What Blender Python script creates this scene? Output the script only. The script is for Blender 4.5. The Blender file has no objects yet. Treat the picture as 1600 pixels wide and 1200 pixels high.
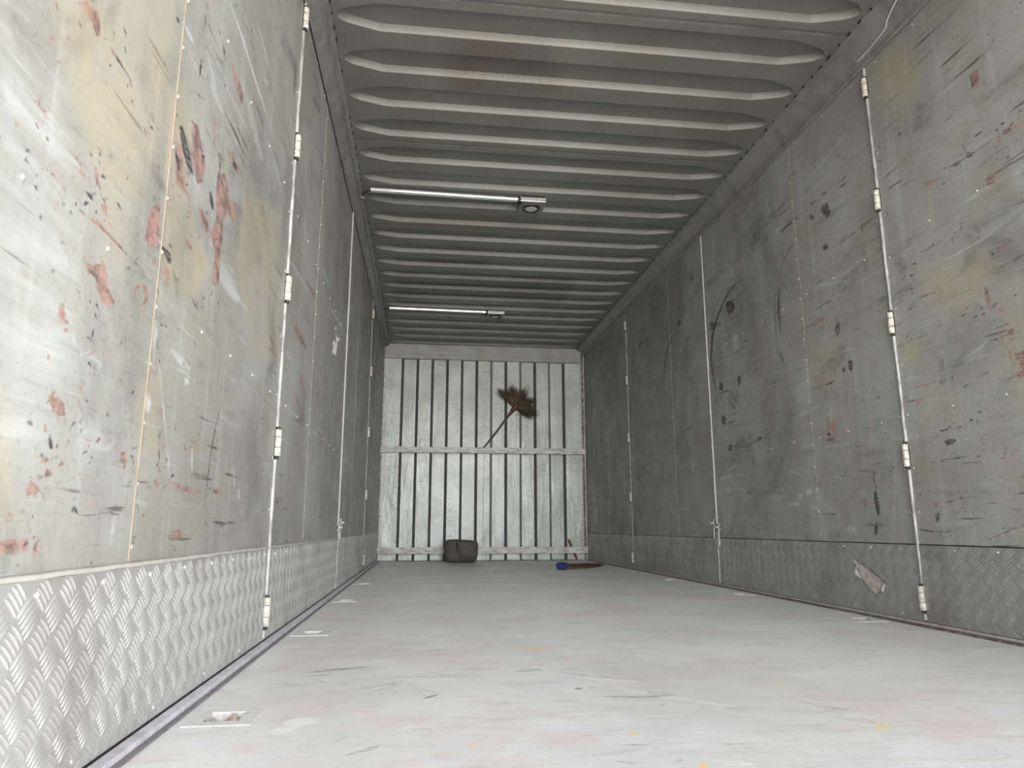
import bpy, bmesh, math, random
import numpy as np
from mathutils import Vector, Matrix

# ------------------------------------------------------------------ camera, sky, exposure
C = bpy.context.scene.collection
SC = bpy.context.scene
W, L, ZC = 2.35, 8.014, 2.445          # inner width, depth of the front wall, roof sheet height
cam = bpy.data.objects.new('camera', bpy.data.cameras.new('camera'))
C.objects.link(cam)
cam.data.sensor_width = 36.0
cam.data.lens = 36.0 * 1098.09 / 1600.0
cam.data.clip_start = 0.02
cam.location = (0.4865, 0.0, 0.3569)
cam.rotation_euler = (math.pi / 2 + 0.2020, 0.0006, -0.1246)
SC.camera = cam

world = bpy.data.worlds.new('overcast_sky')
SC.world = world
world.use_nodes = True
wn, wl = world.node_tree.nodes, world.node_tree.links
wn.clear()
w_out = wn.new('ShaderNodeOutputWorld'); w_bg = wn.new('ShaderNodeBackground')
w_tc = wn.new('ShaderNodeTexCoord'); w_sep = wn.new('ShaderNodeSeparateXYZ'); w_ramp = wn.new('ShaderNodeValToRGB')
w_map = wn.new('ShaderNodeMapRange')
w_map.inputs['From Min'].default_value = -1.0; w_map.inputs['From Max'].default_value = 1.0
wl.new(w_tc.outputs['Generated'], w_sep.inputs[0]); wl.new(w_sep.outputs['Z'], w_map.inputs['Value'])
w_dot = wn.new('ShaderNodeVectorMath'); w_dot.operation = 'DOT_PRODUCT'      # brighter sky low down behind the open end
w_dot.inputs[1].default_value = (0.0, -0.995, 0.10)
wl.new(w_tc.outputs['Generated'], w_dot.inputs[0])
w_lobe = wn.new('ShaderNodeMapRange'); w_lobe.interpolation_type = 'SMOOTHSTEP'
w_lobe.inputs['From Min'].default_value = 0.80; w_lobe.inputs['From Max'].default_value = 0.995
w_lobe.inputs['To Min'].default_value = 1.0; w_lobe.inputs['To Max'].default_value = 2.6
wl.new(w_dot.outputs['Value'], w_lobe.inputs['Value'])
w_mul = wn.new('ShaderNodeMath'); w_mul.operation = 'MULTIPLY'; w_mul.inputs[1].default_value = 5.9
w_side = wn.new('ShaderNodeMapRange')                                      # and brighter to the right of the truck
w_side.inputs['From Min'].default_value = -0.6; w_side.inputs['From Max'].default_value = 0.9
w_side.inputs['To Min'].default_value = 0.65; w_side.inputs['To Max'].default_value = 1.5
wl.new(w_sep.outputs['X'], w_side.inputs['Value'])
w_m2 = wn.new('ShaderNodeMath'); w_m2.operation = 'MULTIPLY'
wl.new(w_lobe.outputs[0], w_m2.inputs[0]); wl.new(w_side.outputs[0], w_m2.inputs[1])
wl.new(w_m2.outputs[0], w_mul.inputs[0]); wl.new(w_mul.outputs[0], w_bg.inputs['Strength'])
wl.new(w_map.outputs[0], w_ramp.inputs[0]); wl.new(w_ramp.outputs[0], w_bg.inputs[0]); wl.new(w_bg.outputs[0], w_out.inputs[0])
el = w_ramp.color_ramp.elements
el[0].position = 0.0; el[0].color = (0.10, 0.098, 0.09, 1)
el[1].position = 0.34; el[1].color = (0.66, 0.64, 0.59, 1)
for p_, c_ in ((0.46, (1.15, 1.11, 1.03)), (0.52, (0.95, 0.97, 0.98)), (0.65, (0.93, 0.945, 0.96)), (0.745, (0.36, 0.365, 0.375)), (0.85, (0.14, 0.142, 0.147)), (1.0, (0.12, 0.12, 0.125))):
    e = el.new(p_); e.color = (*c_, 1)

SC.view_settings.view_transform = 'Standard'
SC.view_settings.look = 'None'
SC.view_settings.gamma = 1.0
SC.view_settings.use_curve_mapping = False
SC.view_settings.exposure = 0.0
SC.cycles.max_bounces = 12
SC.cycles.diffuse_bounces = 8
SC.cycles.glossy_bounces = 6
SC.cycles.use_denoising = True

RND = random.Random(11)
NP = np.random.default_rng(7)

# ------------------------------------------------------------------ materials
class NT:
    """small helper round one material's node tree"""
    def __init__(self, name, rough=0.5, metal=0.0, color=(0.5, 0.5, 0.5)):
        self.m = bpy.data.materials.new(name); self.m.use_nodes = True
        self.n = self.m.node_tree.nodes; self.l = self.m.node_tree.links
        self.b = self.n['Principled BSDF']
        self.b.inputs['Base Color'].default_value = (*color, 1)
        self.b.inputs['Roughness'].default_value = rough
        self.b.inputs['Metallic'].default_value = metal
        self.geo = None
    def pos(self):
        if not self.geo: self.geo = self.n.new('ShaderNodeNewGeometry')
        return self.geo.outputs['Position']
    def mapping(self, scale, rot=(0, 0, 0), loc=(0, 0, 0)):
        q = self.n.new('ShaderNodeMapping')
        self.l.new(self.pos(), q.inputs[0])
        q.inputs['Scale'].default_value = scale; q.inputs['Rotation'].default_value = rot; q.inputs['Location'].default_value = loc
        return q.outputs[0]
    def noise(self, scale=5, detail=3, rough=0.55, vec=None, dist=0.0):
        q = self.n.new('ShaderNodeTexNoise')
        q.inputs['Scale'].default_value = scale; q.inputs['Detail'].default_value = detail
        q.inputs['Roughness'].default_value = rough; q.inputs['Distortion'].default_value = dist
        self.l.new(vec if vec is not None else self.pos(), q.inputs['Vector'])
        return q.outputs[0]
    def put(self, sock, v):
        if isinstance(v, (int, float)): sock.default_value = v
        elif isinstance(v, tuple): sock.default_value = (*v, 1) if len(v) == 3 and sock.type == 'RGBA' else v
        else: self.l.new(v, sock)
    def math(self, op, a, b=0.0, clamp=False):
        q = self.n.new('ShaderNodeMath'); q.operation = op; q.use_clamp = clamp
        self.put(q.inputs[0], a); self.put(q.inputs[1], b)
        return q.outputs[0]
    def step(self, v, lo, hi, a=0.0, b=1.0):
        q = self.n.new('ShaderNodeMapRange'); q.interpolation_type = 'SMOOTHSTEP'
        self.put(q.inputs['Value'], v)
        q.inputs['From Min'].default_value = lo; q.inputs['From Max'].default_value = hi
        q.inputs['To Min'].default_value = a; q.inputs['To Max'].default_value = b
        return q.outputs[0]
    def mix(self, f, a, b):
        q = self.n.new('ShaderNodeMix'); q.data_type = 'RGBA'
        self.put(q.inputs[0], f); self.put(q.inputs[6], a); self.put(q.inputs[7], b)
        return q.outputs[2]
    def attr(self, name):
        q = self.n.new('ShaderNodeAttribute'); q.attribute_name = name
        s = self.n.new('ShaderNodeSeparateColor'); self.l.new(q.outputs['Color'], s.inputs[0])
        return s.outputs[0], s.outputs[1], s.outputs[2], q.outputs['Alpha']
    def color(self, v): self.put(self.b.inputs['Base Color'], v)
    def rough(self, v): self.put(self.b.inputs['Roughness'], v)
    def bump(self, h, strength=0.2, dist=0.002):
        q = self.n.new('ShaderNodeBump'); q.inputs['Strength'].default_value = strength; q.inputs['Distance'].default_value = dist
        self.l.new(h, q.inputs['Height']); self.l.new(q.outputs[0], self.b.inputs['Normal'])

PAINT_A, PAINT_B = (0.226, 0.221, 0.198), (0.288, 0.291, 0.270)
PAINT_TAN, PAINT_PALE, PAINT_DARK = (0.240, 0.214, 0.172), (0.385, 0.395, 0.378), (0.095, 0.093, 0.087)
def wall_paint():
    t = NT('worn_grey_green_paint', rough=0.42)
    cloud = t.noise(1.5, 5, 0.62)
    mid = t.noise(6.0, 6, 0.68, t.mapping((1, 0.8, 0.8), loc=(3, 1, 2)))
    fine = t.noise(95, 3, 0.65)
    drip = t.noise(22, 4, 0.6, t.mapping((1, 1.0, 0.07)))
    rubp = t.noise(13, 6, 0.70, t.mapping((1, 0.16, 1.5), rot=(0.10, 0, 0)))
    rubd = t.noise(11, 6, 0.72, t.mapping((1, 0.20, 1.4), rot=(-0.14, 0, 0), loc=(0, 7, 3)))
    smear = t.noise(3.2, 6, 0.7, t.mapping((1, 0.7, 1), rot=(0.5, 0, 0), loc=(8, 1, 5)), dist=0.8)
    c = t.mix(t.step(cloud, 0.36, 0.64), PAINT_A, PAINT_B)
    c = t.mix(t.step(mid, 0.48, 0.72, 0, 0.60), c, PAINT_TAN)
    c = t.mix(t.step(drip, 0.52, 0.74, 0, 0.40), c, PAINT_PALE)
    c = t.mix(t.step(rubp, 0.55, 0.74, 0, 0.55), c, PAINT_PALE)
    c = t.mix(t.step(rubd, 0.55, 0.74, 0, 0.60), c, PAINT_DARK)
    c = t.mix(t.step(smear, 0.54, 0.70, 0, 0.55), c, PAINT_DARK)
    c = t.mix(t.step(fine, 0.50, 0.78, 0, 0.42), c, PAINT_DARK)
    grime = t.noise(1.1, 6, 0.72, t.mapping((1, 0.9, 0.8), loc=(3, 8, 1)), dist=0.6)
    c = t.mix(t.step(grime, 0.50, 0.68, 0, 0.45), c, PAINT_DARK)
    chip = t.noise(75, 2, 0.5, t.mapping((1, 0.55, 1), loc=(5, 5, 1)))
    blot = t.noise(2.6, 3, 0.6, t.mapping((1, 1, 1), loc=(9, 2, 4)))
    scr = t.noise(34, 3, 0.55, t.mapping((1, 0.09, 1.6), rot=(0.05, 0, 0), loc=(0, 5, 0)))
    c = t.mix(t.math('MULTIPLY', t.step(scr, 0.62, 0.68), t.step(blot, 0.42, 0.62, 0.05, 0.80)), c, (0.055, 0.048, 0.044))
    scr2 = t.noise(40, 3, 0.55, t.mapping((1, 0.07, 1.6), rot=(-0.16, 0, 0), loc=(0, 1, 9)))
    c = t.mix(t.math('MULTIPLY', t.step(scr2, 0.64, 0.70), t.step(blot, 0.60, 0.40, 0.05, 0.65)), c, PAINT_PALE)
    c = t.mix(t.math('MULTIPLY', t.step(chip, 0.70, 0.75), t.step(blot, 0.40, 0.60, 0.1, 0.8)), c, (0.045, 0.038, 0.036))
    R, K, P, T = t.attr('wear_and_glints')
    brk = t.noise(60, 5, 0.75, t.mapping((1, 0.7, 0.8)))
    dash = t.noise(95, 3, 0.65, t.mapping((1, 0.30, 1.3), loc=(2, 2, 2)))
    lo = t.math('ADD', t.math('SUBTRACT', brk, 0.5), t.math('MULTIPLY', t.math('SUBTRACT', dash, 0.5), 0.7))
    def mask(ch, amp, a, b): return t.step(t.math('ADD', ch, t.math('MULTIPLY', lo, amp)), a, b)
    c = t.mix(t.math('MULTIPLY', T, t.step(mid, 0.30, 0.62, 0.25, 0.85)), c, (0.36, 0.30, 0.205))
    c = t.mix(t.math('MULTIPLY', P, t.step(rubp, 0.38, 0.62, 0.25, 0.90)), c, (0.47, 0.50, 0.50))
    hue = t.noise(30, 4, 0.7, t.mapping((1, 0.6, 1), loc=(4, 4, 4)))
    rc = t.mix(t.step(hue, 0.36, 0.60), (0.115, 0.072, 0.072), (0.310, 0.190, 0.158))
    c = t.mix(t.math('MULTIPLY', mask(R, 1.5, 0.34, 0.70), t.math('MINIMUM', t.math('MULTIPLY', R, 1.3), 0.86)), c, rc)
    kk = t.math('MULTIPLY', mask(K, 1.1, 0.28, 0.80), t.math('MINIMUM', t.math('MULTIPLY', K, 1.15), 0.92))
    kk = t.math('MULTIPLY', kk, t.step(dash, 0.34, 0.56, 0.45, 1.0))
    c = t.mix(kk, c, (0.036, 0.030, 0.038))
    t.color(c)
    t.rough(t.step(mid, 0.3, 0.7, 0.38, 0.60))
    t.bump(t.math('ADD', mid, t.math('MULTIPLY', fine, 0.25)), 0.25, 0.003)
    return t.m

def floor_paint():
    t = NT('scuffed_pale_floor_paint', rough=0.45)
    cloud = t.noise(2.2, 5, 0.6); mid = t.noise(8, 6, 0.7, dist=0.6); fine = t.noise(130, 3, 0.65)
    rub = t.noise(11, 6, 0.72, t.mapping((0.42, 1.3, 1)), dist=0.5)
    rub2 = t.noise(14, 6, 0.72, t.mapping((0.30, 1.5, 1), rot=(0, 0, 0.5)), dist=0.3)
    pinkn = t.noise(2.8, 5, 0.65, t.mapping((1, 1, 1), loc=(6, 2, 0)), dist=0.5)
    lil = t.noise(2.4, 5, 0.65, t.mapping((1, 1, 1), loc=(1, 8, 0)), dist=0.5)
    c = t.mix(t.step(cloud, 0.38, 0.62), (0.69, 0.693, 0.683), (0.77, 0.778, 0.772))
    c = t.mix(t.step(pinkn, 0.48, 0.66, 0, 0.65), c, (0.72, 0.615, 0.60))
    c = t.mix(t.step(lil, 0.50, 0.68, 0, 0.50), c, (0.66, 0.63, 0.67))
    c = t.mix(t.step(rub, 0.52, 0.72, 0, 0.65), c, (0.52, 0.485, 0.46))
    c = t.mix(t.step(rub2, 0.56, 0.74, 0, 0.60), c, (0.49, 0.445, 0.42))
    c = t.mix(t.step(mid, 0.54, 0.74, 0, 0.55), c, (0.53, 0.54, 0.53))
    c = t.mix(t.step(fine, 0.50, 0.80, 0, 0.35), c, (0.45, 0.43, 0.42))
    R, K, P, T = t.attr('wear_and_glints')
    brk = t.math('SUBTRACT', t.noise(45, 4, 0.7, t.mapping((0.5, 1.4, 1))), 0.5)
    def mask(ch, amp, a, b): return t.step(t.math('ADD', ch, t.math('MULTIPLY', brk, amp)), a, b)
    c = t.mix(t.math('MULTIPLY', R, t.step(mid, 0.35, 0.6, 0.35, 0.85)), c, (0.74, 0.60, 0.57))
    c = t.mix(t.math('MULTIPLY', mask(T, 1.2, 0.32, 0.70), t.math('MINIMUM', t.math('MULTIPLY', T, 1.0), 0.8)), c, (0.82, 0.66, 0.38))
    c = t.mix(t.math('MULTIPLY', mask(P, 1.5, 0.30, 0.80), 0.65), c, (0.88, 0.88, 0.87))
    c = t.mix(t.math('MULTIPLY', mask(K, 1.5, 0.28, 0.80), t.math('MINIMUM', t.math('MULTIPLY', K, 1.2), 0.8)), c, (0.22, 0.205, 0.195))
    t.color(c)
    t.rough(t.step(mid, 0.3, 0.7, 0.34, 0.52))
    t.bump(t.math('ADD', rub, t.math('MULTIPLY', fine, 0.3)), 0.35, 0.004)
    return t.m

def ceiling_paint():
    t = NT('dusty_olive_grey_roof_paint', rough=0.5)
    cloud = t.noise(2.0, 5, 0.6); fine = t.noise(120, 3, 0.65)
    rust = t.noise(2.3, 5, 0.7, t.mapping((1, 1.5, 1), loc=(2.2, 7.3, 0)))
    speck = t.noise(160, 2, 0.6, t.mapping((1, 1, 1), loc=(1, 1, 1)))
    c = t.mix(t.step(cloud, 0.35, 0.65), (0.168, 0.166, 0.146), (0.200, 0.204, 0.184))
    c = t.mix(t.step(fine, 0.6, 0.85, 0, 0.3), c, (0.11, 0.10, 0.09))
    R, K, P, T = t.attr('wear_and_glints')
    rf = t.math('MULTIPLY', R, t.step(t.math('ADD', t.math('MULTIPLY', rust, 0.8), t.math('MULTIPLY', speck, 0.9)), 0.80, 1.12, 0.0, 0.75))
    c = t.mix(rf, c, (0.17, 0.070, 0.030))
    c = t.mix(t.math('MULTIPLY', T, t.step(rust, 0.35, 0.6, 0.15, 0.8)), c, (0.19, 0.150, 0.115))
    c = t.mix(t.math('MULTIPLY', K, t.step(speck, 0.35, 0.55)), c, (0.045, 0.04, 0.037))
    c = t.mix(t.math('MULTIPLY', P, t.step(fine, 0.4, 0.6)), c, (0.45, 0.46, 0.45))  # pale channel holds the glints painted on the lap joints
    t.color(c)
    t.bump(t.math('ADD', cloud, t.math('MULTIPLY', fine, 0.1)), 0.15, 0.003)
    return t.m

def simple(name, col, rough=0.5, metal=0.0, var=0.25, scale=30, col2=None, bump=0.0, stretch=(1, 1, 1)):
    t = NT(name, rough, metal)
    n = t.noise(scale, 4, 0.65, t.mapping(stretch))
    c2 = col2 or tuple(x * (1 - var) for x in col)
    t.color(t.mix(t.step(n, 0.40, 0.68), col, c2))
    if bump: t.bump(n, bump, 0.003)
    return t.m

def front_paint():
    t = NT('scratched_white_green_paint', rough=0.30)
    cloud = t.noise(3.0, 4, 0.6); fine = t.noise(60, 3, 0.6)
    scr = t.noise(24, 3, 0.6, t.mapping((0.55, 1, 5.0)))
    where = t.noise(2.4, 3, 0.6, t.mapping((1.6, 1, 0.8), loc=(5, 1, 3)))
    c = t.mix(t.step(cloud, 0.35, 0.65), (0.40, 0.418, 0.385), (0.52, 0.545, 0.52))
    c = t.mix(t.step(fine, 0.58, 0.8, 0, 0.3), c, (0.30, 0.31, 0.285))
    c = t.mix(t.math('MULTIPLY', t.step(scr, 0.61, 0.66), t.step(where, 0.42, 0.58, 0.0, 0.9)), c, (0.09, 0.08, 0.075))
    t.color(c)
    t.bump(t.noise(4.5, 4, 0.6, t.mapping((1.2, 1, 0.45))), 0.9, 0.020)
    return t.m

def tread_metal(name='aluminium_tread_plate_metal', g=1.0):
    t = NT(name, rough=0.26, metal=0.68)
    n = t.noise(14, 4, 0.65); dirt = t.noise(3.2, 4, 0.6, t.mapping((1, 1, 1), loc=(2, 3, 1)))
    c = t.mix(t.step(n, 0.35, 0.7), (0.66 * g, 0.66 * g, 0.645 * g), (0.56 * g, 0.555 * g, 0.54 * g))
    c = t.mix(t.step(dirt, 0.48, 0.70, 0, 0.6), c, (0.42 * g, 0.395 * g, 0.36 * g))
    t.color(c)
    t.rough(t.step(n, 0.3, 0.7, 0.305, 0.44))
    return t.m

M = dict(
    wall=wall_paint(), floor=floor_paint(), ceil=ceiling_paint(), front=front_paint(), tread=tread_metal(), tread_shaded=tread_metal('shaded_tread_plate_metal', 0.72),  # right tread plate: same metal as the left, its shade put into the colour
    rail=simple('dark_grey_roof_rail_paint', (0.21, 0.207, 0.195), 0.42, 0, 0.3, 9, bump=0.1),
    maroon=simple('dark_maroon_tone', (0.055, 0.012, 0.018), 0.5, 0, 0.4, 20),
    post=simple('purplish_post_paint', (0.085, 0.055, 0.065), 0.45, 0, 0.5, 22, (0.25, 0.24, 0.23)),
    header=simple('grey_green_header_paint', (0.315, 0.325, 0.298), 0.42, 0, 0.25, 7, (0.27, 0.255, 0.225)),
    groove_lit=simple('mid_grey_lit_groove', (0.20, 0.21, 0.195), 0.5, 0, 0.2, 20),  # lit copy of the groove tone, for some right-facing slopes
    weld=simple('white_weld_seam_paint', (0.74, 0.75, 0.72), 0.5, 0, 0, 70, (0.30, 0.28, 0.26)),
    groove=simple('dark_green_grey_groove_shade', (0.085, 0.090, 0.082), 0.5, 0, 0.2, 20),  # front wall slopes, with their shade put into the colour
    plank=simple('chipped_white_plank_paint', (0.55, 0.56, 0.52), 0.5, 0, 0, 26, (0.33, 0.27, 0.25), 0.2, (0.4, 1, 1.6)),
    caulk=simple('white_sealant_bead', (0.40, 0.39, 0.36), 0.6, 0, 0.15, 40),
    tan_caulk=simple('tan_sealant_line', (0.25, 0.195, 0.14), 0.6, 0, 0.25, 30),
    strip=simple('worn_aluminium_strip', (0.36, 0.355, 0.335), 0.45, 0.15, 0, 34, (0.17, 0.16, 0.145), stretch=(1, 1, 0.35)),
    hinge=simple('cream_painted_hinge', (0.54, 0.51, 0.455), 0.45, 0, 0.0, 45, (0.33, 0.28, 0.23)),
    hinge_red=simple('rust_marked_hinge', (0.66, 0.62, 0.56), 0.42, 0, 0.0, 45, (0.36, 0.14, 0.10)),
    black=simple('black_rubber_and_shadow', (0.012, 0.012, 0.013), 0.55, 0, 0.2),
    steel=simple('galvanised_rivet', (0.58, 0.56, 0.51), 0.35, 0.3, 0.2, 90),
    alu=simple('scratched_bright_aluminium', (0.78, 0.78, 0.75), 0.30, 0.75, 0.35, 50, stretch=(0.2, 1, 1)),
    bracket=simple('grey_lamp_bracket', (0.24, 0.23, 0.21), 0.5, 0.2, 0.25, 30),
    lens=simple('clear_grey_lens', (0.30, 0.30, 0.33), 0.15, 0.0, 0.2, 80),
    led=simple('pale_led_cup', (0.80, 0.80, 0.84), 0.2, 0.2, 0.1),
    trim_d=simple('dark_lilac_floor_trim', (0.20, 0.175, 0.185), 0.5, 0, 0.3, 22),
    trim_l=simple('lilac_grey_floor_trim', (0.60, 0.58, 0.63), 0.45, 0, 0.3, 18),
    trim_r=simple('dark_maroon_floor_trim', (0.085, 0.06, 0.065), 0.5, 0, 0.35, 30, (0.22, 0.19, 0.19)),
    trim_r_highlight=simple('floor_trim_edge_highlight', (0.50, 0.46, 0.45), 0.45, 0, 0.3, 30),  # highlight along the right trim's edge, painted as a pale colour
    shell=simple('outer_shell_paint', (0.20, 0.21, 0.20), 0.5),
    pocket=simple('worn_pocket_steel', (0.56, 0.54, 0.53), 0.4, 0.15, 0, 60, (0.30, 0.22, 0.17), 0.2),
    pocket_rim=simple('pale_pocket_rim_paint', (0.68, 0.68, 0.665), 0.5, 0, 0.2, 40),
    bag=simple('charcoal_bag_fabric', (0.070, 0.067, 0.064), 0.75, 0, 0.3, 14, (0.092, 0.076, 0.070), 0.3),
    bagdark=simple('dark_brown_bag_strap', (0.035, 0.026, 0.025), 0.7, 0, 0.3, 30),
    cane=simple('dark_cane_handle', (0.075, 0.045, 0.032), 0.5, 0, 0.5, 25, stretch=(1, 1, 1)),
    binding=simple('dark_red_broom_binding', (0.11, 0.028, 0.024), 0.5, 0, 0.4, 90),
    bristle_d=simple('dark_brown_broom_grass', (0.070, 0.042, 0.028), 0.7, 0, 0.5, 60),
    bristle_l=simple('straw_brown_broom_grass', (0.20, 0.125, 0.075), 0.7, 0, 0.5, 60),
    blue=simple('blue_plastic', (0.030, 0.040, 0.16), 0.35, 0, 0.3, 50),
    stick=simple('red_brown_stick_wood', (0.13, 0.040, 0.028), 0.55, 0, 0.4, 40),
    paper=simple('torn_white_paper', (0.74, 0.73, 0.68), 0.7, 0, 0.12, 70),
    card=simple('grubby_cardboard', (0.46, 0.42, 0.375), 0.75, 0, 0.25, 45, (0.30, 0.255, 0.235)),
    wire=simple('pale_wire_sheath', (0.60, 0.59, 0.55), 0.5, 0, 0.1),
    dark=simple('dark_paint_and_gap_shade', (0.02, 0.019, 0.019), 0.6),  # real dark parts, and shade painted into the seam and foot gaps
)

# ------------------------------------------------------------------ mesh helpers
class MB:
    """collects faces for one mesh object; several material slots are allowed"""
    def __init__(self): self.v = []; self.f = []; self.mi = []; self.sm = []
    def add(self, vs, fs, mi=0, smooth=False):
        o = len(self.v); self.v += [tuple(map(float, p)) for p in vs]
        for f in fs: self.f.append(tuple(i + o for i in f)); self.mi.append(mi); self.sm.append(smooth)
    def box(self, a, b, mi=0, bev=0.0):
        (x0, y0, z0), (x1, y1, z1) = [min(p, q) for p, q in zip(a, b)], [max(p, q) for p, q in zip(a, b)]
        if bev <= 0:
            self.add([(x0, y0, z0), (x1, y0, z0), (x1, y1, z0), (x0, y1, z0), (x0, y0, z1), (x1, y0, z1), (x1, y1, z1), (x0, y1, z1)],
                     [(3, 2, 1, 0), (4, 5, 6, 7), (0, 1, 5, 4), (1, 2, 6, 5), (2, 3, 7, 6), (3, 0, 4, 7)], mi)
            return
        bm = bmesh.new(); bmesh.ops.create_cube(bm, size=1.0)
        for v in bm.verts: v.co = Vector(((x0 + x1) / 2 + v.co.x * (x1 - x0), (y0 + y1) / 2 + v.co.y * (y1 - y0), (z0 + z1) / 2 + v.co.z * (z1 - z0)))
        bmesh.ops.bevel(bm, geom=bm.edges[:], offset=bev, segments=2, affect='EDGES', profile=0.6)
        self.bm(bm, mi)
    def bm(self, bm, mi=0, smooth=False):
        bm.verts.index_update()
        self.add([v.co[:] for v in bm.verts], [tuple(v.index for v in f.verts) for f in bm.faces], mi, smooth); bm.free()
    def tube(self, pts, r, n=10, mi=0, cap=True, smooth=True):
        pts = [Vector(p) for p in pts]; rs = r if isinstance(r, (list, tuple)) else [r] * len(pts)
        vs = []; up = None
        for i, p in enumerate(pts):
            d = (pts[min(i + 1, len(pts) - 1)] - pts[max(i - 1, 0)]).normalized()
            if up is None:
                up = Vector((0, 0, 1)) if abs(d.z) < 0.9 else Vector((1, 0, 0))
            a = d.cross(up).normalized(); b = a.cross(d).normalized(); up = b
            for k in range(n):
                t = 2 * math.pi * k / n; vs.append(p + (a * math.cos(t) + b * math.sin(t)) * rs[i])
        fs = [(i * n + k, i * n + (k + 1) % n, (i + 1) * n + (k + 1) % n, (i + 1) * n + k) for i in range(len(pts) - 1) for k in range(n)]
        self.add(vs, fs, mi, smooth)
        if cap:
            m = len(pts) - 1
            self.add(vs[:n], [tuple(range(n))], mi); self.add(vs[m * n:], [tuple(reversed(range(n)))], mi)
    def extrude_y(self, prof, ys, mi=0, fn=None):
        """open or closed profile [(x, z)] swept along y; fn(x, z, y) may bend it"""
        k = len(prof); vs = []
        for y in ys:
            for (x, z) in prof: vs.append(fn(x, z, y) if fn else (x, y, z))
        fs = [(i * k + j, i * k + (j + 1) % k, (i + 1) * k + (j + 1) % k, (i + 1) * k + j) for i in range(len(ys) - 1) for j in range(k)]
        self.add(vs, fs, mi)
        self.add(vs[:k], [tuple(range(k))], mi); self.add(vs[-k:], [tuple(reversed(range(k)))], mi)
    def build(self, name, mats, parent=None, loc=(0, 0, 0), fix=True):
        me = bpy.data.meshes.new(name)
        lx, ly, lz = loc
        me.from_pydata([(x - lx, y - ly, z - lz) for x, y, z in self.v], [], self.f)
        for m in (mats if isinstance(mats, (list, tuple)) else [mats]): me.materials.append(m)
        me.polygons.foreach_set('material_index', self.mi); me.polygons.foreach_set('use_smooth', self.sm)
        if fix:
            bm = bmesh.new(); bm.from_mesh(me); bmesh.ops.recalc_face_normals(bm, faces=bm.faces[:]); bm.to_mesh(me); bm.free()
        me.update()
        o = bpy.data.objects.new(name, me); C.objects.link(o)
        place(o, loc, parent)
        return o

def place(o, loc, parent):
    """world location loc, kept under a parent that has no rotation or scale"""
    if parent is not None:
        o.parent = parent
        o.location = Vector(loc) - world_loc(parent)
    else: o.location = loc
def world_loc(o):
    p = Vector(o.location)
    while o.parent is not None: o = o.parent; p = p + Vector(o.location)
    return p

def thing(name, label, cat, loc, group=None):
    o = bpy.data.objects.new(name, None); C.objects.link(o); o.location = loc
    o.empty_display_size = 0.05
    tag(o, label, cat, group); return o
def tag(o, label, cat, group=None):
    o['label'] = label; o['category'] = cat
    if group: o['group'] = group
    return o
def struct(o, label=None):
    o['kind'] = 'structure'
    if label: o['label'] = label
    return o
def copy_of(o, parent=None, delta=(0, 0, 0)):
    c = o.copy(); C.objects.link(c)
    if parent is None: c.location = Vector(o.location) + Vector(delta)
    else: c.parent = parent
    for ch in [q for q in bpy.data.objects if q.parent == o]: copy_of(ch, c)
    return c

def grid_obj(name, P, mats, wear_and_glints=None, parent=None, smooth=False, hole=None, flip=False, loc=(0, 0, 0), mi=None):
    """P: (n, m, 3) array of points -> quads; wear: (n, m, 4) stored as a point attribute"""
    n, m, _ = P.shape
    idx = np.arange(n * m).reshape(n, m)
    q = np.stack([idx[:-1, :-1], idx[1:, :-1], idx[1:, 1:], idx[:-1, 1:]], -1)
    if flip: q = q[..., ::-1]
    q = q.reshape(-1, 4)
    if hole is not None: q = q[~hole.reshape(-1)]
    me = bpy.data.meshes.new(name)
    me.vertices.add(n * m); me.vertices.foreach_set('co', (P.reshape(-1, 3) - np.array(loc)).astype(np.float32).ravel())
    me.loops.add(q.size); me.loops.foreach_set('vertex_index', q.astype(np.int32).ravel())
    me.polygons.add(len(q)); me.polygons.foreach_set('loop_start', np.arange(0, q.size, 4, dtype=np.int32))
    me.polygons.foreach_set('loop_total', np.full(len(q), 4, dtype=np.int32))
    for x in (mats if isinstance(mats, (list, tuple)) else [mats]): me.materials.append(x)
    me.polygons.foreach_set('use_smooth', np.full(len(q), smooth))
    if mi is not None: me.polygons.foreach_set('material_index', np.asarray(mi, dtype=np.int32))
    me.update(calc_edges=True); me.validate()
    if wear_and_glints is not None:
        a = me.attributes.new('wear_and_glints', 'FLOAT_COLOR', 'POINT')
        a.data.foreach_set('color', np.clip(wear_and_glints, 0, 1).astype(np.float32).ravel())
    o = bpy.data.objects.new(name, me); C.objects.link(o)
    place(o, loc, parent)
    return o

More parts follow.
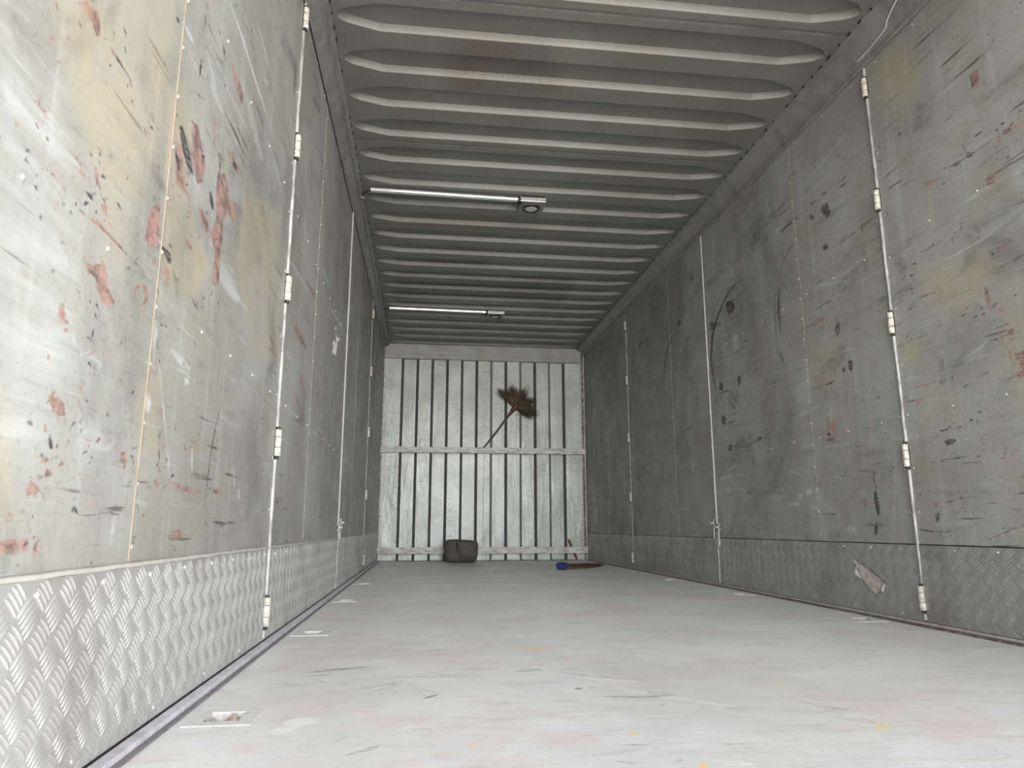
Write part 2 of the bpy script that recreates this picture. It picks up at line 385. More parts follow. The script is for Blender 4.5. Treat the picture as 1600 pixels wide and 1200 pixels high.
# ---- wear: stains, scuffs and chips, plus painted lap joint glints, as shapes on a surface, in metres along (u, v)
CH = {'r': 0, 'k': 1, 'p': 2, 't': 3}
def paint(U, V, wear_and_glints, ch, poly, s=1.0, soft=0.01):
    """one mark: polygon [(u, v)] on a grid with axis values U, V"""
    p = np.asarray(poly, float)
    u0, u1 = np.searchsorted(U, [p[:, 0].min() - soft, p[:, 0].max() + soft]); v0, v1 = np.searchsorted(V, [p[:, 1].min() - soft, p[:, 1].max() + soft])
    if u1 <= u0 or v1 <= v0: return
    X, Y = np.meshgrid(U[u0:u1], V[v0:v1], indexing='ij')
    ins = np.zeros(X.shape, bool); d2 = np.full(X.shape, 1e9)
    for i in range(len(p)):
        x1, y1 = p[i]; x2, y2 = p[(i + 1) % len(p)]
        if y1 != y2:
            ins ^= ((y1 > Y) != (y2 > Y)) & (X < (x2 - x1) * (Y - y1) / (y2 - y1) + x1)
        dx, dy = x2 - x1, y2 - y1; ll = dx * dx + dy * dy + 1e-12
        t = np.clip(((X - x1) * dx + (Y - y1) * dy) / ll, 0, 1)
        d2 = np.minimum(d2, (X - x1 - t * dx) ** 2 + (Y - y1 - t * dy) ** 2)
    d = np.sqrt(d2); sd = np.where(ins, d, -d)
    val = s * np.clip(0.5 + sd / (2 * soft), 0, 1)
    sl = wear_and_glints[u0:u1, v0:v1, CH[ch]]
    np.maximum(sl, val, out=sl)
def stroke(a, b, w, bend=0.0):
    a, b = np.array(a, float), np.array(b, float); d = b - a; ln = np.hypot(*d) + 1e-9; n = np.array([-d[1], d[0]]) / ln
    t = np.linspace(0, 1, 7); prof = np.sin(np.pi * np.clip(t, 0.08, 0.92)) ** 0.6
    mid = a + np.outer(t, d) + np.outer(4 * t * (1 - t) * bend * ln, n)
    return np.concatenate([mid + np.outer(prof * w, n), (mid - np.outer(prof * w, n))[::-1]])

MARKS = {
 'left': [
  ('t',0.62,0.03,[(0.859,1.031),(1.223,1.339),(1.226,1.171),(1.215,0.936),(1.142,0.865),(1.034,0.866),(0.94,0.922)]),
  ('t',0.62,0.014,[(1.229,1.16),(1.32,1.223),(1.367,1.168),(1.371,1.015),(1.573,0.929),(1.468,0.819),(1.306,0.803),(1.27,0.964)]),
  ('t',0.45,0.02,[(0.997,0.928),(1.093,0.998),(1.165,0.877),(1.132,0.762),(1.064,0.756)]),
  ('t',0.5,0.018,[(1.774,1.217),(2.235,1.38),(2.352,0.909),(2.042,0.834),(1.779,0.99)]),
  ('t',0.5,0.014,[(0.854,0.518),(0.895,0.495),(0.926,0.36),(0.897,0.346)]),
  ('t',0.4,0.008,[(1.234,0.595),(1.338,0.628),(1.361,0.501),(1.276,0.469)]),
  ('p',0.45,0.04,[(0.76,0.894),(0.905,0.919),(0.975,0.787),(1.01,0.585),(0.96,0.456),(0.876,0.432)]),
  ('p',0.5,0.015,[(0.772,0.87),(0.818,0.895),(0.86,0.844),(0.83,0.792),(0.786,0.815)]),
  ('k',0.27,0.042,[(2.599,2.046),(4.134,2.253),(4.342,1.554),(3.385,1.416),(2.615,1.375),(2.47,1.618)]),
  ('k',0.2,0.044,[(2.153,2.112),(2.39,2.311),(2.454,1.817),(2.235,1.38),(1.878,1.347),(1.928,1.706)]),
  ('k',0.24,0.032,[(4.736,2.126),(7.787,2.22),(7.892,0.942),(5.763,0.783),(4.845,1.51)]),
  ('r',0.98,0.008,[(0.911,1.07),(0.934,1.089),(0.964,1.093),(0.978,1.072),(0.967,1.055),(0.95,1.066),(0.927,1.065)]),
  ('r',0.98,0.008,[(0.845,0.879),(0.856,0.879),(0.871,0.876),(0.88,0.867),(0.87,0.864),(0.854,0.869)]),
  ('r',0.98,0.008,[(1.04,0.83),(1.055,0.84),(1.066,0.822),(1.047,0.821)]),
  ('r',0.98,0.008,[(1.221,0.915),(1.256,0.934),(1.263,0.898),(1.268,0.856),(1.224,0.838),(1.206,0.848),(1.21,0.879)]),
  ('r',0.98,0.008,[(1.584,1.465),(1.608,1.465),(1.67,1.464),(1.713,1.456),(1.704,1.421),(1.664,1.424),(1.616,1.436)]),
  ('r',0.98,0.016,[(1.291,1.074),(1.318,1.093),(1.344,1.07),(1.366,1.033),(1.403,1.017),(1.366,1.008),(1.32,1.009)]),
  ('r',0.98,0.008,[(1.378,1.175),(1.409,1.186),(1.439,1.159),(1.474,1.134),(1.469,1.086),(1.432,1.063),(1.396,1.098),(1.374,1.144)]),
  ('r',0.98,0.008,[(1.556,1.155),(1.611,1.188),(1.643,1.176),(1.654,1.14),(1.714,1.161),(1.736,1.128),(1.714,1.1),(1.652,1.106),(1.632,1.063),(1.64,1.035),(1.634,0.984),(1.641,0.923),(1.612,0.899),(1.585,0.903),(1.588,0.942),(1.583,0.979),(1.55,1.004),(1.576,1.054),(1.559,1.109)]),
  ('r',0.98,0.008,[(1.446,1.026),(1.472,1.029),(1.511,1.024),(1.548,1.011),(1.529,0.994),(1.482,0.996)]),
  ('r',0.98,0.008,[(1.013,0.729),(1.047,0.738),(1.069,0.753),(1.087,0.735),(1.102,0.714),(1.123,0.704),(1.12,0.696),(1.082,0.689),(1.063,0.701),(1.049,0.716),(1.028,0.718)]),
  ('r',0.98,0.008,[(0.963,0.644),(0.974,0.652),(0.984,0.642),(0.981,0.627),(0.965,0.621)]),
  ('r',0.98,0.008,[(0.965,0.522),(0.989,0.53),(1.007,0.527),(1.014,0.506),(1,0.502),(0.981,0.507)]),
  ('r',0.98,0.008,[(0.901,0.341),(0.927,0.345),(0.964,0.343),(0.961,0.333),(0.935,0.326),(0.905,0.327)]),
  ('r',0.98,0.008,[(0.977,0.34),(0.988,0.346),(0.992,0.33),(0.987,0.318),(0.98,0.322)]),
  ('r',0.7,0.0025,[(0.842,1),(0.843,0.997),(0.844,0.995),(0.846,0.993),(0.849,0.991),(0.851,0.994),(0.85,0.997),(0.849,0.999),(0.847,1.001),(0.844,1.003)]),
  ('r',0.7,0.0025,[(0.856,1.024),(0.857,1.02),(0.859,1.017),(0.862,1.015),(0.865,1.014),(0.868,1.017),(0.867,1.02),(0.865,1.023),(0.862,1.025),(0.859,1.027)]),
  ('r',0.6,0.0025,[(0.864,0.945),(0.871,0.946),(0.878,0.949),(0.886,0.952),(0.894,0.957),(0.896,0.961),(0.888,0.959),(0.881,0.957),(0.873,0.953),(0.866,0.948)]),
  ('r',0.5,0.0025,[(0.892,0.993),(0.892,0.99),(0.893,0.987),(0.895,0.985),(0.897,0.984),(0.9,0.986),(0.899,0.988),(0.898,0.991),(0.896,0.993),(0.894,0.995)]),
  ('r',0.75,0.0028,[(1.007,0.874),(1.008,0.866),(1.01,0.859),(1.015,0.854),(1.02,0.848),(1.027,0.852),(1.026,0.86),(1.024,0.868),(1.02,0.873),(1.014,0.878)]),
  ('r',0.8,0.0025,[(0.956,0.846),(0.965,0.844),(0.974,0.842),(0.984,0.841),(0.994,0.841),(0.997,0.843),(0.988,0.845),(0.979,0.847),(0.969,0.848),(0.959,0.848)]),
  ('r',0.8,0.0025,[(0.798,0.778),(0.802,0.779),(0.806,0.78),(0.81,0.781),(0.815,0.783),(0.815,0.785),(0.811,0.784),(0.807,0.783),(0.803,0.782),(0.799,0.78)]),
  ('r',0.8,0.0025,[(0.836,0.79),(0.841,0.789),(0.846,0.79),(0.852,0.791),(0.858,0.792),(0.859,0.795),(0.854,0.795),(0.849,0.795),(0.843,0.794),(0.837,0.792)]),
  ('r',0.9,0.0025,[(0.976,0.791),(1.008,0.793),(1.04,0.793),(1.073,0.793),(1.108,0.792),(1.146,0.791),(1.15,0.795),(1.114,0.798),(1.08,0.8),(1.046,0.801),(1.012,0.798),(0.979,0.795)]),
  ('r',0.8,0.0025,[(1.147,0.792),(1.162,0.791),(1.178,0.789),(1.196,0.789),(1.215,0.789),(1.218,0.792),(1.201,0.794),(1.185,0.795),(1.167,0.795),(1.15,0.795)]),
  ('r',0.6,0.0025,[(1.152,1.026),(1.154,1.022),(1.156,1.018),(1.16,1.016),(1.164,1.014),(1.169,1.017),(1.167,1.021),(1.165,1.025),(1.161,1.027),(1.157,1.029)]),
  ('r',0.8,0.0025,[(1.007,1.069),(1.015,1.067),(1.024,1.067),(1.035,1.068),(1.046,1.07),(1.05,1.074),(1.041,1.075),(1.032,1.075),(1.021,1.074),(1.01,1.073)]),
  ('r',0.75,0.0035,[(1.3,0.831),(1.3,0.823),(1.302,0.816),(1.31,0.811),(1.32,0.807),(1.335,0.814),(1.334,0.822),(1.332,0.829),(1.324,0.834),(1.314,0.838)]),
  ('r',0.7,0.0028,[(1.392,0.92),(1.399,0.917),(1.407,0.914),(1.419,0.915),(1.433,0.916),(1.445,0.924),(1.438,0.927),(1.429,0.93),(1.417,0.929),(1.403,0.927)]),
  ('r',0.85,0.0025,[(1.194,0.739),(1.196,0.748),(1.202,0.754),(1.21,0.759),(1.218,0.761),(1.224,0.759),(1.23,0.754),(1.233,0.749),(1.233,0.743),(1.229,0.737),(1.217,0.732),(1.201,0.726),(1.202,0.723),(1.219,0.728),(1.237,0.735),(1.248,0.745),(1.251,0.754),(1.248,0.762),(1.24,0.768),(1.226,0.77),(1.206,0.764),(1.192,0.755),(1.188,0.746),(1.185,0.738)]),
  ('r',0.6,0.0025,[(1.222,0.726),(1.223,0.723),(1.225,0.72),(1.229,0.718),(1.234,0.716),(1.24,0.719),(1.239,0.722),(1.237,0.725),(1.233,0.727),(1.228,0.729)]),
  ('r',0.8,0.0025,[(1.057,0.577),(1.062,0.575),(1.067,0.573),(1.073,0.573),(1.079,0.572),(1.082,0.574),(1.077,0.576),(1.072,0.578),(1.067,0.579),(1.06,0.579)]),
  ('r',0.8,0.0025,[(0.965,0.49),(0.965,0.486),(0.966,0.483),(0.968,0.479),(0.971,0.476),(0.975,0.477),(0.974,0.481),(0.973,0.484),(0.971,0.487),(0.968,0.49)]),
  ('r',0.8,0.0025,[(0.994,0.471),(0.997,0.47),(1,0.469),(1.004,0.469),(1.008,0.469),(1.011,0.472),(1.008,0.473),(1.005,0.474),(1.001,0.474),(0.996,0.474)]),
  ('r',0.8,0.0025,[(1.078,0.482),(1.088,0.481),(1.099,0.481),(1.111,0.481),(1.123,0.481),(1.124,0.483),(1.112,0.484),(1.101,0.484),(1.09,0.484),(1.078,0.484)]),
  ('r',0.7,0.0025,[(0.942,0.432),(0.95,0.432),(0.958,0.432),(0.966,0.432),(0.975,0.432),(0.975,0.433),(0.966,0.433),(0.958,0.433),(0.95,0.433),(0.942,0.433)]),
  ('r',0.7,0.0025,[(1.036,0.433),(1.056,0.432),(1.076,0.431),(1.098,0.431),(1.12,0.43),(1.12,0.432),(1.098,0.433),(1.077,0.434),(1.056,0.434),(1.036,0.434)]),
  ('r',0.85,0.0025,[(0.979,0.407),(0.985,0.406),(0.991,0.405),(0.997,0.404),(1.004,0.405),(1.005,0.407),(0.999,0.409),(0.993,0.41),(0.986,0.41),(0.98,0.41)]),
  ('r',0.7,0.0025,[(1.277,0.503),(1.286,0.505),(1.295,0.508),(1.302,0.511),(1.309,0.514),(1.305,0.516),(1.296,0.514),(1.287,0.512),(1.28,0.509),(1.273,0.505)]),
  ('r',0.7,0.0025,[(1.361,0.512),(1.363,0.503),(1.365,0.494),(1.369,0.485),(1.374,0.476),(1.38,0.476),(1.378,0.486),(1.376,0.495),(1.371,0.504),(1.366,0.513)]),
  ('r',0.7,0.0025,[(1.499,0.529),(1.501,0.523),(1.504,0.518),(1.51,0.513),(1.517,0.508),(1.524,0.51),(1.522,0.515),(1.519,0.521),(1.513,0.525),(1.506,0.53)]),
  ('r',0.8,0.0025,[(1.557,0.535),(1.56,0.53),(1.565,0.525),(1.574,0.52),(1.584,0.516),(1.596,0.519),(1.593,0.524),(1.588,0.53),(1.579,0.534),(1.568,0.538)]),
  ('r',0.7,0.0025,[(1.671,0.546),(1.67,0.542),(1.671,0.537),(1.676,0.533),(1.681,0.529),(1.691,0.53),(1.691,0.535),(1.69,0.539),(1.686,0.544),(1.68,0.548)]),
  ('r',0.8,0.0025,[(1.278,0.433),(1.294,0.433),(1.31,0.433),(1.327,0.434),(1.344,0.436),(1.343,0.439),(1.326,0.439),(1.309,0.439),(1.293,0.437),(1.277,0.436)]),
  ('r',0.8,0.0028,[(1.352,0.443),(1.356,0.438),(1.362,0.434),(1.371,0.431),(1.382,0.428),(1.392,0.431),(1.388,0.436),(1.382,0.44),(1.373,0.443),(1.362,0.446)]),
  ('r',0.9,0.0056,[(1.416,0.429),(1.43,0.437),(1.444,0.44),(1.46,0.438),(1.485,0.433),(1.516,0.43),(1.55,0.429),(1.586,0.429),(1.623,0.431),(1.661,0.433),(1.659,0.439),(1.622,0.437),(1.587,0.437),(1.555,0.438),(1.525,0.44),(1.497,0.443),(1.47,0.447),(1.44,0.447),(1.419,0.44),(1.404,0.431)]),
  ('r',0.9,0.0032,[(1.705,0.44),(1.731,0.437),(1.758,0.435),(1.787,0.436),(1.818,0.438),(1.821,0.445),(1.793,0.447),(1.765,0.449),(1.736,0.448),(1.708,0.446)]),
  ('r',0.7,0.0028,[(1.981,0.439),(2.009,0.438),(2.037,0.437),(2.066,0.437),(2.097,0.438),(2.099,0.442),(2.069,0.443),(2.04,0.444),(2.011,0.443),(1.983,0.442)]),
  ('r',0.7,0.0025,[(1.378,0.579),(1.387,0.58),(1.397,0.58),(1.408,0.582),(1.418,0.584),(1.419,0.587),(1.409,0.587),(1.398,0.586),(1.388,0.585),(1.378,0.583)]),
  ('r',0.7,0.0025,[(1.621,0.789),(1.63,0.787),(1.639,0.786),(1.651,0.785),(1.663,0.785),(1.669,0.788),(1.66,0.79),(1.65,0.792),(1.638,0.792),(1.626,0.792)]),
  ('r',0.7,0.0025,[(1.567,1.317),(1.602,1.316),(1.638,1.315),(1.676,1.315),(1.715,1.314),(1.753,1.311),(1.762,1.317),(1.728,1.323),(1.692,1.327),(1.653,1.327),(1.613,1.324),(1.574,1.322)]),
  ('r',0.85,0.0025,[(1.607,1.245),(1.624,1.24),(1.641,1.236),(1.663,1.234),(1.69,1.235),(1.718,1.237),(1.735,1.248),(1.714,1.252),(1.695,1.256),(1.672,1.258),(1.646,1.256),(1.622,1.256)]),
  ('r',0.6,0.0042,[(1.491,1.264),(1.493,1.244),(1.497,1.225),(1.506,1.209),(1.516,1.194),(1.529,1.201),(1.527,1.221),(1.523,1.24),(1.514,1.257),(1.503,1.271)]),
  ('r',0.7,0.0063,[(2.551,1.087),(2.586,1.076),(2.623,1.065),(2.68,1.06),(2.756,1.061),(2.837,1.063),(2.893,1.083),(2.835,1.09),(2.783,1.098),(2.724,1.102),(2.66,1.104),(2.6,1.106)]),
  ('r',0.7,0.0053,[(2.738,1.323),(2.792,1.32),(2.852,1.319),(2.928,1.324),(3.012,1.33),(3.048,1.346),(2.984,1.348),(2.919,1.349),(2.844,1.343),(2.768,1.337)]),
  ('r',0.75,0.0053,[(2.644,0.856),(2.666,0.843),(2.691,0.831),(2.729,0.822),(2.772,0.813),(2.804,0.82),(2.781,0.834),(2.754,0.846),(2.715,0.856),(2.674,0.864)]),
  ('r',0.6,0.0063,[(2.751,0.941),(2.753,0.927),(2.76,0.915),(2.782,0.907),(2.811,0.899),(2.852,0.909),(2.851,0.922),(2.843,0.935),(2.819,0.943),(2.791,0.95)]),
  ('r',0.7,0.0035,[(2.648,0.754),(2.686,0.754),(2.727,0.754),(2.775,0.757),(2.828,0.761),(2.844,0.769),(2.802,0.77),(2.758,0.769),(2.71,0.766),(2.662,0.762)]),
  ('r',0.5,0.0025,[(1.071,0.619),(1.078,0.614),(1.086,0.608),(1.095,0.603),(1.104,0.598),(1.107,0.599),(1.099,0.605),(1.091,0.611),(1.083,0.616),(1.074,0.62)]),
  ('r',0.4,0.0025,[(1.074,0.881),(1.081,0.88),(1.087,0.879),(1.095,0.879),(1.103,0.88),(1.106,0.882),(1.099,0.883),(1.092,0.884),(1.084,0.884),(1.076,0.883)]),
  ('r',0.55,0.0042,[(1.313,0.945),(1.322,0.942),(1.333,0.94),(1.346,0.94),(1.361,0.941),(1.369,0.946),(1.359,0.949),(1.348,0.951),(1.334,0.951),(1.32,0.95)]),
  ('r',0.55,0.0049,[(1.501,0.688),(1.507,0.685),(1.516,0.683),(1.527,0.683),(1.541,0.684),(1.55,0.689),(1.543,0.692),(1.535,0.694),(1.523,0.694),(1.51,0.694)]),
  ('r',0.4,0.0025,[(1.858,0.594),(1.871,0.592),(1.886,0.591),(1.903,0.592),(1.922,0.594),(1.931,0.6),(1.917,0.602),(1.902,0.603),(1.884,0.602),(1.866,0.6)]),
  ('r',0.4,0.0028,[(1.821,1.383),(1.817,1.363),(1.815,1.344),(1.817,1.328),(1.821,1.312),(1.834,1.319),(1.838,1.338),(1.84,1.357),(1.838,1.374),(1.834,1.39)]),
  ('r',0.9,0.005,[(0.978,0.405),(0.973,0.398),(0.967,0.393),(0.958,0.396),(0.948,0.396),(0.942,0.403),(0.946,0.409),(0.952,0.414),(0.961,0.413),(0.971,0.411)]),
  ('r',0.9,0.003,[(1.23,0.47),(1.235,0.463),(1.226,0.458),(1.217,0.459),(1.208,0.461),(1.204,0.468),(1.204,0.475),(1.21,0.479),(1.22,0.48),(1.228,0.476)]),
  ('r',0.9,0.0025,[(0.979,0.441),(0.978,0.44),(0.976,0.438),(0.971,0.438),(0.967,0.438),(0.966,0.44),(0.968,0.441),(0.97,0.442),(0.975,0.443),(0.978,0.442)]),
  ('r',0.9,0.0035,[(1.545,0.344),(1.543,0.338),(1.525,0.336),(1.506,0.337),(1.485,0.339),(1.476,0.344),(1.48,0.35),(1.498,0.354),(1.523,0.354),(1.545,0.35)]),
  ('k',0.75,0.0025,[(1.007,1.069),(1.025,1.067),(1.044,1.066),(1.065,1.066),(1.087,1.067),(1.091,1.07),(1.07,1.072),(1.051,1.073),(1.03,1.073),(1.01,1.072)]),
  ('k',0.55,0.0025,[(0.913,1.043),(0.914,1.04),(0.916,1.037),(0.919,1.035),(0.923,1.035),(0.927,1.039),(0.926,1.042),(0.924,1.045),(0.921,1.046),(0.917,1.047)]),
  ('k',0.7,0.0025,[(0.986,0.884),(0.987,0.882),(0.989,0.88),(0.993,0.88),(0.997,0.88),(1.001,0.884),(1,0.886),(0.998,0.888),(0.994,0.888),(0.99,0.888)]),
  ('k',0.8,0.0025,[(0.991,0.826),(0.995,0.823),(1,0.821),(1.007,0.821),(1.014,0.821),(1.019,0.826),(1.014,0.828),(1.009,0.83),(1.003,0.83),(0.995,0.83)]),
  ('k',0.6,0.0025,[(0.859,0.793),(0.883,0.803),(0.908,0.813),(0.934,0.821),(0.961,0.829),(0.99,0.837),(0.991,0.838),(0.962,0.83),(0.934,0.823),(0.908,0.815),(0.883,0.804),(0.859,0.793)]),
  ('k',0.6,0.0025,[(0.9,0.779),(0.908,0.782),(0.917,0.785),(0.926,0.788),(0.935,0.791),(0.935,0.792),(0.926,0.789),(0.917,0.786),(0.909,0.783),(0.9,0.779)]),
  ('k',0.75,0.0025,[(1.158,1.061),(1.172,1.058),(1.186,1.056),(1.201,1.054),(1.218,1.053),(1.221,1.056),(1.206,1.058),(1.191,1.061),(1.176,1.062),(1.161,1.063)]),
  ('k',0.5,0.0025,[(1.216,0.936),(1.219,0.928),(1.224,0.92),(1.232,0.915),(1.241,0.91),(1.251,0.915),(1.247,0.923),(1.242,0.931),(1.234,0.937),(1.225,0.942)]),
  ('k',0.85,0.0038,[(1.304,1.121),(1.315,1.106),(1.327,1.091),(1.343,1.079),(1.365,1.07),(1.387,1.061),(1.406,1.073),(1.391,1.088),(1.378,1.102),(1.361,1.114),(1.34,1.124),(1.321,1.133)]),
  ('k',0.8,0.0025,[(1.296,1.063),(1.3,1.054),(1.305,1.045),(1.313,1.039),(1.323,1.033),(1.332,1.039),(1.328,1.048),(1.323,1.057),(1.315,1.063),(1.305,1.068)]),
  ('k',0.6,0.0025,[(1.369,1.176),(1.375,1.17),(1.383,1.166),(1.394,1.164),(1.406,1.162),(1.415,1.168),(1.408,1.174),(1.4,1.178),(1.389,1.18),(1.377,1.182)]),
  ('k',0.85,0.0025,[(1.513,1.089),(1.516,1.079),(1.521,1.07),(1.531,1.063),(1.542,1.057),(1.555,1.063),(1.552,1.074),(1.546,1.083),(1.537,1.09),(1.525,1.096)]),
  ('k',0.6,0.0028,[(1.568,1.186),(1.564,1.172),(1.562,1.159),(1.564,1.148),(1.567,1.137),(1.576,1.141),(1.579,1.155),(1.581,1.168),(1.579,1.18),(1.577,1.191)]),
  ('k',0.6,0.0025,[(1.621,1.051),(1.617,1.027),(1.613,1.003),(1.612,0.981),(1.611,0.959),(1.617,0.961),(1.621,0.985),(1.625,1.008),(1.626,1.031),(1.627,1.053)]),
  ('k',0.9,0.0035,[(1.267,0.86),(1.28,0.857),(1.29,0.854),(1.301,0.851),(1.312,0.848),(1.323,0.844),(1.338,0.851),(1.334,0.859),(1.327,0.867),(1.314,0.87),(1.295,0.869),(1.277,0.868)]),
  ('k',0.7,0.0025,[(1.343,0.841),(1.349,0.835),(1.355,0.83),(1.364,0.825),(1.374,0.82),(1.38,0.823),(1.374,0.83),(1.367,0.835),(1.358,0.84),(1.349,0.844)]),
  ('k',0.6,0.0025,[(1.387,0.973),(1.389,0.971),(1.392,0.969),(1.397,0.969),(1.404,0.97),(1.411,0.975),(1.409,0.977),(1.407,0.979),(1.401,0.979),(1.394,0.978)]),
  ('k',0.75,0.0025,[(1.055,0.671),(1.058,0.667),(1.061,0.664),(1.065,0.661),(1.071,0.658),(1.074,0.66),(1.071,0.664),(1.068,0.667),(1.063,0.67),(1.058,0.673)]),
  ('k',0.85,0.0025,[(1.063,0.649),(1.061,0.643),(1.06,0.638),(1.061,0.633),(1.062,0.629),(1.066,0.63),(1.067,0.635),(1.068,0.64),(1.067,0.645),(1.066,0.649)]),
  ('k',0.75,0.0025,[(1.171,0.675),(1.172,0.665),(1.173,0.655),(1.176,0.646),(1.179,0.637),(1.182,0.638),(1.181,0.647),(1.179,0.657),(1.177,0.666),(1.174,0.675)]),
  ('k',0.85,0.0025,[(1.057,0.593),(1.06,0.591),(1.062,0.589),(1.067,0.588),(1.071,0.586),(1.074,0.588),(1.072,0.59),(1.069,0.592),(1.065,0.594),(1.06,0.595)]),
  ('k',0.8,0.0025,[(1.082,0.524),(1.085,0.52),(1.088,0.517),(1.093,0.515),(1.097,0.512),(1.1,0.513),(1.097,0.516),(1.093,0.519),(1.089,0.522),(1.084,0.525)]),
  ('k',0.5,0.0025,[(1.048,0.54),(1.048,0.535),(1.048,0.53),(1.049,0.526),(1.051,0.521),(1.054,0.521),(1.054,0.526),(1.054,0.531),(1.052,0.536),(1.051,0.541)]),
  ('k',0.9,0.0028,[(0.979,0.477),(0.98,0.471),(0.981,0.466),(0.984,0.461),(0.988,0.457),(0.994,0.458),(0.994,0.463),(0.993,0.468),(0.99,0.473),(0.986,0.478)]),
  ('k',0.85,0.0025,[(1.065,0.477),(1.069,0.475),(1.074,0.473),(1.079,0.472),(1.084,0.471),(1.085,0.472),(1.081,0.474),(1.077,0.475),(1.072,0.477),(1.066,0.478)]),
  ('k',0.85,0.0025,[(1.004,0.405),(1.015,0.405),(1.025,0.405),(1.036,0.405),(1.047,0.405),(1.047,0.406),(1.036,0.407),(1.025,0.407),(1.015,0.407),(1.004,0.407)]),
  ('k',0.5,0.0025,[(0.923,0.457),(0.924,0.455),(0.926,0.453),(0.928,0.451),(0.931,0.449),(0.933,0.449),(0.931,0.452),(0.93,0.454),(0.927,0.456),(0.925,0.458)]),
  ('k',0.7,0.0025,[(1.439,0.544),(1.441,0.55),(1.443,0.556),(1.444,0.561),(1.444,0.567),(1.44,0.566),(1.438,0.561),(1.436,0.555),(1.436,0.549),(1.436,0.544)]),
  ('k',0.7,0.0025,[(1.365,0.501),(1.367,0.492),(1.369,0.484),(1.367,0.476),(1.358,0.469),(1.345,0.461),(1.348,0.46),(1.364,0.467),(1.376,0.476),(1.378,0.484),(1.374,0.493),(1.369,0.502)]),
  ('k',0.8,0.0025,[(1.773,0.701),(1.746,0.662),(1.722,0.625),(1.704,0.589),(1.691,0.554),(1.684,0.52),(1.68,0.488),(1.677,0.455),(1.675,0.423),(1.671,0.392),(1.675,0.391),(1.68,0.423),(1.685,0.455),(1.689,0.488),(1.693,0.521),(1.701,0.555),(1.713,0.589),(1.729,0.625),(1.752,0.663),(1.778,0.702)]),
  ('k',0.5,0.0025,[(1.79,0.588),(1.782,0.555),(1.774,0.523),(1.767,0.492),(1.762,0.461),(1.766,0.461),(1.774,0.492),(1.782,0.524),(1.788,0.556),(1.794,0.588)]),
  ('k',0.8,0.0025,[(1.464,0.821),(1.473,0.818),(1.483,0.815),(1.496,0.813),(1.51,0.812),(1.516,0.815),(1.506,0.819),(1.496,0.822),(1.483,0.823),(1.47,0.825)]),
  ('k',0.5,0.0025,[(1.533,0.811),(1.555,0.799),(1.578,0.787),(1.605,0.776),(1.633,0.765),(1.639,0.768),(1.615,0.78),(1.59,0.792),(1.564,0.803),(1.539,0.813)]),
  ('k',0.7,0.0025,[(1.568,0.851),(1.573,0.85),(1.579,0.848),(1.586,0.848),(1.594,0.848),(1.598,0.85),(1.593,0.852),(1.588,0.853),(1.581,0.854),(1.573,0.854)]),
  ('k',0.55,0.0028,[(1.298,0.693),(1.298,0.686),(1.3,0.681),(1.305,0.676),(1.313,0.672),(1.324,0.676),(1.324,0.682),(1.323,0.688),(1.317,0.693),(1.309,0.696)]),
  ('k',0.85,0.0025,[(1.235,1.307),(1.236,1.303),(1.238,1.301),(1.242,1.301),(1.247,1.301),(1.254,1.308),(1.253,1.311),(1.252,1.314),(1.247,1.314),(1.242,1.313)]),
  ('k',0.75,0.0025,[(1.382,1.434),(1.382,1.424),(1.383,1.414),(1.385,1.406),(1.388,1.398),(1.393,1.402),(1.393,1.412),(1.392,1.422),(1.39,1.43),(1.387,1.438)]),
  ('k',0.8,0.0025,[(1.47,1.469),(1.474,1.466),(1.479,1.465),(1.485,1.464),(1.492,1.464),(1.496,1.468),(1.492,1.47),(1.487,1.472),(1.48,1.472),(1.474,1.472)]),
  ('k',0.75,0.0025,[(1.514,1.456),(1.516,1.45),(1.519,1.444),(1.525,1.44),(1.531,1.437),(1.538,1.442),(1.536,1.449),(1.533,1.455),(1.527,1.458),(1.521,1.462)]),
  ('k',0.95,0.0025,[(1.382,1.323),(1.381,1.312),(1.38,1.302),(1.382,1.294),(1.385,1.286),(1.391,1.29),(1.392,1.301),(1.393,1.311),(1.391,1.32),(1.389,1.328)]),
  ('k',0.7,0.0025,[(1.385,1.335),(1.394,1.333),(1.404,1.332),(1.415,1.331),(1.427,1.331),(1.431,1.334),(1.421,1.336),(1.411,1.338),(1.4,1.338),(1.388,1.338)]),
  ('k',0.75,0.0025,[(1.411,1.259),(1.412,1.256),(1.414,1.253),(1.418,1.251),(1.422,1.25),(1.428,1.254),(1.426,1.258),(1.425,1.261),(1.421,1.262),(1.416,1.263)]),
  ('k',0.65,0.0025,[(1.512,1.38),(1.523,1.379),(1.534,1.378),(1.547,1.379),(1.561,1.38),(1.565,1.384),(1.554,1.385),(1.542,1.385),(1.529,1.384),(1.516,1.383)]),
  ('k',0.8,0.0025,[(1.653,1.636),(1.665,1.635),(1.678,1.634),(1.692,1.635),(1.708,1.637),(1.713,1.642),(1.701,1.643),(1.688,1.644),(1.673,1.642),(1.658,1.64)]),
  ('k',0.75,0.0025,[(1.722,1.637),(1.732,1.633),(1.742,1.631),(1.755,1.63),(1.769,1.629),(1.774,1.634),(1.764,1.637),(1.754,1.64),(1.741,1.641),(1.728,1.642)]),
  ('k',0.95,0.0025,[(1.568,1.317),(1.603,1.317),(1.64,1.317),(1.679,1.317),(1.717,1.315),(1.754,1.312),(1.761,1.316),(1.726,1.322),(1.69,1.325),(1.651,1.325),(1.611,1.323),(1.573,1.322)]),
  ('k',0.6,0.0028,[(1.576,1.628),(1.577,1.622),(1.579,1.617),(1.585,1.616),(1.592,1.616),(1.601,1.624),(1.6,1.63),(1.598,1.634),(1.592,1.636),(1.585,1.636)]),
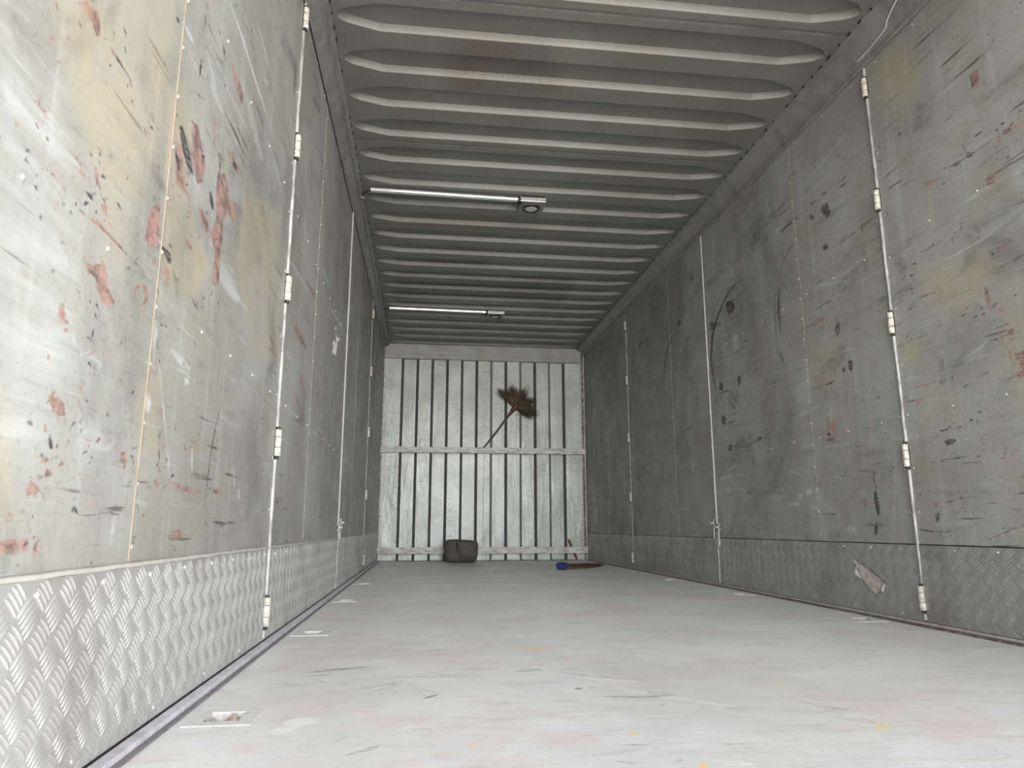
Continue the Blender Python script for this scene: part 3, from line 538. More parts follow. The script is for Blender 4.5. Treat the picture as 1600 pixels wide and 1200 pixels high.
  ('k',0.85,0.0025,[(1.664,1.243),(1.67,1.24),(1.677,1.239),(1.688,1.24),(1.701,1.242),(1.711,1.25),(1.705,1.252),(1.697,1.254),(1.686,1.252),(1.674,1.25)]),
  ('k',0.6,0.0056,[(1.546,1.205),(1.549,1.196),(1.554,1.188),(1.566,1.183),(1.58,1.181),(1.598,1.192),(1.595,1.201),(1.59,1.21),(1.578,1.214),(1.563,1.216)]),
  ('k',0.6,0.0074,[(2.646,2.075),(2.676,2.074),(2.713,2.077),(2.769,2.092),(2.833,2.113),(2.883,2.149),(2.848,2.15),(2.808,2.146),(2.75,2.129),(2.689,2.108)]),
  ('k',0.6,0.0035,[(2.285,1.976),(2.279,1.939),(2.276,1.904),(2.282,1.875),(2.292,1.849),(2.318,1.866),(2.324,1.904),(2.328,1.939),(2.321,1.968),(2.311,1.995)]),
  ('k',0.45,0.007,[(1.947,1.273),(1.95,1.261),(1.958,1.252),(1.978,1.25),(2.004,1.25),(2.04,1.269),(2.036,1.281),(2.028,1.29),(2.006,1.292),(1.98,1.292)]),
  ('k',0.5,0.0025,[(1.878,1.212),(1.885,1.206),(1.895,1.2),(1.907,1.197),(1.922,1.194),(1.931,1.199),(1.923,1.205),(1.914,1.21),(1.901,1.214),(1.887,1.217)]),
  ('k',0.4,0.0028,[(1.322,0.734),(1.319,0.721),(1.317,0.708),(1.318,0.696),(1.319,0.684),(1.325,0.686),(1.328,0.698),(1.33,0.711),(1.329,0.723),(1.328,0.735)]),
  ('k',0.4,0.0025,[(1.671,0.391),(1.693,0.363),(1.715,0.335),(1.739,0.306),(1.764,0.276),(1.768,0.276),(1.745,0.306),(1.722,0.335),(1.698,0.364),(1.675,0.392)]),
  ('k',0.4,0.0025,[(1.036,1.095),(1.032,1.078),(1.028,1.061),(1.026,1.045),(1.023,1.03),(1.025,1.031),(1.029,1.047),(1.032,1.064),(1.035,1.08),(1.038,1.096)]),
  ('k',0.3,0.0025,[(1.063,1.109),(1.084,1.126),(1.106,1.144),(1.129,1.163),(1.153,1.182),(1.152,1.183),(1.128,1.164),(1.105,1.145),(1.083,1.127),(1.062,1.109)]),
  ('k',0.4,0.0028,[(2.358,2.122),(2.335,2.046),(2.316,1.973),(2.305,1.908),(2.297,1.845),(2.317,1.858),(2.339,1.93),(2.359,2.003),(2.371,2.071),(2.38,2.138)]),
  ('k',0.3,0.0025,[(1.94,1.91),(1.969,1.905),(2.001,1.903),(2.044,1.908),(2.091,1.915),(2.115,1.936),(2.082,1.941),(2.047,1.943),(2.004,1.937),(1.961,1.929)]),
  ('k',0.5,0.0042,[(3.381,1.546),(3.415,1.532),(3.455,1.521),(3.512,1.515),(3.576,1.511),(3.622,1.528),(3.585,1.542),(3.542,1.554),(3.484,1.559),(3.422,1.562)]),
  ('k',0.5,0.0052,[(3.674,1.798),(3.636,1.747),(3.607,1.7),(3.601,1.662),(3.603,1.627),(3.664,1.648),(3.702,1.697),(3.733,1.746),(3.74,1.785),(3.738,1.822)]),
  ('k',0.35,0.0063,[(2.919,1.702),(2.951,1.671),(2.99,1.643),(3.049,1.623),(3.117,1.606),(3.172,1.629),(3.135,1.662),(3.093,1.691),(3.032,1.71),(2.966,1.725)]),
  ('k',0.4,0.0025,[(1.22,0.57),(1.226,0.555),(1.231,0.54),(1.238,0.525),(1.245,0.509),(1.248,0.51),(1.242,0.525),(1.236,0.541),(1.23,0.556),(1.223,0.571)]),
  ('k',0.6,0.0028,[(2.681,0.765),(2.703,0.761),(2.728,0.757),(2.761,0.755),(2.798,0.753),(2.82,0.759),(2.797,0.764),(2.771,0.769),(2.737,0.77),(2.702,0.771)]),
  ('k',0.7,0.0025,[(1.244,0.346),(1.28,0.344),(1.318,0.343),(1.358,0.342),(1.402,0.341),(1.402,0.342),(1.358,0.343),(1.318,0.345),(1.279,0.346),(1.244,0.347)]),
  ('k',0.7,0.0025,[(1.028,0.343),(1.033,0.343),(1.037,0.342),(1.041,0.342),(1.046,0.341),(1.046,0.342),(1.042,0.343),(1.037,0.344),(1.033,0.344),(1.029,0.344)]),
  ('k',0.4,0.0025,[(0.863,0.504),(0.866,0.501),(0.869,0.498),(0.872,0.495),(0.876,0.492),(0.878,0.492),(0.875,0.496),(0.872,0.499),(0.868,0.502),(0.864,0.505)]),
  ('k',0.3,0.0025,[(1.307,0.351),(1.306,0.344),(1.305,0.338),(1.306,0.331),(1.306,0.324),(1.309,0.324),(1.31,0.331),(1.311,0.337),(1.311,0.344),(1.31,0.351)]),
  ('k',0.3,0.0028,[(1.682,0.392),(1.679,0.374),(1.678,0.357),(1.685,0.339),(1.694,0.321),(1.713,0.321),(1.716,0.338),(1.717,0.356),(1.711,0.374),(1.702,0.392)]),
  ('p',0.8,0.0025,[(1.317,0.663),(1.341,0.623),(1.364,0.582),(1.388,0.54),(1.412,0.497),(1.436,0.453),(1.44,0.453),(1.417,0.498),(1.394,0.541),(1.37,0.583),(1.345,0.624),(1.32,0.664)]),
  ('p',0.75,0.0025,[(1.533,1.583),(1.601,1.583),(1.668,1.577),(1.737,1.568),(1.812,1.56),(1.897,1.553),(1.991,1.547),(2.092,1.54),(2.101,1.546),(2.001,1.555),(1.911,1.564),(1.827,1.572),(1.75,1.58),(1.679,1.587),(1.608,1.59),(1.538,1.588)]),
  ('p',0.65,0.0025,[(1.792,1.723),(1.826,1.716),(1.862,1.71),(1.902,1.705),(1.944,1.701),(1.95,1.707),(1.913,1.714),(1.875,1.721),(1.836,1.725),(1.798,1.729)]),
  ('p',0.9,0.0028,[(1.269,1.32),(1.282,1.319),(1.295,1.318),(1.311,1.32),(1.327,1.322),(1.333,1.328),(1.32,1.329),(1.306,1.329),(1.29,1.328),(1.274,1.325)]),
  ('p',0.6,0.0025,[(1.539,1.381),(1.593,1.382),(1.652,1.384),(1.716,1.386),(1.786,1.39),(1.791,1.394),(1.724,1.393),(1.661,1.391),(1.6,1.388),(1.542,1.385)]),
  ('p',0.5,0.0025,[(1.416,1.364),(1.439,1.349),(1.462,1.335),(1.488,1.322),(1.516,1.309),(1.523,1.313),(1.498,1.329),(1.474,1.344),(1.448,1.356),(1.422,1.368)]),
  ('p',0.6,0.0074,[(2.403,0.759),(2.474,0.758),(2.553,0.758),(2.645,0.763),(2.747,0.769),(2.772,0.779),(2.683,0.78),(2.596,0.779),(2.507,0.774),(2.422,0.769)]),
  ('p',0.6,0.0025,[(2.403,1.28),(2.509,1.286),(2.625,1.292),(2.757,1.301),(2.903,1.312),(2.916,1.318),(2.776,1.31),(2.646,1.303),(2.524,1.294),(2.411,1.285)]),
  ('p',0.65,0.0032,[(3.457,1.441),(3.58,1.447),(3.716,1.455),(3.876,1.468),(4.055,1.484),(4.094,1.498),(3.935,1.489),(3.783,1.48),(3.63,1.466),(3.485,1.453)]),
  ('p',0.5,0.0026,[(3.144,1.532),(3.209,1.527),(3.279,1.523),(3.361,1.523),(3.45,1.523),(3.476,1.534),(3.401,1.539),(3.326,1.543),(3.245,1.543),(3.165,1.542)]),
  ('p',0.75,0.0032,[(1.283,0.722),(1.28,0.71),(1.279,0.698),(1.283,0.687),(1.289,0.676),(1.302,0.679),(1.305,0.692),(1.305,0.704),(1.301,0.715),(1.295,0.726)]),
  ('p',0.35,0.0056,[(1.682,1.471),(1.731,1.448),(1.786,1.426),(1.853,1.409),(1.928,1.393),(1.955,1.41),(1.894,1.436),(1.833,1.459),(1.767,1.475),(1.702,1.487)]),
  ('p',0.4,0.007,[(1.568,0.954),(1.605,0.939),(1.649,0.926),(1.712,0.922),(1.786,0.919),(1.835,0.944),(1.787,0.96),(1.736,0.973),(1.671,0.976),(1.606,0.976)]),
  ('p',0.45,0.0025,[(1.992,1.492),(2.038,1.481),(2.087,1.47),(2.142,1.462),(2.202,1.454),(2.215,1.462),(2.162,1.474),(2.11,1.485),(2.056,1.493),(2.003,1.499)]),
  ('p',0.5,0.0035,[(1.453,1.314),(1.473,1.309),(1.494,1.305),(1.52,1.304),(1.547,1.304),(1.557,1.312),(1.536,1.317),(1.513,1.321),(1.488,1.321),(1.462,1.321)]),
  ('p',0.6,0.0025,[(1.55,0.521),(1.551,0.51),(1.553,0.498),(1.557,0.487),(1.563,0.476),(1.572,0.476),(1.571,0.488),(1.569,0.5),(1.564,0.511),(1.558,0.522)]),
  ('p',0.8,0.0035,[(1.955,0.456),(1.952,0.45),(1.951,0.445),(1.955,0.44),(1.962,0.434),(1.979,0.435),(1.982,0.441),(1.984,0.446),(1.979,0.452),(1.972,0.457)]),
  ('p',0.5,0.0025,[(1.206,0.382),(1.202,0.369),(1.2,0.357),(1.2,0.345),(1.2,0.332),(1.207,0.331),(1.211,0.344),(1.214,0.356),(1.214,0.369),(1.213,0.381)]),
  ('p',0.4,0.0035,[(1.278,0.402),(1.291,0.398),(1.305,0.395),(1.32,0.394),(1.337,0.393),(1.343,0.398),(1.329,0.402),(1.315,0.405),(1.299,0.406),(1.283,0.407)]),
  ('p',0.5,0.0025,[(2.34,1.562),(2.416,1.561),(2.498,1.561),(2.59,1.563),(2.69,1.567),(2.702,1.573),(2.609,1.574),(2.52,1.573),(2.433,1.571),(2.35,1.568)]),
  ('p',0.4,0.0056,[(0.921,0.579),(0.936,0.565),(0.952,0.551),(0.974,0.539),(0.999,0.528),(1.013,0.534),(0.996,0.55),(0.978,0.564),(0.956,0.576),(0.933,0.585)]),
  ('p',0.6,0.0025,[(1.89,0.51),(1.893,0.497),(1.896,0.485),(1.903,0.474),(1.911,0.462),(1.921,0.462),(1.918,0.475),(1.915,0.487),(1.908,0.499),(1.899,0.51)]),
  ('p',0.5,0.0028,[(0.98,0.649),(0.987,0.638),(0.995,0.626),(1.005,0.615),(1.016,0.605),(1.022,0.607),(1.015,0.619),(1.007,0.631),(0.997,0.642),(0.987,0.652)]),
  ('p',0.85,0.003,[(1.381,0.694),(1.443,0.696),(1.499,0.683),(1.494,0.672),(1.45,0.672),(1.399,0.682)]),
  ('p',1,0.0025,[(1.496,0.655),(1.496,0.651),(1.491,0.646),(1.48,0.645),(1.472,0.646),(1.471,0.65),(1.468,0.654),(1.476,0.658),(1.487,0.66),(1.495,0.659)]),
  ('p',0.85,0.0025,[(1.309,0.577),(1.309,0.567),(1.304,0.558),(1.293,0.558),(1.284,0.563),(1.279,0.572),(1.281,0.581),(1.285,0.589),(1.294,0.588),(1.302,0.585)]),
  ('p',0.4,0.01,[(1.139,0.486),(1.137,0.461),(1.117,0.445),(1.091,0.439),(1.07,0.457),(1.061,0.476),(1.059,0.497),(1.078,0.506),(1.098,0.515),(1.119,0.503)]),
 ],
 'right': [
  ('t',0.6,0.042,[(2.461,2.341),(2.276,2.258),(2.194,2.084),(2.236,2.002),(2.343,1.973),(2.457,2.149)]),
  ('t',0.65,0.042,[(2.359,1.313),(2.193,1.289),(2.032,1.273),(2.019,1.188),(2.1,1.125),(2.194,1.103),(2.313,1.17)]),
  ('t',0.75,0.018,[(2.483,1.065),(2.387,1.06),(2.415,0.984),(2.484,0.969)]),
  ('t',0.4,0.04,[(1.96,1.144),(1.871,1.155),(1.947,0.719),(2.028,0.903)]),
  ('t',0.35,0.028,[(2.395,0.892),(2.209,0.831),(2.228,0.721),(2.421,0.737)]),
  ('t',0.4,0.03,[(3.149,1.239),(2.892,1.202),(2.924,1),(3.166,1.017)]),
  ('t',0.6,0.0084,[(2.234,1.597),(2.242,1.569),(2.249,1.54),(2.251,1.508),(2.251,1.476),(2.238,1.471),(2.23,1.499),(2.223,1.528),(2.222,1.559),(2.221,1.591)]),
  ('t',0.6,0.0035,[(2.032,0.357),(2.035,0.345),(2.037,0.333),(2.037,0.321),(2.036,0.309),(2.03,0.309),(2.027,0.321),(2.025,0.334),(2.025,0.346),(2.026,0.358)]),
  ('r',1,0.0025,[(1.981,1.91),(1.938,1.908),(1.939,1.859),(1.977,1.857)]),
  ('r',1,0.0025,[(1.973,1.516),(1.933,1.511),(1.935,1.498),(1.976,1.501)]),
  ('r',1,0.0036,[(1.976,1.497),(1.934,1.491),(1.936,1.48),(1.975,1.486)]),
  ('r',1,0.0025,[(1.97,1.266),(1.934,1.262),(1.936,1.25),(1.972,1.255)]),
  ('r',1,0.0025,[(2.043,1.156),(2.031,1.147),(2.026,1.112),(2.027,1.078),(2.026,1.054),(2.035,1.077),(2.044,1.106)]),
  ('r',1,0.0025,[(1.975,0.982),(1.952,0.982),(1.958,0.964),(1.976,0.963)]),
  ('r',1,0.0025,[(1.984,0.918),(1.972,0.911),(1.974,0.886),(1.986,0.889)]),
  ('r',1,0.0025,[(1.966,0.903),(1.922,0.903),(1.924,0.889),(1.968,0.893)]),
  ('r',1,0.0025,[(1.964,0.888),(1.925,0.885),(1.934,0.833),(1.948,0.849),(1.952,0.872)]),
  ('r',1,0.0025,[(1.967,0.84),(1.942,0.841),(1.936,0.823),(1.956,0.819)]),
  ('k',0.5,0.0025,[(1.981,1.91),(1.938,1.908),(1.939,1.859),(1.977,1.857)]),
  ('k',0.5,0.0025,[(1.973,1.516),(1.933,1.511),(1.935,1.498),(1.976,1.501)]),
  ('r',0.95,0.0035,[(2.262,1.622),(2.24,1.62),(2.219,1.619),(2.199,1.618),(2.179,1.62),(2.16,1.622),(2.164,1.629),(2.184,1.63),(2.205,1.632),(2.226,1.633),(2.246,1.631),(2.266,1.63)]),
  ('r',0.95,0.0042,[(1.91,1.61),(1.903,1.609),(1.897,1.61),(1.892,1.613),(1.888,1.617),(1.892,1.625),(1.899,1.625),(1.906,1.625),(1.911,1.621),(1.915,1.617)]),
  ('r',1,0.0056,[(1.882,1.622),(1.873,1.618),(1.864,1.615),(1.856,1.616),(1.849,1.618),(1.852,1.628),(1.861,1.632),(1.87,1.635),(1.878,1.634),(1.885,1.632)]),
  ('r',0.95,0.0035,[(1.85,1.62),(1.835,1.617),(1.821,1.616),(1.808,1.617),(1.795,1.618),(1.797,1.624),(1.811,1.627),(1.825,1.628),(1.839,1.627),(1.852,1.626)]),
  ('r',0.9,0.0025,[(1.972,1.279),(1.963,1.277),(1.953,1.276),(1.944,1.277),(1.936,1.278),(1.937,1.282),(1.946,1.283),(1.956,1.284),(1.965,1.284),(1.973,1.283)]),
  ('r',0.85,0.0063,[(2.495,1.614),(2.485,1.611),(2.476,1.61),(2.469,1.612),(2.462,1.616),(2.468,1.625),(2.478,1.628),(2.488,1.629),(2.495,1.627),(2.501,1.623)]),
  ('r',0.8,0.0052,[(3.057,1.32),(3.026,1.319),(2.995,1.319),(2.968,1.322),(2.941,1.326),(2.947,1.334),(2.977,1.336),(3.007,1.336),(3.035,1.333),(3.063,1.328)]),
  ('r',0.65,0.0053,[(3.165,1.013),(3.117,1.01),(3.071,1.007),(3.026,1.008),(2.985,1.011),(2.945,1.015),(2.949,1.023),(2.991,1.023),(3.034,1.023),(3.077,1.022),(3.121,1.021),(3.168,1.021)]),
  ('r',0.8,0.0042,[(2.832,0.964),(2.823,0.961),(2.815,0.959),(2.807,0.959),(2.799,0.96),(2.8,0.966),(2.808,0.968),(2.816,0.97),(2.824,0.97),(2.832,0.969)]),
  ('r',0.9,0.0063,[(3.042,0.864),(3.048,0.844),(3.052,0.823),(3.049,0.802),(3.045,0.78),(3.03,0.779),(3.024,0.799),(3.02,0.82),(3.023,0.841),(3.027,0.863)]),
  ('r',0.9,0.0073,[(2.999,0.849),(3.006,0.833),(3.01,0.816),(3.008,0.799),(3.004,0.781),(2.987,0.779),(2.98,0.796),(2.975,0.812),(2.977,0.829),(2.981,0.847)]),
  ('r',0.9,0.0063,[(3.061,0.749),(3.04,0.747),(3.019,0.747),(3,0.75),(2.982,0.754),(2.985,0.763),(3.006,0.764),(3.026,0.765),(3.046,0.762),(3.065,0.757)]),
  ('r',0.8,0.0025,[(3.049,0.894),(3.035,0.894),(3.021,0.895),(3.008,0.897),(2.995,0.9),(2.998,0.905),(3.012,0.905),(3.026,0.904),(3.039,0.902),(3.052,0.899)]),
  ('r',0.9,0.0052,[(2.838,0.464),(2.828,0.463),(2.819,0.463),(2.81,0.465),(2.802,0.468),(2.803,0.475),(2.813,0.476),(2.822,0.476),(2.831,0.474),(2.84,0.471)]),
  ('r',0.9,0.0042,[(2.818,0.456),(2.821,0.45),(2.822,0.444),(2.821,0.438),(2.818,0.432),(2.809,0.432),(2.806,0.438),(2.805,0.444),(2.807,0.45),(2.809,0.456)]),
  ('r',0.7,0.0025,[(2.178,1.083),(2.149,1.084),(2.121,1.085),(2.094,1.088),(2.068,1.09),(2.069,1.093),(2.096,1.092),(2.123,1.091),(2.151,1.089),(2.179,1.086)]),
  ('r',0.9,0.0028,[(1.916,1.198),(1.904,1.197),(1.892,1.196),(1.88,1.197),(1.869,1.199),(1.87,1.203),(1.882,1.204),(1.894,1.205),(1.906,1.204),(1.917,1.202)]),
  ('r',0.95,0.0035,[(2.001,1.061),(1.997,1.056),(1.991,1.051),(1.985,1.048),(1.978,1.045),(1.975,1.049),(1.98,1.055),(1.985,1.059),(1.991,1.063),(1.998,1.065)]),
  ('r',0.8,0.0025,[(2.007,0.984),(2.005,0.966),(2.002,0.949),(1.998,0.931),(1.994,0.914),(1.991,0.914),(1.993,0.931),(1.996,0.949),(2,0.966),(2.004,0.984)]),
  ('r',0.7,0.0025,[(1.97,0.959),(1.972,0.949),(1.974,0.938),(1.976,0.927),(1.977,0.916),(1.975,0.916),(1.973,0.927),(1.971,0.937),(1.969,0.948),(1.968,0.959)]),
  ('r',0.85,0.0025,[(2.475,0.884),(2.431,0.882),(2.388,0.88),(2.347,0.88),(2.308,0.88),(2.308,0.883),(2.348,0.885),(2.39,0.887),(2.432,0.887),(2.475,0.887)]),
  ('r',0.9,0.0028,[(2.494,0.836),(2.471,0.833),(2.448,0.831),(2.426,0.831),(2.404,0.832),(2.404,0.837),(2.427,0.839),(2.449,0.841),(2.472,0.841),(2.494,0.841)]),
  ('r',0.75,0.0037,[(2.41,0.834),(2.42,0.829),(2.429,0.824),(2.436,0.817),(2.443,0.81),(2.438,0.807),(2.429,0.812),(2.42,0.818),(2.412,0.824),(2.406,0.831)]),
  ('r',0.9,0.0025,[(2.082,0.575),(2.072,0.574),(2.063,0.575),(2.054,0.576),(2.045,0.578),(2.045,0.581),(2.054,0.582),(2.064,0.582),(2.073,0.58),(2.082,0.578)]),
  ('r',0.6,0.0042,[(2.04,0.584),(2.031,0.58),(2.023,0.577),(2.013,0.576),(2.004,0.576),(2.002,0.582),(2.01,0.586),(2.019,0.589),(2.028,0.59),(2.038,0.59)]),
  ('r',0.9,0.0028,[(2.428,0.446),(2.414,0.445),(2.4,0.444),(2.386,0.445),(2.372,0.446),(2.372,0.451),(2.385,0.452),(2.399,0.453),(2.413,0.452),(2.428,0.451)]),
  ('r',0.7,0.0025,[(2.126,0.457),(2.112,0.455),(2.098,0.453),(2.084,0.453),(2.07,0.453),(2.069,0.456),(2.083,0.458),(2.097,0.46),(2.111,0.461),(2.126,0.461)]),
  ('r',0.9,0.0042,[(1.954,0.775),(1.952,0.772),(1.95,0.771),(1.947,0.772),(1.945,0.773),(1.944,0.779),(1.946,0.781),(1.948,0.783),(1.95,0.782),(1.953,0.781)]),
  ('r',0.6,0.0025,[(2.571,0.837),(2.561,0.836),(2.551,0.835),(2.542,0.835),(2.532,0.836),(2.532,0.838),(2.542,0.84),(2.552,0.84),(2.561,0.84),(2.571,0.84)]),
  ('r',0.45,0.0084,[(3.075,1.073),(3.053,1.075),(3.033,1.08),(3.018,1.088),(3.005,1.098),(3.019,1.109),(3.041,1.107),(3.061,1.103),(3.076,1.094),(3.089,1.084)]),
  ('k',0.75,0.0025,[(2.097,1.943),(2.061,1.941),(2.025,1.94),(1.992,1.94),(1.959,1.941),(1.96,1.944),(1.994,1.945),(2.028,1.946),(2.063,1.946),(2.099,1.946)]),
  ('k',0.95,0.0025,[(2.143,1.634),(2.096,1.632),(2.051,1.629),(2.008,1.627),(1.966,1.626),(1.926,1.625),(1.927,1.628),(1.968,1.631),(2.011,1.634),(2.054,1.636),(2.099,1.637),(2.145,1.638)]),
  ('k',0.9,0.0063,[(2.102,1.625),(2.091,1.623),(2.08,1.621),(2.071,1.623),(2.062,1.626),(2.066,1.634),(2.077,1.636),(2.087,1.638),(2.097,1.636),(2.106,1.633)]),
  ('k',0.85,0.0032,[(2.036,1.624),(2.029,1.622),(2.023,1.621),(2.018,1.622),(2.013,1.623),(2.015,1.629),(2.022,1.631),(2.028,1.633),(2.033,1.632),(2.038,1.63)]),
  ('k',0.45,0.0042,[(2.244,1.629),(2.224,1.625),(2.204,1.622),(2.186,1.621),(2.168,1.621),(2.17,1.626),(2.189,1.63),(2.209,1.634),(2.228,1.635),(2.246,1.635)]),
  ('k',0.75,0.0025,[(2.106,1.665),(2.093,1.664),(2.079,1.663),(2.067,1.663),(2.054,1.663),(2.055,1.666),(2.068,1.667),(2.082,1.668),(2.095,1.668),(2.107,1.668)]),
  ('k',0.9,0.0025,[(1.997,1.679),(1.987,1.678),(1.976,1.678),(1.966,1.679),(1.957,1.681),(1.959,1.685),(1.97,1.686),(1.98,1.686),(1.99,1.685),(2,1.683)]),
  ('k',0.7,0.0025,[(1.854,1.643),(1.846,1.642),(1.838,1.641),(1.83,1.641),(1.822,1.641),(1.823,1.643),(1.831,1.644),(1.839,1.645),(1.847,1.645),(1.855,1.645)]),
  ('k',0.8,0.0025,[(2.167,1.588),(2.161,1.587),(2.155,1.587),(2.15,1.588),(2.144,1.589),(2.146,1.593),(2.152,1.593),(2.158,1.594),(2.164,1.593),(2.169,1.592)]),
  ('k',0.7,0.0025,[(2.13,1.619),(2.124,1.617),(2.118,1.616),(2.113,1.616),(2.108,1.617),(2.109,1.621),(2.115,1.623),(2.121,1.624),(2.126,1.624),(2.131,1.623)]),
  ('k',0.35,0.0049,[(1.882,1.622),(1.873,1.619),(1.864,1.616),(1.857,1.617),(1.849,1.619),(1.852,1.627),(1.861,1.631),(1.87,1.634),(1.878,1.633),(1.885,1.631)]),
  ('k',0.85,0.0026,[(2.118,1.415),(2.113,1.412),(2.107,1.41),(2.101,1.408),(2.096,1.407),(2.095,1.41),(2.101,1.413),(2.107,1.416),(2.113,1.417),(2.118,1.418)]),
  ('k',0.7,0.0026,[(2.175,1.396),(2.155,1.391),(2.136,1.387),(2.118,1.385),(2.099,1.382),(2.1,1.386),(2.119,1.39),(2.137,1.394),(2.156,1.396),(2.175,1.399)]),
  ('k',0.5,0.0056,[(2.038,1.384),(2.042,1.37),(2.044,1.355),(2.043,1.339),(2.04,1.322),(2.03,1.319),(2.026,1.333),(2.023,1.348),(2.024,1.364),(2.027,1.381)]),
  ('k',0.45,0.0035,[(2.477,1.463),(2.422,1.458),(2.37,1.454),(2.321,1.453),(2.274,1.452),(2.276,1.459),(2.326,1.464),(2.376,1.469),(2.427,1.47),(2.48,1.471)]),
  ('k',0.95,0.0027,[(2.314,1.383),(2.298,1.382),(2.282,1.381),(2.267,1.382),(2.252,1.383),(2.254,1.387),(2.269,1.388),(2.285,1.388),(2.301,1.388),(2.316,1.386)]),
  ('k',0.65,0.0025,[(2.252,1.384),(2.228,1.384),(2.205,1.385),(2.182,1.386),(2.16,1.388),(2.161,1.39),(2.184,1.389),(2.207,1.389),(2.23,1.388),(2.253,1.386)]),
  ('k',0.95,0.0025,[(2.797,1.911),(2.77,1.909),(2.744,1.908),(2.72,1.909),(2.697,1.91),(2.699,1.914),(2.725,1.915),(2.75,1.917),(2.775,1.916),(2.8,1.915)]),
  ('k',0.7,0.0042,[(2.784,1.884),(2.762,1.881),(2.742,1.879),(2.723,1.88),(2.705,1.881),(2.709,1.889),(2.73,1.892),(2.751,1.894),(2.77,1.893),(2.789,1.892)]),
  ('k',0.95,0.0038,[(2.907,1.917),(2.898,1.914),(2.889,1.912),(2.882,1.912),(2.875,1.914),(2.879,1.921),(2.889,1.924),(2.898,1.926),(2.905,1.925),(2.912,1.924)]),
  ('k',0.95,0.0038,[(3.004,1.917),(2.989,1.915),(2.975,1.913),(2.963,1.914),(2.952,1.916),(2.957,1.923),(2.972,1.926),(2.986,1.927),(2.998,1.926),(3.009,1.925)]),
  ('k',0.95,0.0042,[(3.338,1.905),(3.294,1.903),(3.25,1.902),(3.208,1.903),(3.17,1.906),(3.132,1.909),(3.138,1.916),(3.178,1.915),(3.219,1.916),(3.26,1.915),(3.302,1.913),(3.344,1.911)]),
  ('k',0.95,0.0029,[(2.811,1.629),(2.774,1.628),(2.738,1.627),(2.703,1.628),(2.67,1.63),(2.673,1.635),(2.708,1.636),(2.744,1.637),(2.779,1.636),(2.814,1.634)]),
  ('k',0.9,0.0031,[(2.647,1.633),(2.649,1.629),(2.65,1.625),(2.648,1.62),(2.646,1.615),(2.639,1.613),(2.638,1.617),(2.637,1.621),(2.639,1.626),(2.641,1.631)]),
  ('k',0.65,0.0032,[(3.167,1.813),(3.217,1.796),(3.266,1.778),(3.307,1.752),(3.341,1.721),(3.373,1.688),(3.364,1.683),(3.328,1.713),(3.291,1.741),(3.251,1.767),(3.206,1.788),(3.16,1.807)]),
  ('k',0.95,0.005,[(3.624,1.76),(3.712,1.797),(3.802,1.818),(3.888,1.821),(3.964,1.811),(4.03,1.791),(4.089,1.765),(4.14,1.733),(4.187,1.698),(4.232,1.662),(4.27,1.621),(4.293,1.575),(4.308,1.526),(4.32,1.476),(4.324,1.424),(4.316,1.37),(4.302,1.316),(4.28,1.261),(4.243,1.207),(4.198,1.153),(4.183,1.153),(4.227,1.206),(4.262,1.26),(4.279,1.313),(4.289,1.366),(4.293,1.418),(4.287,1.468),(4.273,1.516),(4.257,1.564),(4.235,1.609),(4.199,1.648),(4.155,1.684),(4.11,1.718),(4.063,1.75),(4.008,1.777),(3.946,1.798),(3.875,1.81),(3.796,1.809),(3.712,1.79),(3.626,1.754)]),
  ('k',0.75,0.0035,[(4.308,1.216),(4.29,1.188),(4.271,1.161),(4.247,1.134),(4.222,1.108),(4.211,1.108),(4.229,1.135),(4.248,1.161),(4.271,1.188),(4.297,1.216)]),
  ('k',0.9,0.0039,[(4.323,1.643),(4.268,1.64),(4.214,1.638),(4.165,1.638),(4.117,1.64),(4.124,1.647),(4.176,1.65),(4.228,1.652),(4.279,1.651),(4.33,1.65)]),
  ('k',0.8,0.0042,[(3.732,1.627),(3.709,1.622),(3.686,1.617),(3.665,1.615),(3.644,1.614),(3.648,1.621),(3.67,1.626),(3.692,1.63),(3.714,1.632),(3.735,1.633)]),
  ('k',0.85,0.0042,[(3.371,1.625),(3.386,1.59),(3.401,1.555),(3.41,1.517),(3.411,1.478),(3.408,1.437),(3.403,1.396),(3.398,1.356),(3.385,1.353),(3.387,1.392),(3.386,1.431),(3.385,1.471),(3.383,1.51),(3.378,1.547),(3.37,1.584),(3.358,1.62)]),
  ('k',0.55,0.0053,[(3.415,1.622),(3.436,1.571),(3.454,1.519),(3.46,1.462),(3.456,1.403),(3.45,1.345),(3.433,1.341),(3.431,1.398),(3.427,1.453),(3.421,1.508),(3.411,1.562),(3.398,1.616)]),
  ('k',0.75,0.0042,[(3.441,1.296),(3.432,1.269),(3.423,1.242),(3.408,1.215),(3.388,1.189),(3.366,1.163),(3.355,1.163),(3.371,1.189),(3.385,1.215),(3.398,1.241),(3.413,1.268),(3.429,1.295)]),
  ('k',0.8,0.0025,[(2.965,1.392),(2.951,1.391),(2.937,1.391),(2.924,1.392),(2.911,1.393),(2.914,1.397),(2.928,1.397),(2.941,1.398),(2.954,1.397),(2.967,1.395)]),
  ('k',0.8,0.0025,[(2.832,1.404),(2.819,1.406),(2.807,1.409),(2.796,1.413),(2.786,1.418),(2.789,1.421),(2.802,1.419),(2.814,1.416),(2.825,1.412),(2.836,1.407)]),
  ('k',0.7,0.0053,[(3.025,1.007),(3,1.006),(2.977,1.006),(2.956,1.009),(2.935,1.013),(2.939,1.021),(2.962,1.022),(2.986,1.022),(3.008,1.019),(3.029,1.015)]),
  ('k',0.9,0.0027,[(2.951,1.073),(2.949,1.066),(2.946,1.059),(2.941,1.053),(2.935,1.046),(2.929,1.046),(2.931,1.053),(2.934,1.06),(2.939,1.067),(2.945,1.074)]),
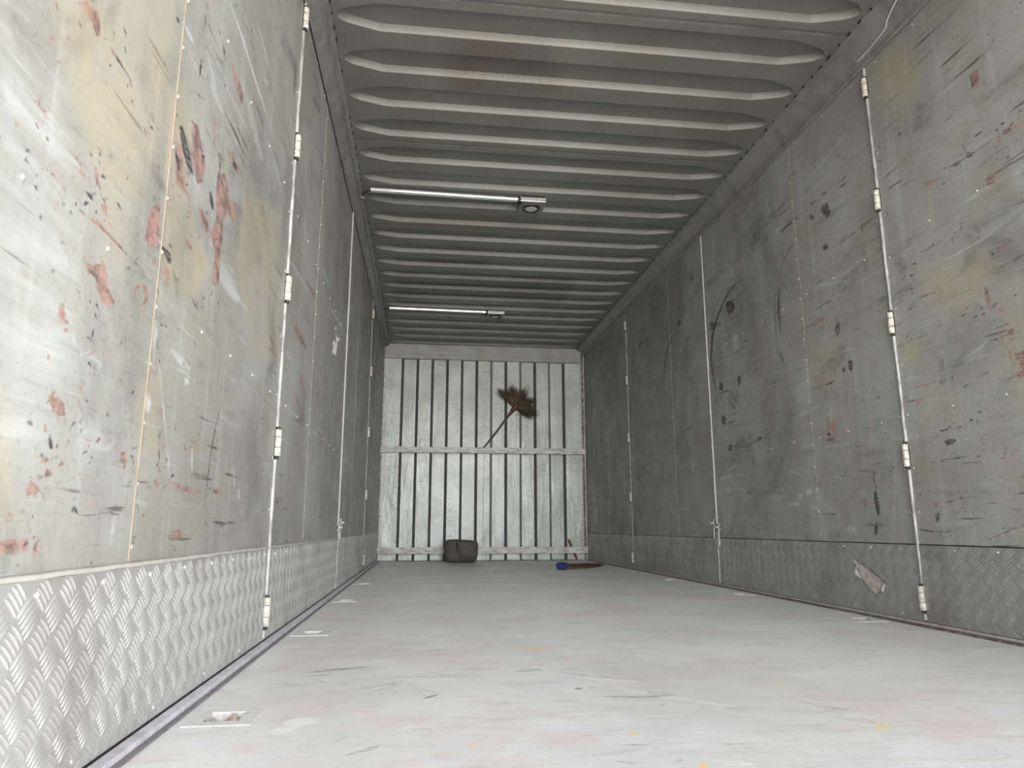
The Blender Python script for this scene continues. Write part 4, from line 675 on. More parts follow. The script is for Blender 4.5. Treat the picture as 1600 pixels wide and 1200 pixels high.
  ('k',0.85,0.0035,[(4.027,1.134),(4.008,1.121),(3.989,1.109),(3.967,1.098),(3.944,1.088),(3.937,1.09),(3.955,1.102),(3.974,1.114),(3.996,1.125),(4.019,1.136)]),
  ('k',0.8,0.0035,[(4.076,1.119),(4.054,1.1),(4.03,1.081),(4.004,1.064),(3.977,1.047),(3.969,1.048),(3.99,1.067),(4.013,1.085),(4.039,1.103),(4.067,1.121)]),
  ('k',0.95,0.0034,[(3.918,0.816),(3.878,0.821),(3.838,0.825),(3.799,0.829),(3.762,0.835),(3.727,0.841),(3.692,0.844),(3.654,0.843),(3.655,0.847),(3.694,0.849),(3.733,0.848),(3.77,0.843),(3.807,0.838),(3.845,0.832),(3.883,0.826),(3.922,0.82)]),
  ('k',0.6,0.0025,[(3.603,0.958),(3.611,0.889),(3.619,0.82),(3.625,0.75),(3.63,0.681),(3.625,0.681),(3.617,0.75),(3.609,0.819),(3.603,0.888),(3.598,0.958)]),
  ('k',0.75,0.0032,[(3.532,0.835),(3.499,0.839),(3.467,0.843),(3.437,0.848),(3.407,0.853),(3.41,0.856),(3.441,0.852),(3.472,0.849),(3.503,0.844),(3.534,0.838)]),
  ('k',0.7,0.0025,[(3.454,0.812),(3.434,0.811),(3.414,0.81),(3.394,0.811),(3.375,0.812),(3.376,0.815),(3.396,0.816),(3.416,0.817),(3.435,0.816),(3.455,0.815)]),
  ('k',0.75,0.0025,[(3.285,0.82),(3.26,0.826),(3.237,0.826),(3.213,0.819),(3.187,0.81),(3.161,0.8),(3.158,0.803),(3.183,0.814),(3.208,0.825),(3.236,0.832),(3.263,0.831),(3.288,0.823)]),
  ('k',0.5,0.0042,[(3.451,0.774),(3.425,0.752),(3.399,0.729),(3.371,0.708),(3.342,0.688),(3.334,0.69),(3.358,0.712),(3.384,0.734),(3.413,0.755),(3.443,0.777)]),
  ('k',0.8,0.0042,[(4.247,0.543),(4.205,0.544),(4.164,0.546),(4.125,0.55),(4.087,0.555),(4.09,0.561),(4.13,0.56),(4.17,0.558),(4.21,0.553),(4.25,0.548)]),
  ('k',0.6,0.0025,[(3.722,0.547),(3.578,0.541),(3.444,0.535),(3.32,0.531),(3.203,0.528),(3.203,0.53),(3.319,0.535),(3.444,0.54),(3.578,0.545),(3.722,0.549)]),
  ('k',0.7,0.0037,[(3.195,0.607),(3.194,0.593),(3.191,0.579),(3.184,0.565),(3.176,0.551),(3.167,0.552),(3.168,0.566),(3.171,0.58),(3.178,0.594),(3.186,0.608)]),
  ('k',0.8,0.0027,[(2.75,0.597),(2.747,0.573),(2.743,0.549),(2.737,0.526),(2.731,0.503),(2.726,0.503),(2.729,0.526),(2.732,0.55),(2.738,0.573),(2.744,0.597)]),
  ('k',0.97,0.0056,[(2.749,0.506),(2.752,0.48),(2.753,0.455),(2.748,0.43),(2.74,0.406),(2.723,0.407),(2.72,0.432),(2.719,0.457),(2.725,0.482),(2.732,0.507)]),
  ('k',1,0.0063,[(2.754,0.384),(2.763,0.369),(2.77,0.354),(2.772,0.339),(2.773,0.324),(2.76,0.324),(2.752,0.338),(2.745,0.353),(2.743,0.368),(2.742,0.383)]),
  ('k',0.7,0.0025,[(2.763,0.323),(2.752,0.319),(2.74,0.315),(2.728,0.311),(2.716,0.308),(2.714,0.31),(2.725,0.314),(2.736,0.318),(2.749,0.322),(2.761,0.325)]),
  ('k',0.5,0.0025,[(2.914,0.617),(2.97,0.582),(3.027,0.547),(3.084,0.509),(3.143,0.471),(3.138,0.468),(3.077,0.506),(3.019,0.543),(2.964,0.579),(2.911,0.615)]),
  ('k',0.55,0.0025,[(2.77,0.605),(2.806,0.574),(2.842,0.543),(2.878,0.51),(2.913,0.477),(2.909,0.475),(2.871,0.507),(2.834,0.539),(2.799,0.571),(2.766,0.603)]),
  ('k',0.95,0.0025,[(2.369,1.355),(2.361,1.353),(2.354,1.352),(2.347,1.353),(2.34,1.354),(2.342,1.358),(2.35,1.36),(2.358,1.361),(2.364,1.36),(2.371,1.359)]),
  ('k',0.95,0.0042,[(2.391,1.317),(2.384,1.314),(2.378,1.312),(2.371,1.313),(2.366,1.313),(2.367,1.319),(2.373,1.321),(2.38,1.323),(2.386,1.323),(2.392,1.323)]),
  ('k',0.7,0.0032,[(2.404,1.349),(2.398,1.347),(2.393,1.346),(2.387,1.346),(2.382,1.346),(2.383,1.35),(2.389,1.352),(2.395,1.354),(2.4,1.354),(2.405,1.353)]),
  ('k',0.85,0.0025,[(2.106,1.306),(2.102,1.305),(2.099,1.304),(2.095,1.305),(2.092,1.305),(2.093,1.308),(2.096,1.31),(2.1,1.31),(2.104,1.31),(2.107,1.309)]),
  ('k',0.85,0.0025,[(2.415,1.193),(2.403,1.193),(2.39,1.193),(2.379,1.194),(2.367,1.196),(2.369,1.199),(2.381,1.199),(2.393,1.199),(2.405,1.198),(2.417,1.196)]),
  ('k',0.8,0.0025,[(2.178,1.083),(2.149,1.084),(2.121,1.086),(2.095,1.088),(2.068,1.091),(2.069,1.093),(2.096,1.092),(2.123,1.09),(2.151,1.088),(2.179,1.085)]),
  ('k',0.85,0.0025,[(2.29,1.084),(2.279,1.082),(2.268,1.08),(2.258,1.08),(2.248,1.079),(2.248,1.082),(2.259,1.085),(2.269,1.086),(2.28,1.087),(2.29,1.087)]),
  ('k',0.75,0.0025,[(2.119,1.044),(2.106,1.044),(2.094,1.045),(2.082,1.046),(2.07,1.048),(2.071,1.051),(2.083,1.051),(2.096,1.05),(2.108,1.049),(2.12,1.047)]),
  ('k',0.9,0.0025,[(2.02,1.082),(2.013,1.08),(2.006,1.078),(1.999,1.078),(1.992,1.078),(1.992,1.081),(1.999,1.083),(2.006,1.084),(2.013,1.084),(2.021,1.085)]),
  ('k',0.85,0.0025,[(2.031,1.18),(2,1.179),(1.97,1.178),(1.942,1.178),(1.914,1.18),(1.887,1.181),(1.888,1.183),(1.915,1.183),(1.943,1.183),(1.972,1.182),(2.001,1.182),(2.031,1.182)]),
  ('k',0.65,0.0042,[(2.307,0.878),(2.297,0.876),(2.287,0.874),(2.278,0.875),(2.269,0.877),(2.27,0.884),(2.28,0.887),(2.29,0.888),(2.299,0.887),(2.309,0.885)]),
  ('k',0.95,0.0025,[(2.099,0.863),(2.092,0.862),(2.085,0.861),(2.079,0.861),(2.072,0.862),(2.072,0.865),(2.079,0.866),(2.086,0.867),(2.093,0.867),(2.099,0.867)]),
  ('k',0.7,0.0025,[(2.211,0.854),(2.195,0.853),(2.178,0.853),(2.162,0.853),(2.146,0.854),(2.147,0.856),(2.163,0.857),(2.179,0.857),(2.195,0.857),(2.212,0.856)]),
  ('k',0.85,0.0025,[(2.192,0.833),(2.188,0.834),(2.183,0.835),(2.18,0.837),(2.177,0.839),(2.179,0.843),(2.184,0.843),(2.188,0.842),(2.192,0.84),(2.195,0.837)]),
  ('k',0.6,0.0025,[(2.482,0.81),(2.471,0.789),(2.461,0.769),(2.453,0.749),(2.447,0.728),(2.442,0.708),(2.437,0.708),(2.44,0.729),(2.444,0.75),(2.453,0.77),(2.465,0.791),(2.478,0.811)]),
  ('k',1,0.0025,[(2.338,0.7),(2.324,0.699),(2.31,0.699),(2.297,0.7),(2.283,0.702),(2.284,0.705),(2.298,0.706),(2.311,0.706),(2.325,0.705),(2.339,0.703)]),
  ('k',0.95,0.0025,[(2.268,0.702),(2.256,0.701),(2.243,0.701),(2.231,0.701),(2.219,0.702),(2.219,0.705),(2.231,0.706),(2.244,0.706),(2.256,0.706),(2.268,0.705)]),
  ('k',0.5,0.0025,[(2.263,0.657),(2.263,0.65),(2.263,0.643),(2.261,0.636),(2.258,0.629),(2.254,0.629),(2.254,0.636),(2.254,0.643),(2.256,0.65),(2.258,0.657)]),
  ('k',0.95,0.0025,[(2.26,0.592),(2.257,0.594),(2.253,0.595),(2.251,0.598),(2.25,0.6),(2.254,0.603),(2.257,0.602),(2.261,0.6),(2.263,0.598),(2.264,0.595)]),
  ('k',0.85,0.0025,[(2.353,0.446),(2.338,0.445),(2.324,0.445),(2.31,0.445),(2.296,0.447),(2.296,0.45),(2.31,0.451),(2.324,0.451),(2.338,0.451),(2.352,0.45)]),
  ('k',0.95,0.0025,[(2.277,0.455),(2.272,0.454),(2.267,0.453),(2.263,0.455),(2.258,0.456),(2.259,0.46),(2.263,0.461),(2.268,0.461),(2.272,0.46),(2.277,0.458)]),
  ('k',0.7,0.0025,[(2.288,0.423),(2.272,0.423),(2.257,0.423),(2.241,0.424),(2.226,0.425),(2.226,0.427),(2.241,0.427),(2.257,0.427),(2.272,0.426),(2.288,0.424)]),
  ('k',0.95,0.0025,[(2.263,0.408),(2.259,0.408),(2.255,0.408),(2.251,0.41),(2.248,0.412),(2.249,0.416),(2.253,0.416),(2.257,0.416),(2.261,0.414),(2.264,0.412)]),
  ('k',0.95,0.0025,[(2.153,0.398),(2.144,0.397),(2.135,0.397),(2.127,0.397),(2.118,0.397),(2.118,0.4),(2.126,0.401),(2.135,0.401),(2.143,0.401),(2.152,0.4)]),
  ('k',0.85,0.0025,[(2.381,0.34),(2.376,0.338),(2.37,0.336),(2.363,0.335),(2.357,0.334),(2.355,0.337),(2.36,0.339),(2.366,0.341),(2.372,0.342),(2.379,0.343)]),
  ('k',0.6,0.0025,[(2.389,0.327),(2.383,0.327),(2.376,0.326),(2.37,0.327),(2.363,0.327),(2.363,0.329),(2.369,0.33),(2.376,0.33),(2.382,0.33),(2.389,0.329)]),
  ('k',0.85,0.0027,[(2.634,0.84),(2.631,0.839),(2.628,0.838),(2.625,0.839),(2.622,0.84),(2.623,0.844),(2.627,0.845),(2.63,0.845),(2.633,0.845),(2.636,0.843)]),
  ('k',0.75,0.0042,[(4.6,1.712),(4.74,1.78),(4.892,1.81),(5.022,1.792),(5.113,1.744),(5.173,1.682),(5.207,1.612),(5.226,1.537),(5.243,1.462),(5.263,1.387),(5.246,1.384),(5.224,1.458),(5.199,1.531),(5.175,1.604),(5.139,1.672),(5.081,1.732),(4.997,1.779),(4.879,1.799),(4.743,1.775),(4.607,1.709)]),
  ('k',0.6,0.006,[(5.532,1.796),(5.7,1.79),(5.86,1.776),(5.975,1.737),(6.053,1.681),(6.105,1.618),(6.13,1.547),(6.152,1.476),(6.118,1.47),(6.09,1.539),(6.049,1.604),(5.991,1.664),(5.917,1.717),(5.817,1.756),(5.675,1.776),(5.515,1.785)]),
  ('k',0.7,0.0036,[(4.97,1.124),(4.948,1.091),(4.924,1.059),(4.874,1.034),(4.8,1.025),(4.737,1.034),(4.705,1.056),(4.682,1.081),(4.696,1.085),(4.722,1.061),(4.757,1.044),(4.809,1.038),(4.862,1.043),(4.899,1.062),(4.928,1.091),(4.954,1.123)]),
  ('k',0.5,0.0105,[(4.706,2.007),(4.742,1.977),(4.773,1.944),(4.79,1.906),(4.803,1.866),(4.767,1.852),(4.731,1.883),(4.7,1.916),(4.683,1.953),(4.671,1.993)]),
  ('k',0.5,0.0025,[(3.199,1.087),(3.191,1.057),(3.182,1.027),(3.171,0.997),(3.159,0.967),(3.154,0.967),(3.162,0.997),(3.171,1.027),(3.182,1.057),(3.194,1.087)]),
  ('k',0.4,0.0042,[(3.666,1.002),(3.571,1.007),(3.481,1.012),(3.396,1.019),(3.315,1.027),(3.318,1.032),(3.402,1.028),(3.488,1.023),(3.577,1.016),(3.67,1.008)]),
  ('k',0.4,0.0026,[(2.698,1.234),(2.683,1.187),(2.667,1.14),(2.65,1.094),(2.633,1.048),(2.628,1.048),(2.642,1.094),(2.657,1.14),(2.675,1.186),(2.693,1.234)]),
  ('k',0.7,0.0026,[(2.43,1.102),(2.421,1.105),(2.412,1.109),(2.405,1.113),(2.398,1.118),(2.401,1.121),(2.41,1.118),(2.418,1.114),(2.426,1.11),(2.433,1.105)]),
  ('k',0.5,0.0032,[(2.812,0.544),(2.813,0.537),(2.813,0.531),(2.81,0.524),(2.807,0.517),(2.801,0.518),(2.8,0.524),(2.799,0.531),(2.802,0.538),(2.805,0.545)]),
  ('k',0.4,0.0032,[(3.351,0.435),(3.342,0.399),(3.331,0.364),(3.317,0.33),(3.301,0.296),(3.293,0.297),(3.302,0.332),(3.313,0.366),(3.327,0.401),(3.342,0.436)]),
  ('k',0.2,0.0084,[(3.552,2.255),(3.399,2.223),(3.258,2.195),(3.13,2.175),(3.012,2.157),(3.019,2.17),(3.144,2.197),(3.276,2.224),(3.415,2.247),(3.563,2.27)]),
  ('k',0.35,0.0025,[(2.801,0.86),(2.737,0.868),(2.676,0.876),(2.617,0.884),(2.561,0.893),(2.562,0.896),(2.619,0.889),(2.679,0.881),(2.74,0.872),(2.803,0.863)]),
  ('k',0.4,0.0025,[(2.19,0.941),(2.143,0.952),(2.098,0.963),(2.054,0.974),(2.013,0.985),(2.014,0.987),(2.056,0.978),(2.1,0.967),(2.145,0.956),(2.191,0.944)]),
  ('k',0.55,0.0025,[(2.303,1.228),(2.244,1.226),(2.188,1.224),(2.134,1.223),(2.083,1.222),(2.083,1.224),(2.135,1.226),(2.189,1.228),(2.245,1.229),(2.303,1.23)]),
  ('k',0.25,0.0084,[(2.474,1.86),(2.468,1.818),(2.458,1.775),(2.441,1.732),(2.421,1.688),(2.4,1.684),(2.406,1.724),(2.415,1.765),(2.432,1.809),(2.452,1.854)]),
  ('k',0.4,0.0025,[(2.193,0.759),(2.174,0.744),(2.155,0.73),(2.136,0.716),(2.117,0.703),(2.115,0.705),(2.133,0.719),(2.151,0.733),(2.171,0.747),(2.191,0.761)]),
  ('k',0.3,0.0025,[(2.531,0.515),(2.523,0.466),(2.513,0.417),(2.503,0.369),(2.492,0.322),(2.489,0.323),(2.497,0.37),(2.506,0.418),(2.517,0.466),(2.528,0.515)]),
  ('k',0.8,0.0025,[(2.159,0.622),(2.152,0.618),(2.146,0.615),(2.14,0.613),(2.133,0.61),(2.131,0.612),(2.137,0.616),(2.143,0.619),(2.15,0.621),(2.157,0.624)]),
  ('k',0.7,0.0026,[(2.792,1.202),(2.773,1.202),(2.755,1.202),(2.738,1.204),(2.722,1.206),(2.724,1.209),(2.742,1.21),(2.76,1.21),(2.777,1.208),(2.794,1.206)]),
  ('k',0.3,0.0094,[(2.73,1.507),(2.722,1.48),(2.713,1.453),(2.696,1.425),(2.678,1.399),(2.66,1.398),(2.667,1.424),(2.676,1.451),(2.692,1.478),(2.711,1.505)]),
  ('k',0.9,0.0036,[(2.342,1.901),(2.345,1.895),(2.35,1.892),(2.354,1.898),(2.357,1.903),(2.358,1.911),(2.355,1.917),(2.351,1.917),(2.345,1.917),(2.344,1.909)]),
  ('k',0.85,0.012,[(2.847,1.809),(2.864,1.795),(2.883,1.784),(2.91,1.799),(2.923,1.824),(2.933,1.849),(2.927,1.874),(2.899,1.873),(2.869,1.864),(2.86,1.834)]),
  ('k',0.75,0.0075,[(2.987,1.841),(2.995,1.835),(3.006,1.832),(3.023,1.838),(3.033,1.851),(3.039,1.865),(3.034,1.876),(3.016,1.871),(2.999,1.868),(2.993,1.853)]),
  ('k',0.45,0.012,[(2.961,1.963),(2.981,1.949),(3.006,1.948),(3.03,1.964),(3.054,1.984),(3.061,2.013),(3.043,2.026),(3.021,2.033),(2.993,2.021),(2.968,1.994)]),
  ('k',0.75,0.0075,[(2.897,1.648),(2.905,1.638),(2.92,1.64),(2.935,1.642),(2.949,1.654),(2.95,1.67),(2.939,1.676),(2.928,1.679),(2.911,1.678),(2.898,1.663)]),
  ('k',0.75,0.01,[(4.219,1.655),(4.217,1.632),(4.249,1.63),(4.279,1.641),(4.295,1.661),(4.318,1.684),(4.292,1.694),(4.269,1.698),(4.243,1.69),(4.223,1.674)]),
  ('k',1,0.014,[(3.912,1.679),(3.933,1.66),(3.964,1.651),(4.009,1.657),(4.027,1.692),(4.027,1.716),(4.035,1.752),(3.99,1.743),(3.958,1.729),(3.916,1.711)]),
  ('k',0.75,0.0075,[(2.865,1.24),(2.875,1.221),(2.888,1.214),(2.902,1.217),(2.911,1.231),(2.919,1.255),(2.903,1.27),(2.892,1.284),(2.875,1.285),(2.865,1.264)]),
  ('k',0.42,0.015,[(2.748,1.338),(2.76,1.327),(2.787,1.317),(2.83,1.339),(2.874,1.359),(2.894,1.386),(2.86,1.392),(2.821,1.386),(2.779,1.379),(2.753,1.356)]),
  ('k',0.9,0.006,[(2.802,1.055),(2.808,1.038),(2.82,1.032),(2.831,1.037),(2.837,1.048),(2.844,1.065),(2.836,1.084),(2.823,1.091),(2.812,1.083),(2.801,1.075)]),
  ('k',0.8,0.0053,[(2.86,1.051),(2.865,1.043),(2.873,1.037),(2.883,1.041),(2.888,1.048),(2.894,1.058),(2.886,1.066),(2.878,1.07),(2.869,1.067),(2.859,1.062)]),
  ('k',0.95,0.008,[(4.146,1.231),(4.152,1.214),(4.171,1.205),(4.193,1.212),(4.219,1.222),(4.212,1.244),(4.203,1.259),(4.186,1.273),(4.165,1.262),(4.148,1.249)]),
  ('k',0.9,0.006,[(3.896,1.217),(3.907,1.199),(3.919,1.189),(3.937,1.181),(3.944,1.204),(3.946,1.227),(3.936,1.245),(3.924,1.259),(3.909,1.255),(3.893,1.243)]),
  ('k',1,0.009,[(4.132,1.013),(4.146,0.997),(4.163,0.979),(4.187,0.99),(4.202,1.005),(4.21,1.025),(4.202,1.046),(4.178,1.052),(4.152,1.055),(4.139,1.033)]),
  ('k',1,0.0045,[(4.077,0.835),(4.081,0.818),(4.099,0.816),(4.115,0.813),(4.129,0.824),(4.13,0.841),(4.122,0.856),(4.107,0.86),(4.093,0.859),(4.076,0.853)]),
  ('k',1,0.0068,[(3.692,0.843),(3.7,0.835),(3.71,0.83),(3.724,0.831),(3.737,0.838),(3.744,0.849),(3.738,0.861),(3.719,0.86),(3.706,0.859),(3.693,0.853)]),
  ('k',0.95,0.0036,[(3.015,0.78),(3.021,0.776),(3.031,0.774),(3.044,0.777),(3.052,0.781),(3.056,0.785),(3.055,0.79),(3.043,0.792),(3.03,0.788),(3.022,0.784)]),
  ('k',0.8,0.0045,[(2.378,0.396),(2.384,0.386),(2.392,0.376),(2.403,0.375),(2.405,0.388),(2.409,0.397),(2.404,0.407),(2.395,0.412),(2.387,0.413),(2.378,0.408)]),
  ('k',0.9,0.0025,[(2.096,0.354),(2.098,0.35),(2.103,0.35),(2.108,0.35),(2.112,0.351),(2.114,0.354),(2.111,0.356),(2.106,0.357),(2.101,0.359),(2.098,0.356)]),
  ('k',0.9,0.003,[(2.597,0.592),(2.597,0.589),(2.602,0.588),(2.607,0.588),(2.611,0.59),(2.612,0.594),(2.609,0.596),(2.606,0.598),(2.601,0.597),(2.597,0.596)]),
  ('k',0.85,0.0036,[(2.646,0.884),(2.646,0.88),(2.654,0.88),(2.663,0.88),(2.668,0.884),(2.673,0.889),(2.668,0.892),(2.66,0.892),(2.652,0.891),(2.645,0.887)]),
  ('k',0.6,0.003,[(2.141,0.708),(2.143,0.701),(2.148,0.701),(2.154,0.697),(2.157,0.703),(2.156,0.71),(2.155,0.717),(2.149,0.72),(2.145,0.717),(2.141,0.714)]),
  ('k',0.8,0.01,[(4.796,1.838),(4.805,1.826),(4.827,1.82),(4.854,1.833),(4.89,1.845),(4.892,1.866),(4.87,1.873),(4.852,1.884),(4.821,1.871),(4.792,1.855)]),
  ('k',0.5,0.01,[(4.728,1.602),(4.735,1.569),(4.759,1.546),(4.786,1.562),(4.808,1.586),(4.827,1.627),(4.805,1.665),(4.773,1.672),(4.747,1.658),(4.718,1.641)]),
  ('k',0.42,0.0125,[(4.724,1.365),(4.726,1.274),(4.77,1.269),(4.807,1.26),(4.836,1.306),(4.839,1.389),(4.806,1.448),(4.774,1.475),(4.741,1.478),(4.719,1.433)]),
  ('k',0.65,0.009,[(5.742,1.931),(5.767,1.899),(5.799,1.898),(5.835,1.884),(5.855,1.923),(5.85,1.959),(5.843,1.991),(5.815,2),(5.779,2.011),(5.763,1.971)]),
  ('k',0.6,0.01,[(4.517,2.085),(4.515,2.059),(4.55,2.064),(4.583,2.075),(4.621,2.096),(4.609,2.118),(4.617,2.149),(4.577,2.146),(4.541,2.127),(4.505,2.106)]),
  ('k',0.42,0.03,[(2.609,1.968),(2.647,1.949),(2.716,1.964),(2.79,2.013),(2.87,2.071),(2.88,2.122),(2.825,2.123),(2.78,2.138),(2.707,2.075),(2.661,2.029)]),
  ('k',0.45,0.009,[(2.258,0.911),(2.265,0.874),(2.284,0.846),(2.301,0.862),(2.308,0.89),(2.314,0.924),(2.302,0.964),(2.282,0.972),(2.262,0.977),(2.259,0.941)]),
  ('k',0.5,0.024,[(3.922,1.105),(3.923,1.062),(3.991,1.056),(4.066,1.058),(4.088,1.105),(4.148,1.146),(4.108,1.181),(4.046,1.201),(3.98,1.168),(3.92,1.144)]),
  ('k',0.25,0.015,[(3.119,1.972),(3.128,1.942),(3.169,1.956),(3.201,1.969),(3.226,1.997),(3.229,2.025),(3.22,2.047),(3.189,2.048),(3.152,2.037),(3.13,2.004)]),
  ('k',0.35,0.0135,[(3.91,1.259),(3.923,1.218),(3.964,1.203),(4.009,1.208),(4.036,1.246),(4.041,1.287),(4.023,1.321),(3.987,1.336),(3.937,1.348),(3.894,1.31)]),
  ('k',0.18,0.036,[(6.487,1.723),(6.566,1.488),(6.745,1.415),(6.927,1.425),(7.085,1.584),(7.102,1.848),(6.985,2.035),(6.842,2.154),(6.639,2.207),(6.538,1.964)]),
  ('k',0.2,0.035,[(5.163,1.253),(5.197,1.083),(5.343,1.064),(5.461,1.083),(5.618,1.135),(5.555,1.318),(5.533,1.47),(5.407,1.513),(5.275,1.525),(5.158,1.424)]),
  ('k',0.22,0.018,[(2.2,0.475),(2.224,0.432),(2.244,0.381),(2.264,0.401),(2.276,0.429),(2.276,0.479),(2.264,0.541),(2.237,0.563),(2.215,0.559),(2.196,0.537)]),
  ('k',0.3,0.015,[(2.596,1.573),(2.61,1.565),(2.629,1.563),(2.658,1.566),(2.683,1.589),(2.672,1.606),(2.663,1.616),(2.645,1.617),(2.618,1.614),(2.602,1.592)]),
  ('k',0.7,0.0045,[(3.856,0.554),(3.867,0.55),(3.881,0.545),(3.907,0.546),(3.92,0.552),(3.933,0.558),(3.92,0.563),(3.902,0.566),(3.876,0.568),(3.855,0.562)]),
  ('k',0.2,0.015,[(2.348,1.206),(2.348,1.189),(2.39,1.192),(2.438,1.21),(2.468,1.231),(2.474,1.248),(2.479,1.269),(2.431,1.262),(2.388,1.241),(2.341,1.222)]),
  ('k',0.2,0.014,[(2.358,1.925),(2.368,1.896),(2.398,1.889),(2.434,1.907),(2.448,1.949),(2.46,1.987),(2.448,2.018),(2.414,2.015),(2.377,2.002),(2.366,1.959)]),
  ('k',1,0.0025,[(2.314,0.663),(2.296,0.668),(2.262,0.667),(2.254,0.658),(2.264,0.653),(2.287,0.646),(2.306,0.645)]),
  ('p',1,0.006,[(3.22,0.524),(3.231,0.518),(3.244,0.515),(3.261,0.514),(3.277,0.518),(3.274,0.526),(3.273,0.534),(3.256,0.537),(3.237,0.538),(3.228,0.531)]),
  ('p',0.8,0.0045,[(3.308,0.509),(3.318,0.5),(3.326,0.491),(3.338,0.492),(3.344,0.501),(3.345,0.511),(3.344,0.524),(3.332,0.526),(3.322,0.525),(3.313,0.52)]),
  ('p',0.65,0.0045,[(3.353,0.473),(3.362,0.469),(3.381,0.463),(3.424,0.466),(3.444,0.472),(3.455,0.477),(3.46,0.483),(3.419,0.484),(3.385,0.482),(3.343,0.48)]),
  ('p',0.55,0.01,[(3.887,1.458),(3.893,1.427),(3.921,1.416),(3.952,1.422),(3.971,1.451),(3.982,1.484),(3.961,1.507),(3.936,1.514),(3.907,1.516),(3.886,1.49)]),
  ('p',0.45,0.028,[(7.47,0.592),(7.53,0.407),(7.691,0.37),(7.851,0.29),(7.982,0.414),(8.013,0.609),(7.949,0.804),(7.789,0.9),(7.636,0.858),(7.53,0.753)]),
  ('p',0.25,0.021,[(3.15,1.045),(3.158,0.962),(3.212,0.918),(3.27,0.926),(3.305,0.993),(3.313,1.079),(3.279,1.155),(3.226,1.19),(3.176,1.171),(3.135,1.125)]),
  ('p',0.5,0.012,[(2.898,0.344),(2.908,0.333),(2.923,0.321),(2.949,0.321),(2.96,0.333),(2.967,0.344),(2.962,0.357),(2.941,0.366),(2.919,0.363),(2.905,0.355)]),
  ('p',0.25,0.015,[(2.953,0.886),(2.954,0.848),(2.987,0.843),(3.018,0.839),(3.05,0.859),(3.05,0.902),(3.027,0.932),(3.001,0.962),(2.969,0.944),(2.953,0.916)]),
  ('p',0.45,0.02,[(3.515,0.488),(3.54,0.474),(3.574,0.457),(3.641,0.455),(3.701,0.47),(3.723,0.496),(3.665,0.511),(3.631,0.532),(3.561,0.525),(3.52,0.508)]),
  ('p',0.25,0.02,[(4.355,1.29),(4.402,1.146),(4.457,1.079),(4.508,1.08),(4.557,1.148),(4.537,1.327),(4.507,1.503),(4.442,1.592),(4.381,1.584),(4.349,1.463)]),
  ('p',0.35,0.024,[(4.084,0.527),(4.131,0.418),(4.195,0.354),(4.267,0.341),(4.291,0.441),(4.342,0.537),(4.277,0.65),(4.212,0.737),(4.14,0.721),(4.083,0.655)]),
  ('p',0.8,0.0036,[(4.022,1.951),(4.006,1.962),(3.988,1.969),(3.97,1.968),(3.952,1.957),(3.938,1.941),(3.934,1.925),(3.936,1.91),(3.948,1.9),(3.966,1.897),(3.989,1.904),(4.019,1.923),(4.025,1.921),(3.993,1.9),(3.96,1.888),(3.932,1.889),(3.915,1.9),(3.911,1.917),(3.916,1.938),(3.937,1.96),(3.972,1.978),(4,1.979),(4.017,1.968),(4.032,1.957)]),
  ('p',0.6,0.0042,[(4.142,1.549),(4.111,1.543),(4.082,1.538),(4.055,1.536),(4.028,1.534),(4.031,1.541),(4.06,1.547),(4.089,1.552),(4.117,1.554),(4.145,1.556)]),
  ('p',0.3,0.0126,[(3.236,0.55),(3.204,0.514),(3.17,0.48),(3.126,0.451),(3.08,0.424),(3.054,0.434),(3.083,0.468),(3.115,0.5),(3.159,0.53),(3.208,0.559)]),
  ('p',0.25,0.0042,[(2.655,0.295),(2.631,0.389),(2.609,0.482),(2.591,0.575),(2.574,0.669),(2.585,0.67),(2.609,0.577),(2.632,0.483),(2.65,0.389),(2.667,0.295)]),
 ],
 'floor': [
  ('k',0.5,0.0025,[(0.454,1.805),(0.422,1.785),(0.391,1.764),(0.362,1.738),(0.334,1.711),(0.336,1.699),(0.365,1.717),(0.394,1.737),(0.424,1.763),(0.455,1.791)]),
  ('p',0.6,0.0025,[(0.466,1.788),(0.435,1.769),(0.404,1.749),(0.375,1.726),(0.346,1.702),(0.348,1.693),(0.376,1.71),(0.406,1.729),(0.436,1.752),(0.467,1.777)]),
  ('k',0.5,0.004,[(0.454,1.805),(0.429,1.77),(0.406,1.734),(0.385,1.696),(0.365,1.658),(0.367,1.647),(0.388,1.677),(0.41,1.709),(0.432,1.749),(0.455,1.792)]),
  ('p',0.6,0.0025,[(0.466,1.788),(0.442,1.754),(0.419,1.72),(0.397,1.684),(0.377,1.649),(0.378,1.641),(0.399,1.67),(0.421,1.701),(0.444,1.738),(0.467,1.778)]),
  ('k',0.5,0.0025,[(0.453,1.805),(0.437,1.767),(0.421,1.729),(0.406,1.688),(0.393,1.648),(0.395,1.638),(0.409,1.67),(0.424,1.705),(0.44,1.747),(0.455,1.792)]),
  ('p',0.6,0.004,[(0.466,1.787),(0.449,1.751),(0.433,1.714),(0.418,1.677),(0.405,1.64),(0.406,1.632),(0.421,1.663),(0.436,1.697),(0.451,1.736),(0.467,1.778)]),
  ('k',0.5,0.0025,[(0.453,1.803),(0.445,1.757),(0.438,1.713),(0.433,1.668),(0.428,1.625),(0.43,1.617),(0.437,1.656),(0.443,1.697),(0.449,1.743),(0.456,1.794)]),
  ('p',0.6,0.0025,[(0.466,1.786),(0.458,1.742),(0.451,1.7),(0.445,1.658),(0.439,1.617),(0.441,1.611),(0.448,1.648),(0.454,1.688),(0.461,1.732),(0.468,1.779)]),
  ('k',0.5,0.004,[(0.453,1.797),(0.456,1.746),(0.46,1.699),(0.464,1.656),(0.468,1.615),(0.471,1.618),(0.468,1.66),(0.465,1.705),(0.461,1.752),(0.456,1.8)]),
